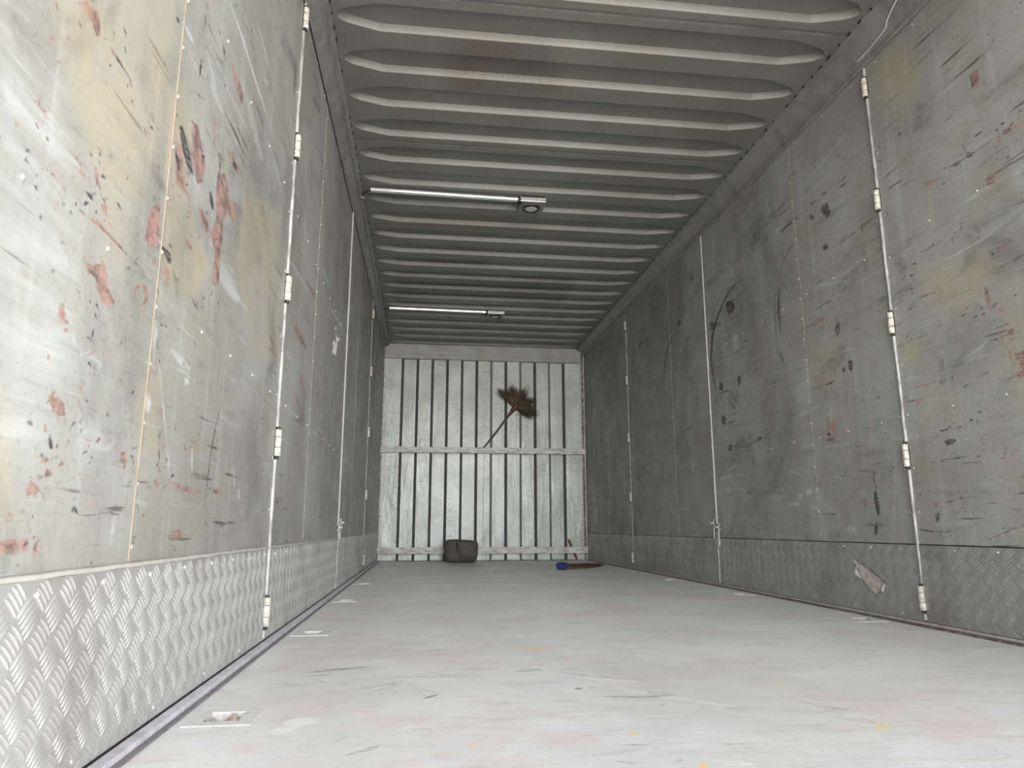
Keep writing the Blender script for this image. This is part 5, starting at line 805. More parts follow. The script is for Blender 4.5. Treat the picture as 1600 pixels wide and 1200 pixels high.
  ('p',0.6,0.0025,[(0.466,1.781),(0.469,1.734),(0.472,1.689),(0.476,1.647),(0.479,1.608),(0.481,1.61),(0.479,1.651),(0.476,1.694),(0.472,1.738),(0.468,1.784)]),
  ('k',0.5,0.004,[(0.454,1.793),(0.467,1.742),(0.481,1.696),(0.494,1.656),(0.507,1.619),(0.508,1.628),(0.497,1.672),(0.484,1.717),(0.47,1.76),(0.455,1.804)]),
  ('p',0.6,0.0025,[(0.466,1.778),(0.48,1.731),(0.493,1.687),(0.505,1.649),(0.518,1.612),(0.519,1.619),(0.507,1.661),(0.495,1.703),(0.481,1.744),(0.467,1.787)]),
  ('k',0.5,0.004,[(0.454,1.792),(0.474,1.75),(0.494,1.712),(0.513,1.68),(0.532,1.65),(0.533,1.662),(0.515,1.699),(0.496,1.737),(0.476,1.771),(0.455,1.805)]),
  ('p',0.6,0.0025,[(0.466,1.778),(0.486,1.739),(0.506,1.704),(0.525,1.673),(0.543,1.644),(0.544,1.653),(0.526,1.687),(0.507,1.722),(0.488,1.755),(0.467,1.787)]),
  ('k',0.8,0.0028,[(0.497,1.613),(0.506,1.617),(0.515,1.622),(0.524,1.632),(0.533,1.644),(0.533,1.656),(0.523,1.651),(0.514,1.646),(0.505,1.636),(0.496,1.624)]),
  ('k',0.6,0.0028,[(0.204,1.92),(0.235,1.931),(0.267,1.942),(0.299,1.955),(0.332,1.97),(0.365,1.984),(0.364,2.001),(0.329,1.996),(0.295,1.989),(0.263,1.975),(0.232,1.955),(0.201,1.936)]),
  ('k',0.5,0.0025,[(0.216,1.881),(0.232,1.88),(0.247,1.879),(0.262,1.884),(0.277,1.889),(0.275,1.901),(0.259,1.903),(0.244,1.903),(0.229,1.899),(0.214,1.893)]),
  ('k',0.65,0.0025,[(0.236,1.849),(0.248,1.828),(0.259,1.809),(0.27,1.793),(0.281,1.78),(0.28,1.789),(0.269,1.809),(0.258,1.829),(0.246,1.845),(0.235,1.86)]),
  ('k',0.4,0.0035,[(0.308,1.963),(0.326,1.946),(0.343,1.931),(0.359,1.925),(0.376,1.921),(0.375,1.942),(0.357,1.959),(0.34,1.973),(0.323,1.98),(0.306,1.984)]),
  ('k',0.5,0.0025,[(0.347,1.314),(0.353,1.319),(0.359,1.325),(0.365,1.336),(0.37,1.348),(0.367,1.359),(0.361,1.354),(0.354,1.347),(0.349,1.336),(0.344,1.324)]),
  ('k',0.55,0.0025,[(0.375,1.241),(0.39,1.249),(0.404,1.259),(0.419,1.274),(0.433,1.291),(0.431,1.303),(0.416,1.294),(0.401,1.283),(0.387,1.268),(0.373,1.252)]),
  ('k',0.4,0.0025,[(0.353,1.261),(0.365,1.27),(0.377,1.28),(0.388,1.293),(0.4,1.308),(0.399,1.317),(0.386,1.307),(0.373,1.297),(0.362,1.284),(0.351,1.27)]),
  ('k',0.5,0.0028,[(0.73,1.872),(0.747,1.862),(0.764,1.855),(0.783,1.861),(0.803,1.871),(0.809,1.903),(0.792,1.914),(0.774,1.921),(0.754,1.914),(0.734,1.904)]),
  ('k',0.5,0.0025,[(0.813,1.88),(0.848,1.844),(0.881,1.808),(0.914,1.779),(0.95,1.76),(0.986,1.746),(1.022,1.731),(1.055,1.712),(1.059,1.722),(1.026,1.744),(0.992,1.764),(0.956,1.781),(0.92,1.801),(0.886,1.828),(0.851,1.859),(0.815,1.892)]),
  ('k',0.8,0.0028,[(0.837,1.663),(0.84,1.658),(0.844,1.655),(0.85,1.657),(0.855,1.661),(0.858,1.673),(0.854,1.678),(0.85,1.681),(0.845,1.679),(0.839,1.675)]),
  ('k',0.4,0.0028,[(0.864,1.666),(0.88,1.665),(0.897,1.665),(0.915,1.67),(0.934,1.677),(0.937,1.69),(0.921,1.691),(0.903,1.691),(0.885,1.686),(0.867,1.679)]),
  ('k',0.6,0.0025,[(0.88,1.583),(0.911,1.572),(0.942,1.563),(0.975,1.561),(1.012,1.567),(1.049,1.575),(1.053,1.586),(1.017,1.583),(0.982,1.583),(0.949,1.585),(0.916,1.589),(0.883,1.595)]),
  ('k',0.45,0.0031,[(0.976,1.594),(0.991,1.579),(1.006,1.568),(1.025,1.566),(1.046,1.568),(1.056,1.593),(1.041,1.608),(1.025,1.62),(1.005,1.622),(0.984,1.621)]),
  ('k',0.7,0.0025,[(0.98,1.499),(0.982,1.495),(0.984,1.492),(0.987,1.492),(0.991,1.493),(0.994,1.5),(0.992,1.504),(0.99,1.507),(0.986,1.508),(0.983,1.507)]),
  ('k',0.6,0.0025,[(0.826,1.242),(0.836,1.238),(0.846,1.236),(0.857,1.236),(0.869,1.236),(0.871,1.243),(0.861,1.247),(0.85,1.249),(0.839,1.249),(0.828,1.249)]),
  ('k',0.4,0.0025,[(0.928,1.279),(0.933,1.273),(0.938,1.268),(0.946,1.268),(0.953,1.268),(0.958,1.279),(0.953,1.285),(0.947,1.29),(0.94,1.291),(0.932,1.29)]),
  ('k',0.4,0.0025,[(0.993,1.24),(1.003,1.224),(1.013,1.21),(1.025,1.2),(1.038,1.192),(1.045,1.203),(1.035,1.219),(1.025,1.233),(1.012,1.243),(0.999,1.252)]),
  ('k',0.5,0.0025,[(0.792,1.159),(0.803,1.151),(0.813,1.144),(0.825,1.139),(0.836,1.136),(0.839,1.143),(0.829,1.151),(0.818,1.158),(0.807,1.163),(0.795,1.166)]),
  ('k',0.5,0.0025,[(0.881,1.147),(0.885,1.146),(0.89,1.145),(0.895,1.147),(0.901,1.151),(0.904,1.16),(0.9,1.162),(0.896,1.163),(0.89,1.16),(0.884,1.156)]),
  ('k',0.45,0.0025,[(1.277,1.481),(1.291,1.452),(1.306,1.427),(1.324,1.407),(1.342,1.389),(1.352,1.403),(1.339,1.43),(1.324,1.455),(1.306,1.476),(1.286,1.496)]),
  ('k',0.5,0.0056,[(1.276,1.362),(1.287,1.343),(1.299,1.327),(1.315,1.317),(1.333,1.31),(1.344,1.325),(1.334,1.344),(1.322,1.36),(1.305,1.371),(1.287,1.379)]),
  ('k',0.4,0.0028,[(1.259,1.448),(1.268,1.423),(1.278,1.4),(1.29,1.381),(1.303,1.363),(1.309,1.371),(1.3,1.395),(1.29,1.418),(1.278,1.438),(1.264,1.457)]),
  ('k',0.5,0.0025,[(1.019,2.797),(1.055,2.786),(1.092,2.778),(1.13,2.777),(1.169,2.779),(1.173,2.797),(1.137,2.807),(1.1,2.815),(1.061,2.816),(1.023,2.815)]),
  ('k',0.4,0.0025,[(1.242,1.908),(1.356,1.864),(1.467,1.823),(1.577,1.786),(1.684,1.751),(1.69,1.758),(1.585,1.799),(1.476,1.839),(1.362,1.878),(1.246,1.916)]),
  ('k',0.4,0.0025,[(1.512,1.622),(1.524,1.597),(1.535,1.574),(1.549,1.555),(1.564,1.537),(1.57,1.546),(1.56,1.569),(1.548,1.592),(1.534,1.612),(1.519,1.631)]),
  ('k',0.4,0.0025,[(1.556,1.43),(1.553,1.387),(1.552,1.347),(1.555,1.314),(1.559,1.284),(1.57,1.295),(1.573,1.333),(1.575,1.372),(1.573,1.408),(1.569,1.444)]),
  ('k',0.35,0.0025,[(0.324,2.284),(0.357,2.295),(0.39,2.308),(0.423,2.329),(0.457,2.352),(0.456,2.371),(0.422,2.359),(0.387,2.345),(0.354,2.324),(0.322,2.301)]),
  ('k',0.35,0.0025,[(0.454,2.53),(0.486,2.535),(0.519,2.543),(0.552,2.557),(0.585,2.574),(0.586,2.593),(0.552,2.588),(0.519,2.58),(0.486,2.566),(0.453,2.549)]),
  ('k',0.3,0.0032,[(0.722,2.603),(0.746,2.612),(0.77,2.625),(0.796,2.647),(0.822,2.673),(0.825,2.698),(0.8,2.687),(0.774,2.674),(0.749,2.651),(0.724,2.626)]),
  ('k',0.35,0.0025,[(1.066,1.909),(1.103,1.887),(1.139,1.867),(1.177,1.853),(1.214,1.839),(1.219,1.851),(1.184,1.872),(1.148,1.892),(1.11,1.908),(1.071,1.922)]),
  ('k',0.35,0.0042,[(0.676,1.25),(0.691,1.244),(0.707,1.241),(0.723,1.245),(0.741,1.252),(0.745,1.273),(0.73,1.279),(0.713,1.283),(0.696,1.278),(0.679,1.27)]),
  ('k',0.5,0.0074,[(0.084,6.877),(0.159,6.844),(0.233,6.832),(0.305,6.882),(0.378,6.956),(0.375,7.131),(0.297,7.168),(0.219,7.18),(0.145,7.125),(0.073,7.047)]),
  ('k',0.55,0.0063,[(0.775,7.028),(0.854,6.919),(0.933,6.836),(1.015,6.816),(1.098,6.818),(1.113,6.988),(1.037,7.099),(0.956,7.189),(0.87,7.211),(0.783,7.208)]),
  ('k',0.4,0.0044,[(2.532,5.267),(2.543,5.185),(2.558,5.115),(2.585,5.077),(2.616,5.05),(2.651,5.129),(2.642,5.21),(2.627,5.282),(2.6,5.323),(2.567,5.353)]),
  ('k',0.5,0.0035,[(2.188,3.956),(2.209,3.937),(2.232,3.925),(2.263,3.931),(2.297,3.943),(2.319,3.991),(2.299,4.01),(2.276,4.023),(2.244,4.017),(2.209,4.004)]),
  ('p',0.6,0.0042,[(0.937,1.635),(0.983,1.583),(1.027,1.536),(1.072,1.498),(1.115,1.463),(1.122,1.478),(1.083,1.523),(1.04,1.569),(0.993,1.611),(0.942,1.653)]),
  ('p',0.6,0.0025,[(0.867,1.785),(0.901,1.761),(0.935,1.74),(0.97,1.724),(1.004,1.71),(1.009,1.723),(0.977,1.746),(0.943,1.768),(0.907,1.784),(0.871,1.799)]),
  ('p',0.75,0.0049,[(0.239,1.438),(0.258,1.431),(0.275,1.429),(0.291,1.438),(0.306,1.451),(0.301,1.483),(0.282,1.49),(0.264,1.493),(0.248,1.483),(0.233,1.469)]),
  ('p',0.7,0.0042,[(0.229,1.379),(0.243,1.38),(0.256,1.384),(0.267,1.397),(0.278,1.414),(0.272,1.439),(0.258,1.438),(0.244,1.434),(0.233,1.42),(0.222,1.403)]),
  ('p',0.7,0.0025,[(0.485,1.406),(0.476,1.405),(0.467,1.403),(0.458,1.397),(0.45,1.389),(0.451,1.379),(0.46,1.38),(0.468,1.382),(0.477,1.388),(0.485,1.395)]),
  ('p',0.4,0.0028,[(0.12,1.504),(0.152,1.518),(0.185,1.534),(0.217,1.559),(0.249,1.588),(0.245,1.61),(0.209,1.594),(0.174,1.575),(0.143,1.55),(0.114,1.523)]),
  ('p',0.9,0.0025,[(0.434,1.263),(0.437,1.261),(0.44,1.26),(0.443,1.26),(0.447,1.261),(0.446,1.267),(0.443,1.269),(0.44,1.27),(0.437,1.269),(0.434,1.268)]),
  ('p',0.6,0.0025,[(1.268,1.44),(1.274,1.41),(1.281,1.383),(1.291,1.36),(1.301,1.339),(1.308,1.349),(1.303,1.377),(1.296,1.404),(1.286,1.429),(1.275,1.452)]),
  ('p',0.6,0.0035,[(0.939,1.137),(0.953,1.127),(0.967,1.119),(0.983,1.116),(1.001,1.115),(1.008,1.129),(0.995,1.139),(0.98,1.147),(0.963,1.151),(0.945,1.152)]),
  ('p',0.7,0.0028,[(0.07,2.335),(0.085,2.329),(0.1,2.325),(0.113,2.331),(0.126,2.34),(0.122,2.365),(0.106,2.371),(0.091,2.375),(0.078,2.369),(0.065,2.359)]),
  ('p',0.4,0.0025,[(0.308,2.047),(0.398,2.048),(0.488,2.05),(0.58,2.059),(0.674,2.069),(0.675,2.084),(0.581,2.082),(0.488,2.079),(0.396,2.071),(0.307,2.061)]),
  ('t',0.75,0.0025,[(0.764,2.216),(0.796,2.196),(0.828,2.179),(0.861,2.171),(0.894,2.166),(0.898,2.188),(0.867,2.207),(0.835,2.224),(0.802,2.233),(0.767,2.238)]),
  ('t',0.5,0.0025,[(0.366,1.562),(0.379,1.524),(0.393,1.489),(0.406,1.46),(0.419,1.437),(0.431,1.415),(0.432,1.426),(0.42,1.453),(0.408,1.483),(0.395,1.512),(0.381,1.542),(0.367,1.574)]),
  ('t',0.55,0.0063,[(1.317,1.365),(1.319,1.333),(1.322,1.305),(1.33,1.284),(1.34,1.266),(1.353,1.282),(1.352,1.311),(1.349,1.34),(1.341,1.363),(1.331,1.384)]),
  ('t',0.35,0.0035,[(1.461,1.436),(1.467,1.421),(1.476,1.408),(1.491,1.405),(1.508,1.404),(1.527,1.428),(1.521,1.444),(1.513,1.457),(1.497,1.461),(1.479,1.461)]),
  ('t',0.5,0.0042,[(2.122,2.422),(2.119,2.396),(2.12,2.375),(2.132,2.371),(2.148,2.372),(2.179,2.414),(2.183,2.441),(2.183,2.462),(2.17,2.467),(2.153,2.465)]),
  ('t',0.5,0.0084,[(0.379,6.928),(0.469,6.903),(0.559,6.906),(0.652,6.997),(0.748,7.122),(0.757,7.37),(0.66,7.398),(0.563,7.393),(0.467,7.292),(0.375,7.161)]),
  ('t',0.35,0.014,[(1.149,5.704),(1.187,5.417),(1.227,5.19),(1.279,5.07),(1.334,4.987),(1.379,5.232),(1.352,5.501),(1.315,5.757),(1.257,5.91),(1.19,6.026)]),
  ('t',0.95,0.0025,[(0.584,1.271),(0.583,1.265),(0.58,1.261),(0.576,1.262),(0.572,1.266),(0.571,1.273),(0.573,1.28),(0.577,1.284),(0.581,1.282),(0.583,1.277)]),
  ('t',0.95,0.004,[(0.879,1.311),(0.873,1.301),(0.866,1.299),(0.859,1.298),(0.858,1.305),(0.857,1.313),(0.861,1.322),(0.868,1.327),(0.874,1.325),(0.879,1.321)]),
  ('t',0.95,0.003,[(0.934,1.127),(0.927,1.117),(0.92,1.113),(0.912,1.111),(0.912,1.12),(0.913,1.13),(0.919,1.142),(0.927,1.147),(0.932,1.143),(0.934,1.137)]),
  ('t',0.95,0.005,[(1.345,1.286),(1.334,1.274),(1.32,1.268),(1.313,1.273),(1.306,1.278),(1.313,1.29),(1.322,1.303),(1.337,1.311),(1.344,1.304),(1.354,1.301)]),
  ('t',0.95,0.0025,[(0.908,2.058),(0.904,2.046),(0.898,2.04),(0.892,2.037),(0.89,2.049),(0.889,2.06),(0.895,2.071),(0.9,2.074),(0.907,2.079),(0.908,2.069)]),
  ('t',0.95,0.003,[(1.33,1.649),(1.322,1.639),(1.314,1.632),(1.31,1.634),(1.306,1.638),(1.312,1.651),(1.319,1.662),(1.327,1.667),(1.333,1.669),(1.331,1.659)]),
  ('r',0.7,0.016,[(0.364,1.563),(0.408,1.516),(0.454,1.463),(0.496,1.486),(0.533,1.462),(0.473,1.389),(0.427,1.395),(0.394,1.456)]),
  ('r',0.8,0.003,[(0.178,1.339),(0.218,1.335),(0.232,1.27),(0.19,1.282)]),
  ('r',0.6,0.01,[(0.801,1.281),(0.788,1.252),(0.75,1.25),(0.716,1.246),(0.696,1.269),(0.685,1.296),(0.695,1.327),(0.734,1.334),(0.775,1.339),(0.796,1.311)]),
  ('r',0.4,0.02,[(0.629,2.062),(0.608,2.013),(0.566,1.966),(0.493,1.973),(0.442,2.025),(0.423,2.087),(0.427,2.158),(0.497,2.182),(0.564,2.158),(0.613,2.118)]),
  ('r',0.35,0.02,[(1.359,1.68),(1.336,1.64),(1.277,1.621),(1.224,1.632),(1.201,1.664),(1.176,1.703),(1.235,1.731),(1.283,1.745),(1.345,1.756),(1.382,1.724)]),
  ('r',0.5,0.02,[(1.24,2.359),(1.21,2.317),(1.167,2.309),(1.131,2.312),(1.107,2.337),(1.102,2.376),(1.128,2.411),(1.165,2.439),(1.211,2.441),(1.24,2.407)]),
  ('r',0.5,0.01,[(0.499,1.184),(0.492,1.165),(0.468,1.164),(0.448,1.166),(0.432,1.178),(0.413,1.195),(0.431,1.206),(0.443,1.221),(0.469,1.217),(0.496,1.206)]),
  ('r',0.4,0.01,[(1.575,1.288),(1.493,1.21),(1.428,1.192),(1.381,1.189),(1.396,1.244),(1.422,1.307),(1.493,1.38),(1.573,1.43),(1.614,1.416),(1.597,1.356)]),
  ('r',0.35,0.03,[(0.3,3.032),(0.274,2.936),(0.19,2.918),(0.115,2.932),(0.049,2.986),(-0.018,3.071),(-0.02,3.183),(0.055,3.254),(0.161,3.185),(0.247,3.135)]),
  ('r',0.4,0.01,[(0.33,1.205),(0.329,1.187),(0.308,1.181),(0.283,1.178),(0.264,1.197),(0.249,1.215),(0.251,1.234),(0.274,1.24),(0.301,1.245),(0.33,1.228)]),
  ('r',0.4,0.01,[(0.7,1.174),(0.684,1.161),(0.649,1.16),(0.618,1.166),(0.577,1.173),(0.572,1.19),(0.583,1.205),(0.62,1.207),(0.655,1.202),(0.696,1.193)]),
 ],
 'ceiling': [
  ('r',0.9,0.036,[(0.759,2.385),(1.309,2.315),(1.309,2.487),(0.966,2.538)]),
  ('r',0.75,0.048,[(0.696,2.691),(1.043,2.655),(1.139,2.977),(0.773,3.049),(0.524,2.98)]),
  ('r',0.5,0.024,[(1.18,2.63),(1.526,2.628),(1.534,2.736),(1.239,2.751)]),
  ('t',0.5,0.06,[(0.625,2.659),(1.093,2.62),(1.186,3.049),(0.559,3.128)]),
  ('k',0.4,0.04,[(0.544,2.71),(0.987,2.654),(1.123,3.056),(0.528,3.132)]),
  ('t',0.5,0.025,[(0.13,4.56),(1.316,4.482),(1.555,4.75),(0.159,4.847)]),
  ('k',0.6,0.03,[(0.221,5.701),(1.753,5.665),(1.765,6.289),(0.141,6.304)]),
  ('r',0.5,0.025,[(0.693,4.458),(1.316,4.482),(1.302,4.668),(0.705,4.666)]),
  ('k',0.5,0.015,[(0.435,5.31),(0.945,5.315),(0.957,5.457),(0.435,5.45)]),
  ('t',0.3,0.056,[(1.483,2.959),(2.1,3.014),(2.126,3.55),(1.553,3.415)]),
 ],
}
PAPER = [[(3.716,1.375),(3.775,1.374),(3.901,1.399),(3.838,1.365),(3.79,1.338),(3.744,1.344),(3.75,1.363)],[(3.787,1.345),(3.782,1.322),(3.769,1.286),(3.753,1.263),(3.729,1.259),(3.727,1.283),(3.696,1.257),(3.654,1.247),(3.653,1.261),(3.607,1.244),(3.614,1.258),(3.683,1.289),(3.623,1.27),(3.692,1.3),(3.64,1.292),(3.633,1.31),(3.68,1.327),(3.71,1.324)],[(3.65,1.399),(3.704,1.404),(3.755,1.42),(3.747,1.405),(3.682,1.39)]]
CARD = [[(2.922,0.222),(2.902,0.219),(2.856,0.2),(2.807,0.18),(2.76,0.158),(2.731,0.14),(2.741,0.127),(2.755,0.113),(2.778,0.088),(2.791,0.095),(2.827,0.112),(2.85,0.129),(2.875,0.161),(2.897,0.191)],[(2.916,0.191),(2.927,0.161),(2.878,0.145),(2.885,0.157)],[(2.733,0.137),(2.729,0.128),(2.743,0.1),(2.756,0.11)]]


def depth_samples(y0, y1, k, lo, hi):
    ys = [y0]
    while ys[-1] < y1:
        ys.append(ys[-1] + min(hi, max(lo, k * ys[-1] ** 2)))
    ys[-1] = y1
    return np.array(ys)

# ------------------------------------------------------------------ outer shell and floor
def shell(name, a, b, label):
    m = MB(); m.box(a, b); return struct(m.build(name, M['shell'], loc=((a[0] + b[0]) / 2, (a[1] + b[1]) / 2, min(a[2], b[2]))), label)
Y0 = 0.70                                           # the open rear end
shell('wall_left', (-0.10, Y0, -0.12), (-0.032, L + 0.12, 2.62), 'outer side frame behind the left folding panels')
shell('wall_right', (W + 0.032, Y0, -0.12), (W + 0.10, L + 0.12, 2.62), 'outer side frame behind the right folding panels')

FX = np.unique(np.concatenate([np.linspace(0.0, W, 420), [0.085, 0.15, W - 0.15, W - 0.085]]))
POCKETS = [(0.118, 1.512), (0.118, 2.625), (0.118, 3.74), (0.118, 4.85), (W - 0.118, 2.72), (W - 0.118, 3.83), (W - 0.118, 4.94)]
fy = depth_samples(Y0, L + 0.02, 0.0016, 0.004, 0.03)
fy = np.unique(np.concatenate([fy] + [[y - 0.036, y + 0.036] for _, y in POCKETS]))
XX, YY = np.meshgrid(FX, fy, indexing='ij')
fw = np.zeros(XX.shape + (4,))
for ch, s, soft, poly in MARKS.get('floor', []): paint(FX, fy, fw, ch, poly, s, soft)
for ys in (2.07, 3.22, 4.40, 5.55, 6.70):     # welded joints across the floor
    paint(FX, fy, fw, 'p', [(0.03, ys - 0.004), (W, ys + 0.010 - 0.004), (W, ys + 0.010 + 0.004), (0.03, ys + 0.004)], 0.62, 0.006)
for i in range(260):
    y = 0.9 + 7 * RND.random() ** 1.5; x = RND.uniform(0.1, W - 0.1); ln = RND.uniform(0.04, 0.35); a = RND.gauss(0, 0.45)
    paint(FX, fy, fw, RND.choice('kkkpt') , stroke((x, y), (x + ln * math.cos(a), y + ln * math.sin(a)), RND.uniform(0.002, 0.009), RND.uniform(-.1, .1)), RND.uniform(0.25, 0.62), 0.006)
xc, yc = (FX[:-1] + FX[1:]) / 2, (fy[:-1] + fy[1:]) / 2
hole = np.zeros((len(xc), len(yc)), bool)
for (px, py) in POCKETS: hole |= (np.abs(xc - px)[:, None] < 0.0325) & (np.abs(yc - py)[None, :] < 0.036)
fl = grid_obj('floor', np.stack([XX, YY, np.zeros_like(XX)], -1), M['floor'], fw, hole=hole, flip=True)
struct(fl, 'pale scuffed floor of the cargo box')
m = MB(); m.box((-0.03, Y0, -0.12), (W + 0.03, L + 0.12, -0.035)); m.box((-0.03, Y0, -0.035), (W + 0.03, Y0 + 0.02, -0.001))
struct(m.build('trim_1', M['shell'], loc=(W / 2, 4, -0.12)), 'steel underframe below the floor')

m = MB(); m.box((-0.03, Y0, -0.03), (0.006, L - 0.03, 0.009), 1); m.box((0.006, Y0, -0.03), (0.029, L - 0.03, 0.013), 0, 0.002); m.box((0.029, Y0, -0.03), (0.040, L - 0.03, 0.004), 1)
struct(m.build('baseboard_left', [M['trim_l'], M['trim_d']], loc=(0.0, 4, 0.0)), 'lilac grey steel edge strip along the left of the floor')
m = MB(); m.box((W - 0.010, Y0, -0.03), (W + 0.03, L - 0.03, 0.014), 1, 0.002); m.box((W - 0.036, Y0, -0.03), (W - 0.010, L - 0.03, 0.006), 0)
struct(m.build('baseboard_right', [M['trim_r'], M['trim_r_highlight']], loc=(W, 4, 0.0)), 'brown grey steel edge strip along the right of the floor')

# ------------------------------------------------------------------ roof sheet with pressed ribs, rails
RIB0, RIBP = 2.893, 0.2751
YR = Y0
cy = np.arange(YR, L + 0.03, 0.0025)
cx = np.unique(np.concatenate([np.linspace(0.0, 0.085, 8), np.linspace(0.085, 0.30, 44), np.linspace(0.30, 2.0, 40), np.linspace(2.0, 2.24, 48), np.linspace(2.24, W, 8)]))
CX, CY = np.meshgrid(cx, cy, indexing='ij')
H = np.zeros_like(CX)
XE0, XE1 = 0.085, 2.232
for k in range(-9, 19):
    yc_ = RIB0 + RIBP * k
    if yc_ < YR + 0.12 or yc_ > L - 0.10: continue
    de = np.minimum(CX - XE0, XE1 - CX)
    tx = np.clip(de / 0.17, 0, 1); tip = np.clip(de / 0.045, 0, 1)
    hw = 0.0825 * (0.40 + 0.60 * tx) * np.sqrt(np.clip(1 - (1 - tip) ** 2, 0, 1))
    F = (hw - np.abs(CY - yc_)) / np.sqrt(1 + np.where(tx < 1, 0.35, 0) ** 2 + (1.2 * (1 - tip)) ** 2)
    h = 0.030 * np.clip(F / 0.0125, 0, 1)
    H = np.maximum(H, np.where(tx > 0, h, 0))
cw = np.zeros(CX.shape + (4,))
for ch, s, soft, poly in MARKS.get('ceiling', []): paint(cx, cy, cw, ch, poly, s, soft)
for k in range(-2, 6):                               # lap joints between roof sheets
    y = 2.472 + 1.1004 * k
    if y > YR + 0.1:
        paint(cx, cy, cw, 'k', [(0.05, y - 0.006), (2.28, y - 0.006), (2.28, y + 0.006), (0.05, y + 0.006)], 0.75, 0.006)
        for q in range(26):
            x = RND.uniform(0.1, 2.2); paint(cx, cy, cw, 'p', stroke((x, y + 0.012), (x + RND.uniform(0.02, 0.2), y + 0.012), 0.0035), 0.7, 0.005)  # pale strokes painted as glints along the joint
co = grid_obj('ceiling', np.stack([CX, CY, ZC + H], -1), M['ceil'], cw, smooth=False, flip=False)
struct(co, 'ribbed grey steel roof of the cargo box')
shell('trim_2', (-0.10, YR, 2.50), (W + 0.10, L + 0.12, 2.62), 'outer roof skin')

def zl(y): return 2.300 + (y - 2.8) * 0.0185        # height of the rails' lower lip
def zr(y): return 2.316 + (y - 2.1) * 0.0085
rail_ys = list(np.linspace(YR, L, 24))
def prof_r(y):
    z = zr(y)
    return [(0.030, z - .01), (0.002, z), (-.006, z - .002), (-.013, z + .003), (-.014, z + .011), (-.009, z + .015), (-.010, z + .020), (-.019, z + .023), (-.022, z + .031), (-.018, z + .035),
            (-.072, 2.424), (-.078, 2.426), (-.090, 2.4315), (-.092, 2.450), (0.030, 2.452)]
def prof_l(y):
    z = zl(y)
    return [(-.030, z - .01), (-0.002, z), (.004, z - .002), (.009, z + .004), (.010, z + .012), (.018, z + .018),
            (.040, 2.358 + (z - 2.30) * .5), (.044, 2.359 + (z - 2.30) * .5), (.043, 2.368 + (z - 2.30) * .4), (.049, 2.422), (.053, 2.425), (.062, 2.4315), (.064, 2.450), (-.030, 2.452)]
def sweep(profs, xoff, ys):
    m = MB(); k = len(profs[0]); vs = [(xoff + x, y, z) for p, y in zip(profs, ys) for (x, z) in p]
    m.add(vs, [(i * k + j, i * k + (j + 1) % k, (i + 1) * k + (j + 1) % k, (i + 1) * k + j) for i in range(len(ys) - 1) for j in range(k)])
    m.add(vs[:k], [tuple(range(k))]); m.add(vs[-k:], [tuple(reversed(range(k)))])
    return m
m = sweep([prof_r(y) for y in rail_ys], W, rail_ys)
rr = struct(m.build('trim_3', M['rail'], loc=(W, 4, 2.32)), 'dark grey sloping roof rail along the right wall')
m = sweep([prof_l(y) for y in rail_ys], 0.0, rail_ys)
rl = struct(m.build('trim_4', M['rail'], loc=(0, 4, 2.32)), 'dark grey roof rail along the left wall')
m = MB()
k = len(rail_ys); vs = []
for y in rail_ys: z = zl(y); vs += [(-.002, y, z - .014), (.0035, y, z - .014), (.0035, y, z + .002), (-.002, y, z + .002)]
m.add(vs, [(i * 4 + j, i * 4 + (j + 1) % 4, i * 4 + 4 + (j + 1) % 4, i * 4 + 4 + j) for i in range(k - 1) for j in range(4)])
m.build('maroon_strip', M['maroon'], rl, loc=(0, 4, 2.32))  # dark maroon strip along the gap between left wall and rail
m = MB()
for y in np.arange(1.1, L - 0.1, 0.075):             # rough weld spots on the roof side of each rail
    for (x, s) in ((0.064, 1), (W - 0.092, -1)):
        if RND.random() < 0.8:
            r = RND.uniform(0.0, 0.002)
            m.box((x - 0.002 * s, y, 2.4335), (x + 0.0035 * s, y + RND.uniform(0.006, 0.028), 2.4395 + r), 0)
m.build('weld_bead', M['dark'], rr, loc=(W, 4, 2.32))

# ------------------------------------------------------------------ folding side panels
SIDES = {
    'left':  dict(x=0.0, s=1, seams=[0.71, 2.380, 4.250, 6.115, L - 0.03], mids=[1.2765, 3.036, 4.95, 6.9], top=zl),
    'right': dict(x=W, s=-1, seams=[0.71, 2.515, 4.362, 6.213, L - 0.03], mids=[1.45, 3.170, 5.06, 6.95], top=zr)}
PLATE_TOP = 0.2925
rivet_mesh = {}
def rivet(parent, x, s, y, z, r=0.0045, name='rivet'):
    key = (s, r)
    if key not in rivet_mesh:
        m = MB(); vs = []; n = 8
        for rr_, hh in ((1.0, -0.15), (0.95, 0.25), (0.6, 0.55), (0.0, 0.68)):
            for k in range(n): vs.append((s * hh * r, math.cos(2 * math.pi * k / n) * rr_ * r, math.sin(2 * math.pi * k / n) * rr_ * r))
        m.add(vs, [(i * n + k, i * n + (k + 1) % n, (i + 1) * n + (k + 1) % n, (i + 1) * n + k) for i in range(3) for k in range(n)], 0, True)
        o = m.build(name, M['steel']); rivet_mesh[key] = o.data; bpy.data.objects.remove(o)
    o = bpy.data.objects.new(name, rivet_mesh[key]); C.objects.link(o)
    place(o, (x, y, z), parent)

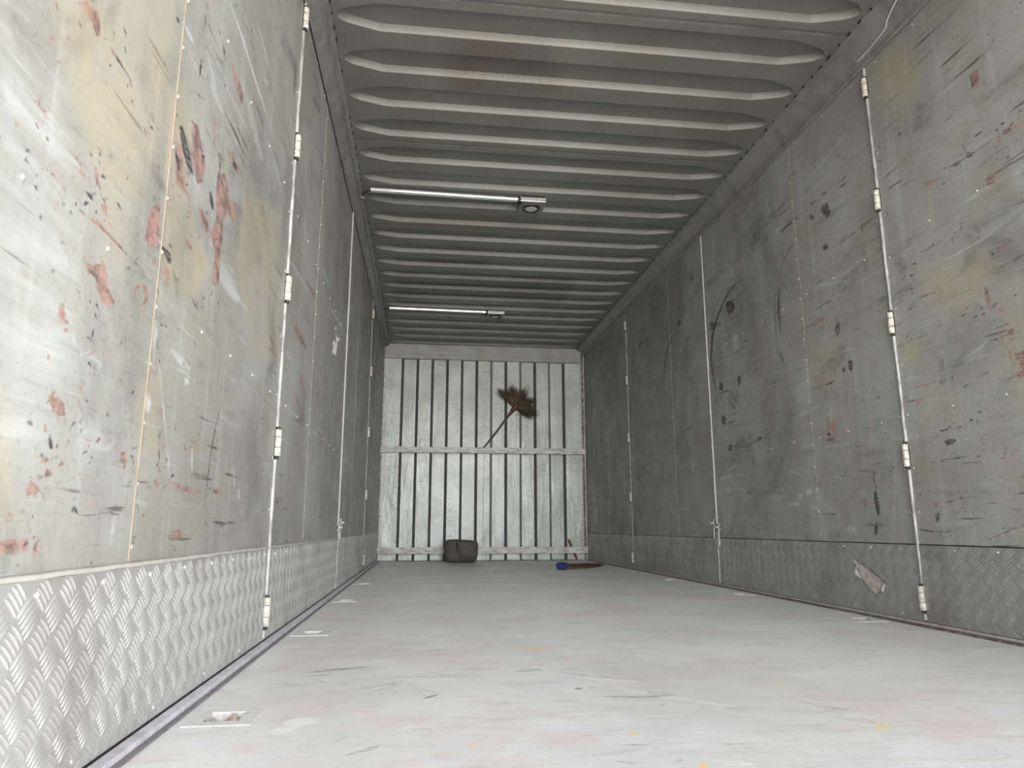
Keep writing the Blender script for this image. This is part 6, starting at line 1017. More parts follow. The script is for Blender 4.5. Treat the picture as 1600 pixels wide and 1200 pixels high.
def bar_verts(cy_, cz_, ang, ln, wd, ht):
    """one raised lens-shaped tread bar in (along-wall, up, out) coordinates"""
    vs = []; ts = (-1, -0.72, -0.3, 0.3, 0.72, 1)
    ca, sa = math.cos(ang), math.sin(ang)
    for t in ts:
        w = wd * (1 - t * t * 0.75) ** 0.5 * (0.55 if abs(t) == 1 else 1); h = ht * (0.15 if abs(t) == 1 else (0.8 if abs(t) > .5 else 1))
        for (q, hh) in ((-1, 0), (-0.45, 0.85), (0, 1), (0.45, 0.85), (1, 0)):
            a, b = t * ln, q * w + 0.0016 * (1 - t * t)
            vs.append((cy_ + a * ca - b * sa, cz_ + a * sa + b * ca, h * hh))
    fs = [(i * 5 + j, i * 5 + j + 1, (i + 1) * 5 + j + 1, (i + 1) * 5 + j) for i in range(5) for j in range(4)]
    return vs, fs, [f[::-1] for f in fs]

door_no = 0
for side in ('left', 'right'):
    S = SIDES[side]; x0, s = S['x'], S['s']
    for i in range(4):
        door_no += 1
        ya, yb = S['seams'][i] + 0.004, S['seams'][i + 1] - 0.004
        base = (x0, (ya + yb) / 2, 0.0)
        d = bpy.data.objects.new('door_%d' % door_no, None); C.objects.link(d); d.location = base
        d.empty_display_size = 0.05
        struct(d, '%s folding side panel, number %s from the open rear end' % (side, ['one', 'two', 'three', 'four'][i]))
        # painted sheet
        lo, hi, kk = (0.0016, 0.012, 0.0014) if side == 'left' else (0.004, 0.012, 0.0010)
        ys = depth_samples(ya, yb, kk, lo, hi)
        
        zstep = [0.0034, 0.005, 0.008, 0.010][i]
        zs = np.linspace(0.285, 2.45, int(2.165 / zstep))
        YY, ZZ = np.meshgrid(ys, zs, indexing='ij')
        wr = np.zeros(YY.shape + (4,))
        for ch, sg, soft, poly in MARKS.get(side, []): paint(ys, zs, wr, ch, poly, sg, soft)
        rg = random.Random(100 * door_no + 5)
        for q in range(130 if side == 'right' else 90):   # random short scrapes
            y = rg.uniform(ya, yb); z = 0.35 + 1.9 * rg.random() ** 1.3
            ln = rg.uniform(0.015, 0.10) if rg.random() < 0.85 else rg.uniform(0.1, 0.5)
            a = rg.gauss(0.0, 0.25) if side == 'right' else rg.gauss(0.0, 0.35)
            paint(ys, zs, wr, rg.choice('kkkrp'), stroke((y, z), (y + ln * math.cos(a), z + ln * math.sin(a)), rg.uniform(0.0015, 0.005), rg.uniform(-.15, .15)), rg.uniform(0.35, 0.8), 0.004 + 0.002 * i)
        for ch, sg, soft, poly in MARKS.get(side, []):        # small flecks round the larger marks
            pc = np.mean(np.array(poly), 0); ex = np.ptp(np.array(poly), 0)
            if ch in 'rk' and ya < pc[0] < yb and max(ex) > 0.02 and soft < 0.03:
                for q in range(7 if side == 'left' else 5):
                    y, z = pc[0] + rg.gauss(0, 0.5) * (ex[0] + 0.03), pc[1] + rg.gauss(0, 0.55) * (ex[1] + 0.03)
                    ln = rg.uniform(0.004, 0.022)
                    paint(ys, zs, wr, ch if rg.random() < .7 else rg.choice('rk'), stroke((y, z), (y + ln, z + rg.gauss(0, 0.4) * ln), rg.uniform(0.0015, 0.005), 0.1), rg.uniform(0.5, 0.95), 0.003)
        sheet = grid_obj('painted_sheet', np.stack([np.full_like(YY, x0), YY, ZZ], -1), M['wall'], wr, d, flip=(side == 'right'), loc=base)
        m = MB(); xa, xb = x0 - s * 0.002, x0 - s * 0.028
        m.box((xa, ya, 0.016), (xb, yb, 2.45)); m.build('panel_core', M['shell'], d, base)
        # raised tread plate
        m = MB(); xp = x0 + s * 0.004; zb, zt = 0.016, PLATE_TOP
        m.box((x0 - s * 0.001, ya + 0.002, zb), (xp, yb - 0.002, zt))
        py, pz = (0.0648, 0.0592)
        yy0 = 0.981 - 8 * py if side == 'left' else 2.323 - 30 * 0.0660
        if side == 'right': py, pz = 0.0660, 0.0595
        zz0 = 0.247 if side == 'left' else 0.2555
        n_y = int((yb - yy0) / py) + 2
        for a in range(n_y):
            for b in range(-5, 3):
                for par in (0, 1):
                    yc_, zc_ = yy0 + a * py + par * py / 2, zz0 + b * pz + par * pz / 2
                    ang = (0.66 if par == 0 else -0.72)
                    for q in range(-2, 3):
                        off = q * 0.0088
                        by, bz = yc_ - math.sin(ang) * off * (-1 if par else 1) * (1 if not par else -1), zc_ + math.cos(ang) * off
                        if not (ya + 0.015 < by < yb - 0.015 and zb + 0.004 < bz < zt - 0.003): continue
                        vs, fs, fr = bar_verts(by, bz, ang, 0.0190, 0.0020, 0.0023)
                        m.add([(xp + s * h, min(max(u, ya + 0.003), yb - 0.003), min(max(v, zb + 0.001), zt - 0.0005)) for (u, v, h) in vs], fr if s > 0 else fs, 0, True)
        plate = m.build('tread_plate', M['tread' if side == 'left' else 'tread_shaded'], d, base, fix=False)
        # joint bead between the sheets, top bead of the plate
        if S['mids'][i] > 0.8:
            ym = S['mids'][i]
            m = MB(); m.tube([(x0 + s * 0.0006, ym + 0.003 * math.sin(3 * z), z) for z in np.linspace(PLATE_TOP + 0.01, S['top'](ym) - 0.01, 26)], 0.0017 if side == 'left' and i == 0 else 0.0006, 6)
            m.build('sheet_joint', M['tan_caulk'] if (side == 'left' and i == 0) else M['wall'], d, base)
            for k, z in enumerate(np.arange(0.326, 2.28, 0.1055)): rivet(d, x0, s, ym + 0.008 + rg.uniform(-.002, .002), z, 0.0045)
        m = MB(); rb = 0.0042 if side == 'left' else 0.0022
        m.tube([(x0 + s * (0.003 if side == 'left' else 0.001), y, PLATE_TOP + (0.004 if side == 'left' else 0.002) + rg.uniform(-.0006, .0006)) for y in np.linspace(ya + 0.002, yb - 0.002, 40)], rb, 8)
        m.build('plate_top_bead', M['caulk'] if (side == 'left' and i < 2) else (M['trim_l'] if side == 'left' else M['dark']), d, base)
        # rivets along the frame lines behind the sheet
        for z in (1.487, 0.776):
            for y in np.arange(ya + 0.13, yb - 0.1, 0.2345):
                if abs(y - S['mids'][i]) > 0.05 and y > 0.7: rivet(d, x0, s, y, z + rg.uniform(-.006, .006), 0.0042)
        for z in (0.415, 0.58, 0.787, 0.987, 1.217, 1.435, 1.62, 1.9):
            for y in (ya + 0.022, yb - 0.022):
                if y > 0.8: rivet(d, x0, s, y, z, 0.0036)
        for y in np.arange(ya + 0.1, yb - 0.05, 0.2325):
            if y > 1.9: rivet(d, x0, s, y, S['top'](y) - 0.022, 0.0038)
        for y in np.arange(ya + 0.09, yb - 0.05, 0.19):
            if y > 0.8: rivet(d, xp, s, y, PLATE_TOP - 0.017 + rg.uniform(-.003, .003), 0.0045)
        for y in np.arange(ya + 0.12, yb - 0.05, 0.31):
            if y > 0.9: rivet(d, xp, s, y, 0.034, 0.0045)

    # seams: cover strips and hinges or slide bolts, carried by the panel on the open end's side
    doors = [o for o in bpy.data.objects if o.name.startswith('door_')][-4:]
    doors = [bpy.data.objects['door_%d' % (door_no - 3 + q)] for q in range(4)]
    for i in (1, 2, 3):
        y = S['seams'][i]; d = doors[i - 1]; top = S['top'](y)
        base = (x0, y, 0.0)
        hz = [2.225, 1.700, 1.165, 0.632, 0.100] if i != 2 else []
        m = MB(); m.box((x0 - s * 0.03, y - 0.006, 0.02), (x0 - s * 0.006, y + 0.006, 2.44)); m.build('seam_backing', M['dark'], d, base)  # dark backing added behind the seam to stop light leaking through
        m = MB(); m.box((x0 - s * 0.003, y + 0.0055, 0.03), (x0 + s * 0.0012, y + (0.0105 if side == 'right' else 0.0085), top - 0.006)); m.build('seam_shadow', M['dark'], d, base)  # solid dark strip painted in as the shadow line beside the seam
        m = MB()
        if i == 2: segs = [(0.022, top - 0.004)]
        else:
            ed = [top - 0.004] + sum([[z + 0.052, z - 0.056] for z in hz], []) + [0.022]
            segs = [(ed[k + 1], ed[k]) for k in range(0, len(ed), 2)]
        rw = 0.0068 if i == 1 else (0.0052 if i == 2 else 0.004)
        for (za, zb_) in segs:
            if zb_ - za < 0.01: continue
            n = max(2, int((zb_ - za) / 0.09))
            zz = np.linspace(za, zb_, n + 1)
            m.tube([(x0 + s * (0.003 + RND.uniform(0, .0008)), y - 0.002 + RND.uniform(-.001, .001), z) for z in zz], [rw * RND.uniform(0.9, 1.06) for z in zz], 8)
        m.build('seam_strip', M['strip'] if i != 2 else M['caulk'], d, base)
        for k, z in enumerate(hz):
            h = MB(); hx = x0 + s * 0.008
            h.tube([(hx, y, z - 0.054), (hx, y, z + 0.050)], 0.0062, 10)
            h.box((x0 + s * 0.0002, y - 0.0125, z - 0.043), (x0 + s * 0.0022, y + 0.0135, z + 0.043), 0)
            hg = h.build('hinge', M['black'], d, (x0, y, z))  # black core painted in for the shadow at the knuckle ends
            for (za, zb_) in ((-0.044, -0.0165), (-0.0150, 0.0180), (0.0195, 0.043)):
                kn = MB(); r = 0.0118
                kn.tube([(hx, y, z + za), (hx, y, z + za + 0.0015), (hx, y, z + zb_ - 0.0015), (hx, y, z + zb_)], [r * .88, r, r, r * .88], 14)
                kn.build('knuckle', M['hinge_red'] if (side == 'left' and i == 1 and k == 2 and za < -0.04) else M['hinge'], hg, (x0, y, z))
        if i == 2:
            for (yo, z0_, z1_) in ((0.030, 0.292, 0.405), (-0.045, 0.245, 0.378)):
                b = MB(); bx = x0 + s * 0.012
                b.tube([(bx, y + yo, z0_), (bx, y + yo, z1_)], 0.006, 8)
                bo = b.build('slide_bolt', M['strip'], doors[1 if yo < 0 else 2], (x0, y + yo, z0_))
                kb = MB(); kb.box((x0 + s * 0.001, y + yo - 0.012, z1_ - 0.040), (bx + s * 0.008, y + yo + 0.012, z1_ - 0.026), 0, 0.002)
                kb.box((x0 + s * 0.001, y + yo - 0.012, z1_ - 0.008), (bx + s * 0.008, y + yo + 0.012, z1_ + 0.006), 0, 0.002)
                kb.build('bolt_keeper', M['bracket'], bo, (x0, y + yo, z1_ - 0.04))
                kb = MB(); kb.tube([(bx, y + yo, z1_ - 0.018), (bx + s * 0.022, y + yo - 0.004, z1_ - 0.018)], [0.005, 0.007], 8)
                kb.build('bolt_knob', M['hinge'], bo, (bx, y + yo, z1_ - 0.018))

# ------------------------------------------------------------------ front wall
edges = [-0.05, 0.03]
ST = [0.221 + 0.1714 * k for k in range(12)]
prof = [(-0.03, 0.0)]
lvl = [0.0, 0.030]                                    # the sheet steps out and back at each strip
cur = 0
for k, xs in enumerate(ST):
    prof.append((xs - 0.0150, lvl[cur])); cur = 1 - cur; prof.append((xs + 0.0150, lvl[cur]))
prof.append((W + 0.03, lvl[cur]))
zs = list(np.linspace(-0.03, 2.45, 30))
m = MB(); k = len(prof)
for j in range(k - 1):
    mi = (2 if j // 2 in (6, 8, 10) else 1) if j % 2 == 1 else 0  # slope shading set by material: shaded tone, lit copy on some slopes
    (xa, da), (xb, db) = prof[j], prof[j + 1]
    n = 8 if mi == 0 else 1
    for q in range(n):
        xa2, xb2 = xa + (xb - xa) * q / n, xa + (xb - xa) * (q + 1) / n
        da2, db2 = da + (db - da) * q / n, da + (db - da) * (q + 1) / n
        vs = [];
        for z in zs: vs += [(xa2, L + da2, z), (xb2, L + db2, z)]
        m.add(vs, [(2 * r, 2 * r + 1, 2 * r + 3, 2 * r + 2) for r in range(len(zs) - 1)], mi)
wb = struct(m.build('wall_front', [M['front'], M['groove'], M['groove_lit']], loc=(W / 2, L, 0), fix=False), 'white ribbed front wall at the far end')
m = MB(); m.tube([(1.172 - 0.005 * (2.27 - z) + RND.uniform(-.002, .002), L + 0.001, z) for z in np.linspace(0.02, 2.27, 60)], [RND.uniform(0.0035, 0.0065) for z in range(60)], 7)
m.build('weld_seam', M['weld'], wb, (1.17, L, 0))
shell('trim_5', (-0.10, L + 0.06, -0.12), (W + 0.10, L + 0.12, 2.62), 'outer skin of the front wall')
m = MB()
for (xa, xb, mi) in ((-0.02, 0.012, 1), (0.012, 0.030, 0)):
    m.box((xa, L - (0.035 if mi else 0.018), 0.0), (xb, L + 0.06, 2.42), mi)
for (xa, xb, mi) in ((W - 0.038, W + 0.02, 1),):
    m.box((xa, L - 0.035, 0.0), (xb, L + 0.06, 2.42), mi)
m.box((W - 0.052, L - 0.018, 0.0), (W - 0.038, L + 0.05, 2.42), 0)
m.box((W - 0.014, L - 0.040, 0.0), (W - 0.006, L - 0.03, 2.36), 0)
struct(m.build('trim_6', [M['plank'], M['post']], loc=(W / 2, L, 0)), 'dark corner posts beside the front wall')
m = MB(); hy = L - 0.045
m.box((0.012, hy, 2.322), (W - 0.045, L + 0.05, 2.452), 0, 0.002); m.box((0.010, hy - 0.008, 2.276), (W - 0.043, L + 0.05, 2.320), 0, 0.004)
struct(m.build('trim_7', M['header'], loc=(W / 2, hy, 2.3)), 'pale header beam across the top of the front wall')
for (n_, z0_, z1_, xa, xb, lab) in (('trim_8', 1.188, 1.2535, -0.005, W + 0.0, 'chipped white plank across the middle of the front wall'), ('trim_9', 0.078, 0.150, -0.0, W + 0.0, 'chipped white plank low on the front wall')):
    m = MB(); m.box((xa + 0.004, L - 0.062, z0_), (xb - 0.004, L - 0.0365, z1_), 0, 0.003)
    for xs in (0.06, 0.3, 0.62, 0.98, 1.36, 1.72, 2.08, 2.29): m.tube([(xs, L - 0.064, (z0_ + z1_) / 2), (xs, L - 0.0615, (z0_ + z1_) / 2)], 0.005, 8, 1)
    struct(m.build(n_, [M['plank'], M['dark']], loc=(W / 2, L - 0.05, z0_)), lab)
m = MB(); m.box((0.03, L - 0.004, 0.0), (W - 0.05, L + 0.05, 0.006)); struct(m.build('gap_shade_front', M['dark'], loc=(W / 2, L, 0)), 'dark strip painted as gap shade at the foot of the front wall')  # solid dark strip standing in for the shade of the gap

# ------------------------------------------------------------------ roof lamps
def lamp(loc, label):
    t = thing('roof_lamp', label, 'lamp', loc, 'round lamps under the roof')
    X, Y, Z = loc
    m = MB(); x0_, x1_ = 0.119 - 1.142, 1.046 - 1.142
    pr = [(-0.014, 0.010), (-0.0165, 0.000), (-0.015, -0.010), (-0.008, -0.0155), (0.006, -0.016), (0.014, -0.010), (0.0155, 0.0), (0.014, 0.010)]
    vs = []
    for xx, yo in ((x0_, -0.022), (x1_, 0.0)):
        for (py_, pz_) in pr: vs.append((X + xx, Y - 0.078 + yo + py_, Z + 0.018 + pz_))
    n = len(pr)
    m.add(vs, [(j, (j + 1) % n, n + (j + 1) % n, n + j) for j in range(n)], 0); m.add(vs[:n], [tuple(range(n))]); m.add(vs[n:], [tuple(reversed(range(n)))])
    m.build('cable_trunking', M['alu'], t, (X + x0_, Y - 0.09, Z))
    m = MB(); m.tube([(X + x1_ - 0.004, Y - 0.078, Z + 0.016), (X + x1_ + 0.012, Y - 0.077, Z + 0.014), (X + x1_ + 0.030, Y - 0.070, Z + 0.012)], [0.018, 0.019, 0.014], 10)
    m.tube([(X + x1_ + 0.006, Y - 0.070, Z + 0.010), (X + x1_ + 0.010, Y - 0.045, Z + 0.002), (X + x1_ + 0.024, Y - 0.035, Z + 0.012)], 0.007, 8)
    m.build('rubber_joint', M['black'], t, (X + x1_, Y - 0.07, Z))
    m = MB(); bx0, bx1 = -0.082, 0.082
    m.box((X + bx0, Y - 0.094, Z + 0.004), (X + bx1, Y - 0.090, Z + 0.030), 0, 0.001)
    m.build('bracket_lip', M['alu'], t, (X, Y - 0.09, Z))
    m = MB()
    m.box((X + bx0, Y - 0.090, Z + 0.001), (X + bx1, Y + 0.088, Z + 0.004), 0, 0.001)
    m.box((X + bx0, Y - 0.088, Z + 0.004), (X + bx0 + 0.003, Y + 0.088, Z + 0.044)); m.box((X + bx1 - 0.003, Y - 0.088, Z + 0.004), (X + bx1, Y + 0.088, Z + 0.044))
    br = m.build('bracket', M['bracket'], t, (X, Y, Z))
    for (sx, sy) in ((-0.062, -0.02), (0.062, -0.02)):
        q = MB(); q.tube([(X + sx * 0.8, Y + sy * 0.2, Z - 0.0085), (X + sx * 0.8, Y + sy * 0.2, Z - 0.0065)], 0.004, 8); q.build('screw', M['steel'], br, (X + sx * 0.8, Y, Z))
    m = MB(); R = 0.058; n = 36
    rings = [(R, 0.0015), (R, -0.004), (R - 0.004, -0.0075), (0.045, -0.0085), (0.043, -0.006), (0.043, -0.003)]
    vs = [(X + r * math.cos(2 * math.pi * k / n), Y + r * math.sin(2 * math.pi * k / n), Z + z) for (r, z) in rings for k in range(n)]
    m.add(vs, [(i * n + k, i * n + (k + 1) % n, (i + 1) * n + (k + 1) % n, (i + 1) * n + k) for i in range(len(rings) - 1) for k in range(n)], 0, True)
    m.build('bezel', M['black'], t, (X, Y, Z))
    m = MB(); rings = [(0.0435, -0.004), (0.038, -0.0075), (0.022, -0.0095), (0.0001, -0.0102)]
    vs = [(X + r * math.cos(2 * math.pi * k / n), Y + r * math.sin(2 * math.pi * k / n), Z + z) for (r, z) in rings for k in range(n)]
    m.add(vs, [(i * n + k, i * n + (k + 1) % n, (i + 1) * n + (k + 1) % n, (i + 1) * n + k) for i in range(3) for k in range(n)], 0, True)
    ln = m.build('lens', M['lens'], t, (X, Y, Z))
    spots = [(0, 0)] + [(0.015 * math.cos(a), 0.015 * math.sin(a)) for a in np.arange(0, 6.2, 6.283 / 6)] + [(0.030 * math.cos(a), 0.030 * math.sin(a)) for a in np.arange(0.2, 6.4, 6.283 / 12)]
    for (sx, sy) in spots:
        q = MB(); rr_ = math.hypot(sx, sy); z = Z - 0.0104 + 0.0022 * (rr_ / 0.035) ** 2
        q.tube([(X + sx, Y + sy, z + 0.001), (X + sx, Y + sy, z - 0.0006)], [0.0042, 0.0034], 8); q.build('diode', M['led'], ln, (X + sx, Y + sy, z))
    m = MB(); xa = X + x0_
    m.tube([(xa + 0.01, Y - 0.098, Z + 0.016), (xa - 0.02, Y - 0.092, Z + 0.014), (xa - 0.045, Y - 0.07, Z + 0.010), (0.066, Y - 0.045, Z + 0.006), (0.058, Y - 0.02, Z + 0.022)], 0.0042, 8)
    m.build('cable', M['black'], t, (xa, Y - 0.09, Z))
    m = MB(); m.tube([(0.052, Y - 0.015, Z + 0.016), (0.056, Y + 0.0, Z + 0.006), (0.072, Y - 0.004, Z + 0.010)], 0.0035, 6); m.build('cable_clip', M['steel'], t, (0.05, Y, Z))
    return t
lamp((1.142, 4.215, 2.400), 'round LED lamp on bright trunking under the roof, nearer the open end')
lamp((1.150, 6.628, 2.400), 'round LED lamp on thin trunking under the roof, nearer the front wall')

# ------------------------------------------------------------------ tie-down pockets in the floor
def pocket(px, py, label):
    t = thing('tie_down_pocket', label, 'floor fitting', (px, py, 0), 'tie-down pockets along the floor edges')
    a, b = 0.0325, 0.036
    m = MB()
    for (x0_, y0_, x1_, y1_) in ((-0.062, -0.063, 0.062, -b), (-0.062, b, 0.062, 0.060), (-0.062, -b, -a, b), (a, -b, 0.062, b)):
        m.box((px + x0_, py + y0_, 0.0002), (px + x1_, py + y1_, 0.0014), 0)
    m.build('rim', M['pocket_rim'], t, (px, py, 0))
    m = MB(); n = 10
    U = np.linspace(-1, 1, n); vs = []
    for u in U:
        for v in U: vs.append((px + u * a, py + v * b, -0.014 * (1 - max(abs(u), abs(v)) ** 6)))
    m.add(vs, [(i * n + j, i * n + j + 1, (i + 1) * n + j + 1, (i + 1) * n + j) for i in range(n - 1) for j in range(n - 1)], 0, True)
    m.build('dish', M['pocket'], t, (px, py, 0), fix=False)
    m = MB(); m.tube([(px - 0.025, py + 0.012, -0.006), (px - 0.012, py - 0.012, -0.007), (px + 0.012, py - 0.012, -0.007), (px + 0.025, py + 0.012, -0.006)], 0.004, 8)
    m.build('lashing_bar', M['pocket'], t, (px, py, 0))
ORD = ['nearest', 'second', 'third', 'fourth']
for k, (px, py) in enumerate(POCKETS):
    sd = 'left' if px < 1 else 'right'; q = k if k < 4 else k - 4
    pocket(px, py, '%s steel tie-down pocket sunk in the floor along the %s wall' % (ORD[q], sd))

# ------------------------------------------------------------------ broom stuck behind the middle plank
def strand(m, root, tip, r, mi, sag, rng):
    root, tip = Vector(root), Vector(tip); d = tip - root
    mid = root + d * 0.55 + Vector(sag)
    pts = [root, root.lerp(mid, .55) , mid, mid.lerp(tip, .6), tip]
    m.tube(pts, [r, r * 0.95, r * 0.8, r * 0.5, r * 0.12], 3, mi, cap=False)
yb_ = L - 0.040
bro = thing('grass_broom', 'grass broom with dark cane handle stuck behind the middle plank of the front wall', 'broom', (1.168, yb_, 1.2))
hd = Vector((1.526, L - 0.070, 1.732)); ft = Vector((1.128, L - 0.0225, 1.205))
m = MB(); pts = [ft.lerp(hd, t) + Vector((0.006 * math.sin(5 * t), 0, 0.006 * math.sin(4 * t + 1))) for t in np.linspace(0, 0.97, 12)]
m.tube(pts, [0.0115 + 0.001 * math.sin(9 * t) for t in range(12)], 9); m.build('handle', M['cane'], bro, ft[:])
m = MB(); ax = (hd - ft).normalized(); q0 = ft.lerp(hd, 0.80); pts = []; rs = []
for k in range(19):
    t = k / 18; pts.append(q0 + (hd + ax * 0.015 - q0) * t); rs.append((0.013 + 0.024 * t ** 1.3) * (1.0 + (0.10 if k % 2 else -0.02)))
m.tube(pts, rs, 12); m.build('binding', M['binding'], bro, q0[:])
rg = random.Random(3); m = MB()
side_ = Vector((-ax.z, 0, ax.x))
for k in range(900):
    cl = rg.randrange(34); u = -1 + 2 * cl / 33 + rg.gauss(0, 0.022); a = u * 1.50 + rg.gauss(0, 0.02)
    ln = 0.272 * (0.80 + 0.26 * math.sin(cl * 2.7) ** 2) * rg.uniform(0.62, 1.0)
    if rg.random() < 0.05: ln *= 1.15; a += rg.gauss(0, 0.08)
    dr = ax * math.cos(a) + side_ * math.sin(a)
    root = hd + ax * rg.uniform(-0.02, 0.0) + side_ * (u * 0.030) + Vector((0, rg.uniform(-.022, .016), 0))
    tip = root + dr * ln + Vector((rg.gauss(0, .008), rg.uniform(-.045, .028), rg.gauss(0, .008)))
    strand(m, root, tip, rg.uniform(0.0016, 0.0030), 0 if rg.random() < 0.70 else 1, (rg.gauss(0, .006), rg.uniform(-.008, .004), rg.gauss(0, .006)), rg)
for k in range(300):                                  # paler short grass round the binding
    u = rg.uniform(-1, 1); dr = ax * math.cos(u * 1.5) + side_ * math.sin(u * 1.5)
    root = hd + side_ * (u * 0.030) + Vector((0, rg.uniform(-.024, .014), 0))
    strand(m, root, root + dr * 0.272 * rg.uniform(0.35, 0.62) + Vector((0, rg.uniform(-.04, .01), 0)), 0.0026, 1, (0, -.004, 0), rg)
m.build('bristles', [M['bristle_d'], M['bristle_l']], bro, hd[:], fix=False)

# ------------------------------------------------------------------ bag, loose broom head, stick
bx, by, bw, bd, bh = 0.898, 7.66, 0.352, 0.30, 0.240
bag = thing('bag', 'dark grey boxy bag standing on the floor against the front wall', 'bag', (bx, by, 0))
bm = bmesh.new(); bmesh.ops.create_cube(bm, size=2.0); bmesh.ops.subdivide_edges(bm, edges=bm.edges[:], cuts=13, use_grid_fill=True)
for v in bm.verts:
    p = v.co.copy(); e_ = 5.0
    r = (abs(p.x) ** e_ + abs(p.y) ** e_ + abs(p.z) ** e_) ** (1 / e_)
    q = p / r
    lump = 0.012 * math.sin(3.1 * p.x + 2 * p.z) + 0.010 * math.sin(4.2 * p.z - 1.7 * p.y + 1)
    X_ = q.x * bw / 2 * (1.0 + 0.03 * math.sin(2.2 * p.z)); Y_ = q.y * bd / 2 + lump * q.y; Z_ = (q.z + 1) / 2 * bh
    if p.y < 0: Y_ += 0.020 * math.exp(-((X_ + 0.045 + 0.02 * p.z) / 0.022) ** 2) - (0.018 if X_ > -0.04 else 0.0) * (1 - abs(p.z)) + max(0, -X_ - 0.05) * 0.35
    if Z_ > bh * 0.9: Z_ -= 0.010 * (1 + math.sin(9 * X_)) * 0.5
    v.co = Vector((bx + X_, by + Y_, max(0.001, Z_)))
m = MB(); m.bm(bm, 0, True); m.build('bag_body', M['bag'], bag, (bx, by, 0))
m = MB()
yf = by - bd / 2
m.tube([(bx - 0.035, by - 0.02, bh - 0.010), (bx - 0.038, yf + 0.06, bh - 0.010), (bx - 0.040, yf + 0.022, bh - 0.026), (bx - 0.044, yf + 0.016, bh - 0.07), (bx - 0.048, yf + 0.019, bh - 0.115)], [0.010, 0.011, 0.011, 0.011, 0.007], 8)
m.build('strap', M['bagdark'], bag, (bx, yf, bh))

hb = thing('broom_head', 'loose grass broom head with blue collar lying on the floor at the right', 'broom head', (1.70, 6.17, 0))
m = MB(); p0, p1 = Vector((1.655, 6.135, 0.036)), Vector((1.742, 6.215, 0.031))
m.tube([p0, p0.lerp(p1, .1), p0.lerp(p1, .5), p0.lerp(p1, .9), p1], [0.026, 0.034, 0.035, 0.031, 0.027], 10); m.build('collar', M['blue'], hb, (1.70, 6.17, 0))
m = MB(); rg = random.Random(8); dirb = Vector((0.44, 0.52, 0)).normalized(); sb = Vector((-dirb.y, dirb.x, 0))
for k in range(330):
    u = rg.uniform(-1, 1); rz = rg.uniform(0.008, 0.05)
    root = p1 - dirb * 0.01 + sb * u * 0.022 + Vector((0, 0, (rg.random() - 0.5) * 0.04))
    tip = p1 + dirb * rg.uniform(0.40, 0.66) + sb * (u * 0.075 + rg.gauss(0, .01)); tip.z = rg.uniform(0.004, 0.030)
    root.z = max(root.z, 0.006)
    strand(m, root, tip, rg.uniform(0.0018, 0.0032), 0 if rg.random() < .6 else 1, (0, 0, rg.uniform(-.006, .004)), rg)
m.build('bristles', [M['bristle_d'], M['bristle_l']], hb, p1[:], fix=False)

m = MB(); a, b = Vector((2.130, L - 0.020, 0.228)), Vector((2.224, L - 0.020, 0.012))
m.tube([a.lerp(b, t) + Vector((0.002 * math.sin(9 * t), 0, 0)) for t in np.linspace(0, 1, 7)], [0.0125, 0.0135, 0.0130, 0.0125, 0.0130, 0.0125, 0.0120], 8)
tag(m.build('stick', M['stick'], loc=b[:]), 'short red-brown stick leaning behind the low plank of the front wall', 'stick')

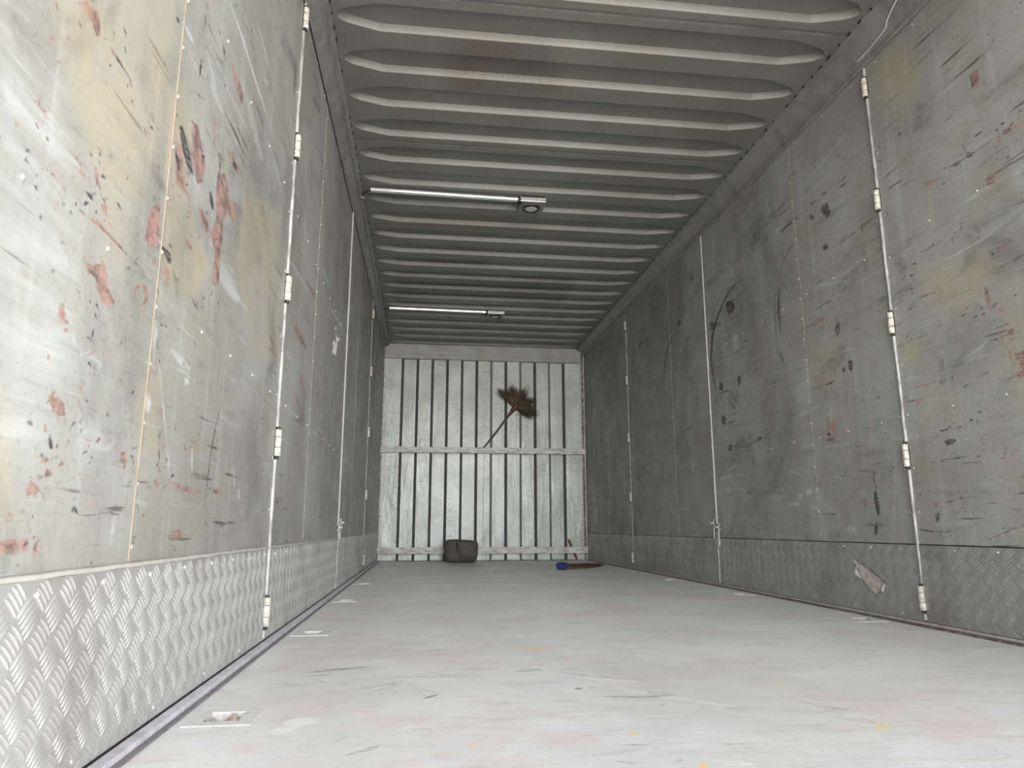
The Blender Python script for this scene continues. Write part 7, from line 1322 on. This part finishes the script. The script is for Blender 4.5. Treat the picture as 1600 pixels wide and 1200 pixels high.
# ------------------------------------------------------------------ torn paper, torn card, loose wire
def flake(name, mat, pts, th, parent, loc, bend=0.0):
    """a thin torn sheet from wall outline points (x, y, z)"""
    m = MB(); n = len(pts); c = np.mean(np.array([p for p in pts]), 0)
    return m, n, c
def sheet_piece(m, x, s, outline, lift, th, mi=0, curl=0.0):
    """outline [(y, z)] on a side wall, standing lift off it, thickness th; curl lifts the rim"""
    n = len(outline); cyz = np.mean(np.array(outline), 0)
    fr = [(x + s * (lift + th + curl * math.hypot(y - cyz[0], z - cyz[1])), y, z) for y, z in outline] + [(x + s * (lift + th), cyz[0], cyz[1])]
    bk = [(x + s * max(0.0004, lift + curl * math.hypot(y - cyz[0], z - cyz[1]) * 0.9), y, z) for y, z in outline] + [(x + s * lift, cyz[0], cyz[1])]
    vs = fr + bk; k = n + 1
    fs = [(i, (i + 1) % n, n) for i in range(n)] + [(k + (i + 1) % n, k + i, k + n) for i in range(n)] + [((i + 1) % n, i, k + i, k + (i + 1) % n) for i in range(n)]
    m.add(vs, fs, mi)
pz_ = thing('paper_scrap', 'torn white paper scrap stuck high on the left wall before the bolted seam', 'paper scrap', (0.0, 3.74, 1.26))
m = MB(); sheet_piece(m, 0, 1, PAPER[0], 0.0008, 0.0006, 0, 0.03); m.build('torn_sheet', M['paper'], pz_, (0, 3.74, 1.3))
m = MB(); sheet_piece(m, 0, 1, PAPER[1], 0.0008, 0.0006, 0, 0.03); m.build('torn_shreds', M['paper'], pz_, (0, 3.7, 1.26))
m = MB(); sheet_piece(m, 0, 1, PAPER[2], 0.0008, 0.0006, 0, 0.02); m.build('torn_corner', M['paper'], pz_, (0, 3.7, 1.38))
xt = W - 0.0062
cd = thing('card_scrap', 'torn grubby cardboard strip stuck on the tread plate of the right wall', 'card scrap', (W, 2.83, 0.09))
m = MB(); sheet_piece(m, xt, -1, CARD[0], 0.004, 0.0012, 0, 0.02); m.build('card_strip', M['card'], cd, (W, 2.83, 0.14))
m = MB(); sheet_piece(m, xt, -1, CARD[1], 0.0004, 0.0006); m.build('white_corner', M['paper'], cd, (W, 2.9, 0.2))
m = MB(); sheet_piece(m, xt, -1, CARD[2], 0.0004, 0.0008); m.build('white_edge', M['paper'], cd, (W, 2.73, 0.13))
m = MB(); m.tube([(W - 0.066, 2.10, 2.420), (W - 0.058, 2.19, 2.404), (W - 0.046, 2.262, 2.385), (W - 0.040, 2.295, 2.374), (W - 0.030, 2.315, 2.362), (W - 0.026, 2.36, 2.358), (W - 0.0235, 2.44, 2.3535), (W - 0.0235, 2.52, 2.3535)], 0.0028, 6)
tag(m.build('wire', M['wire'], loc=(W - 0.04, 2.3, 2.37)), 'thin pale wire hanging over the right roof rail near the open end', 'wire')
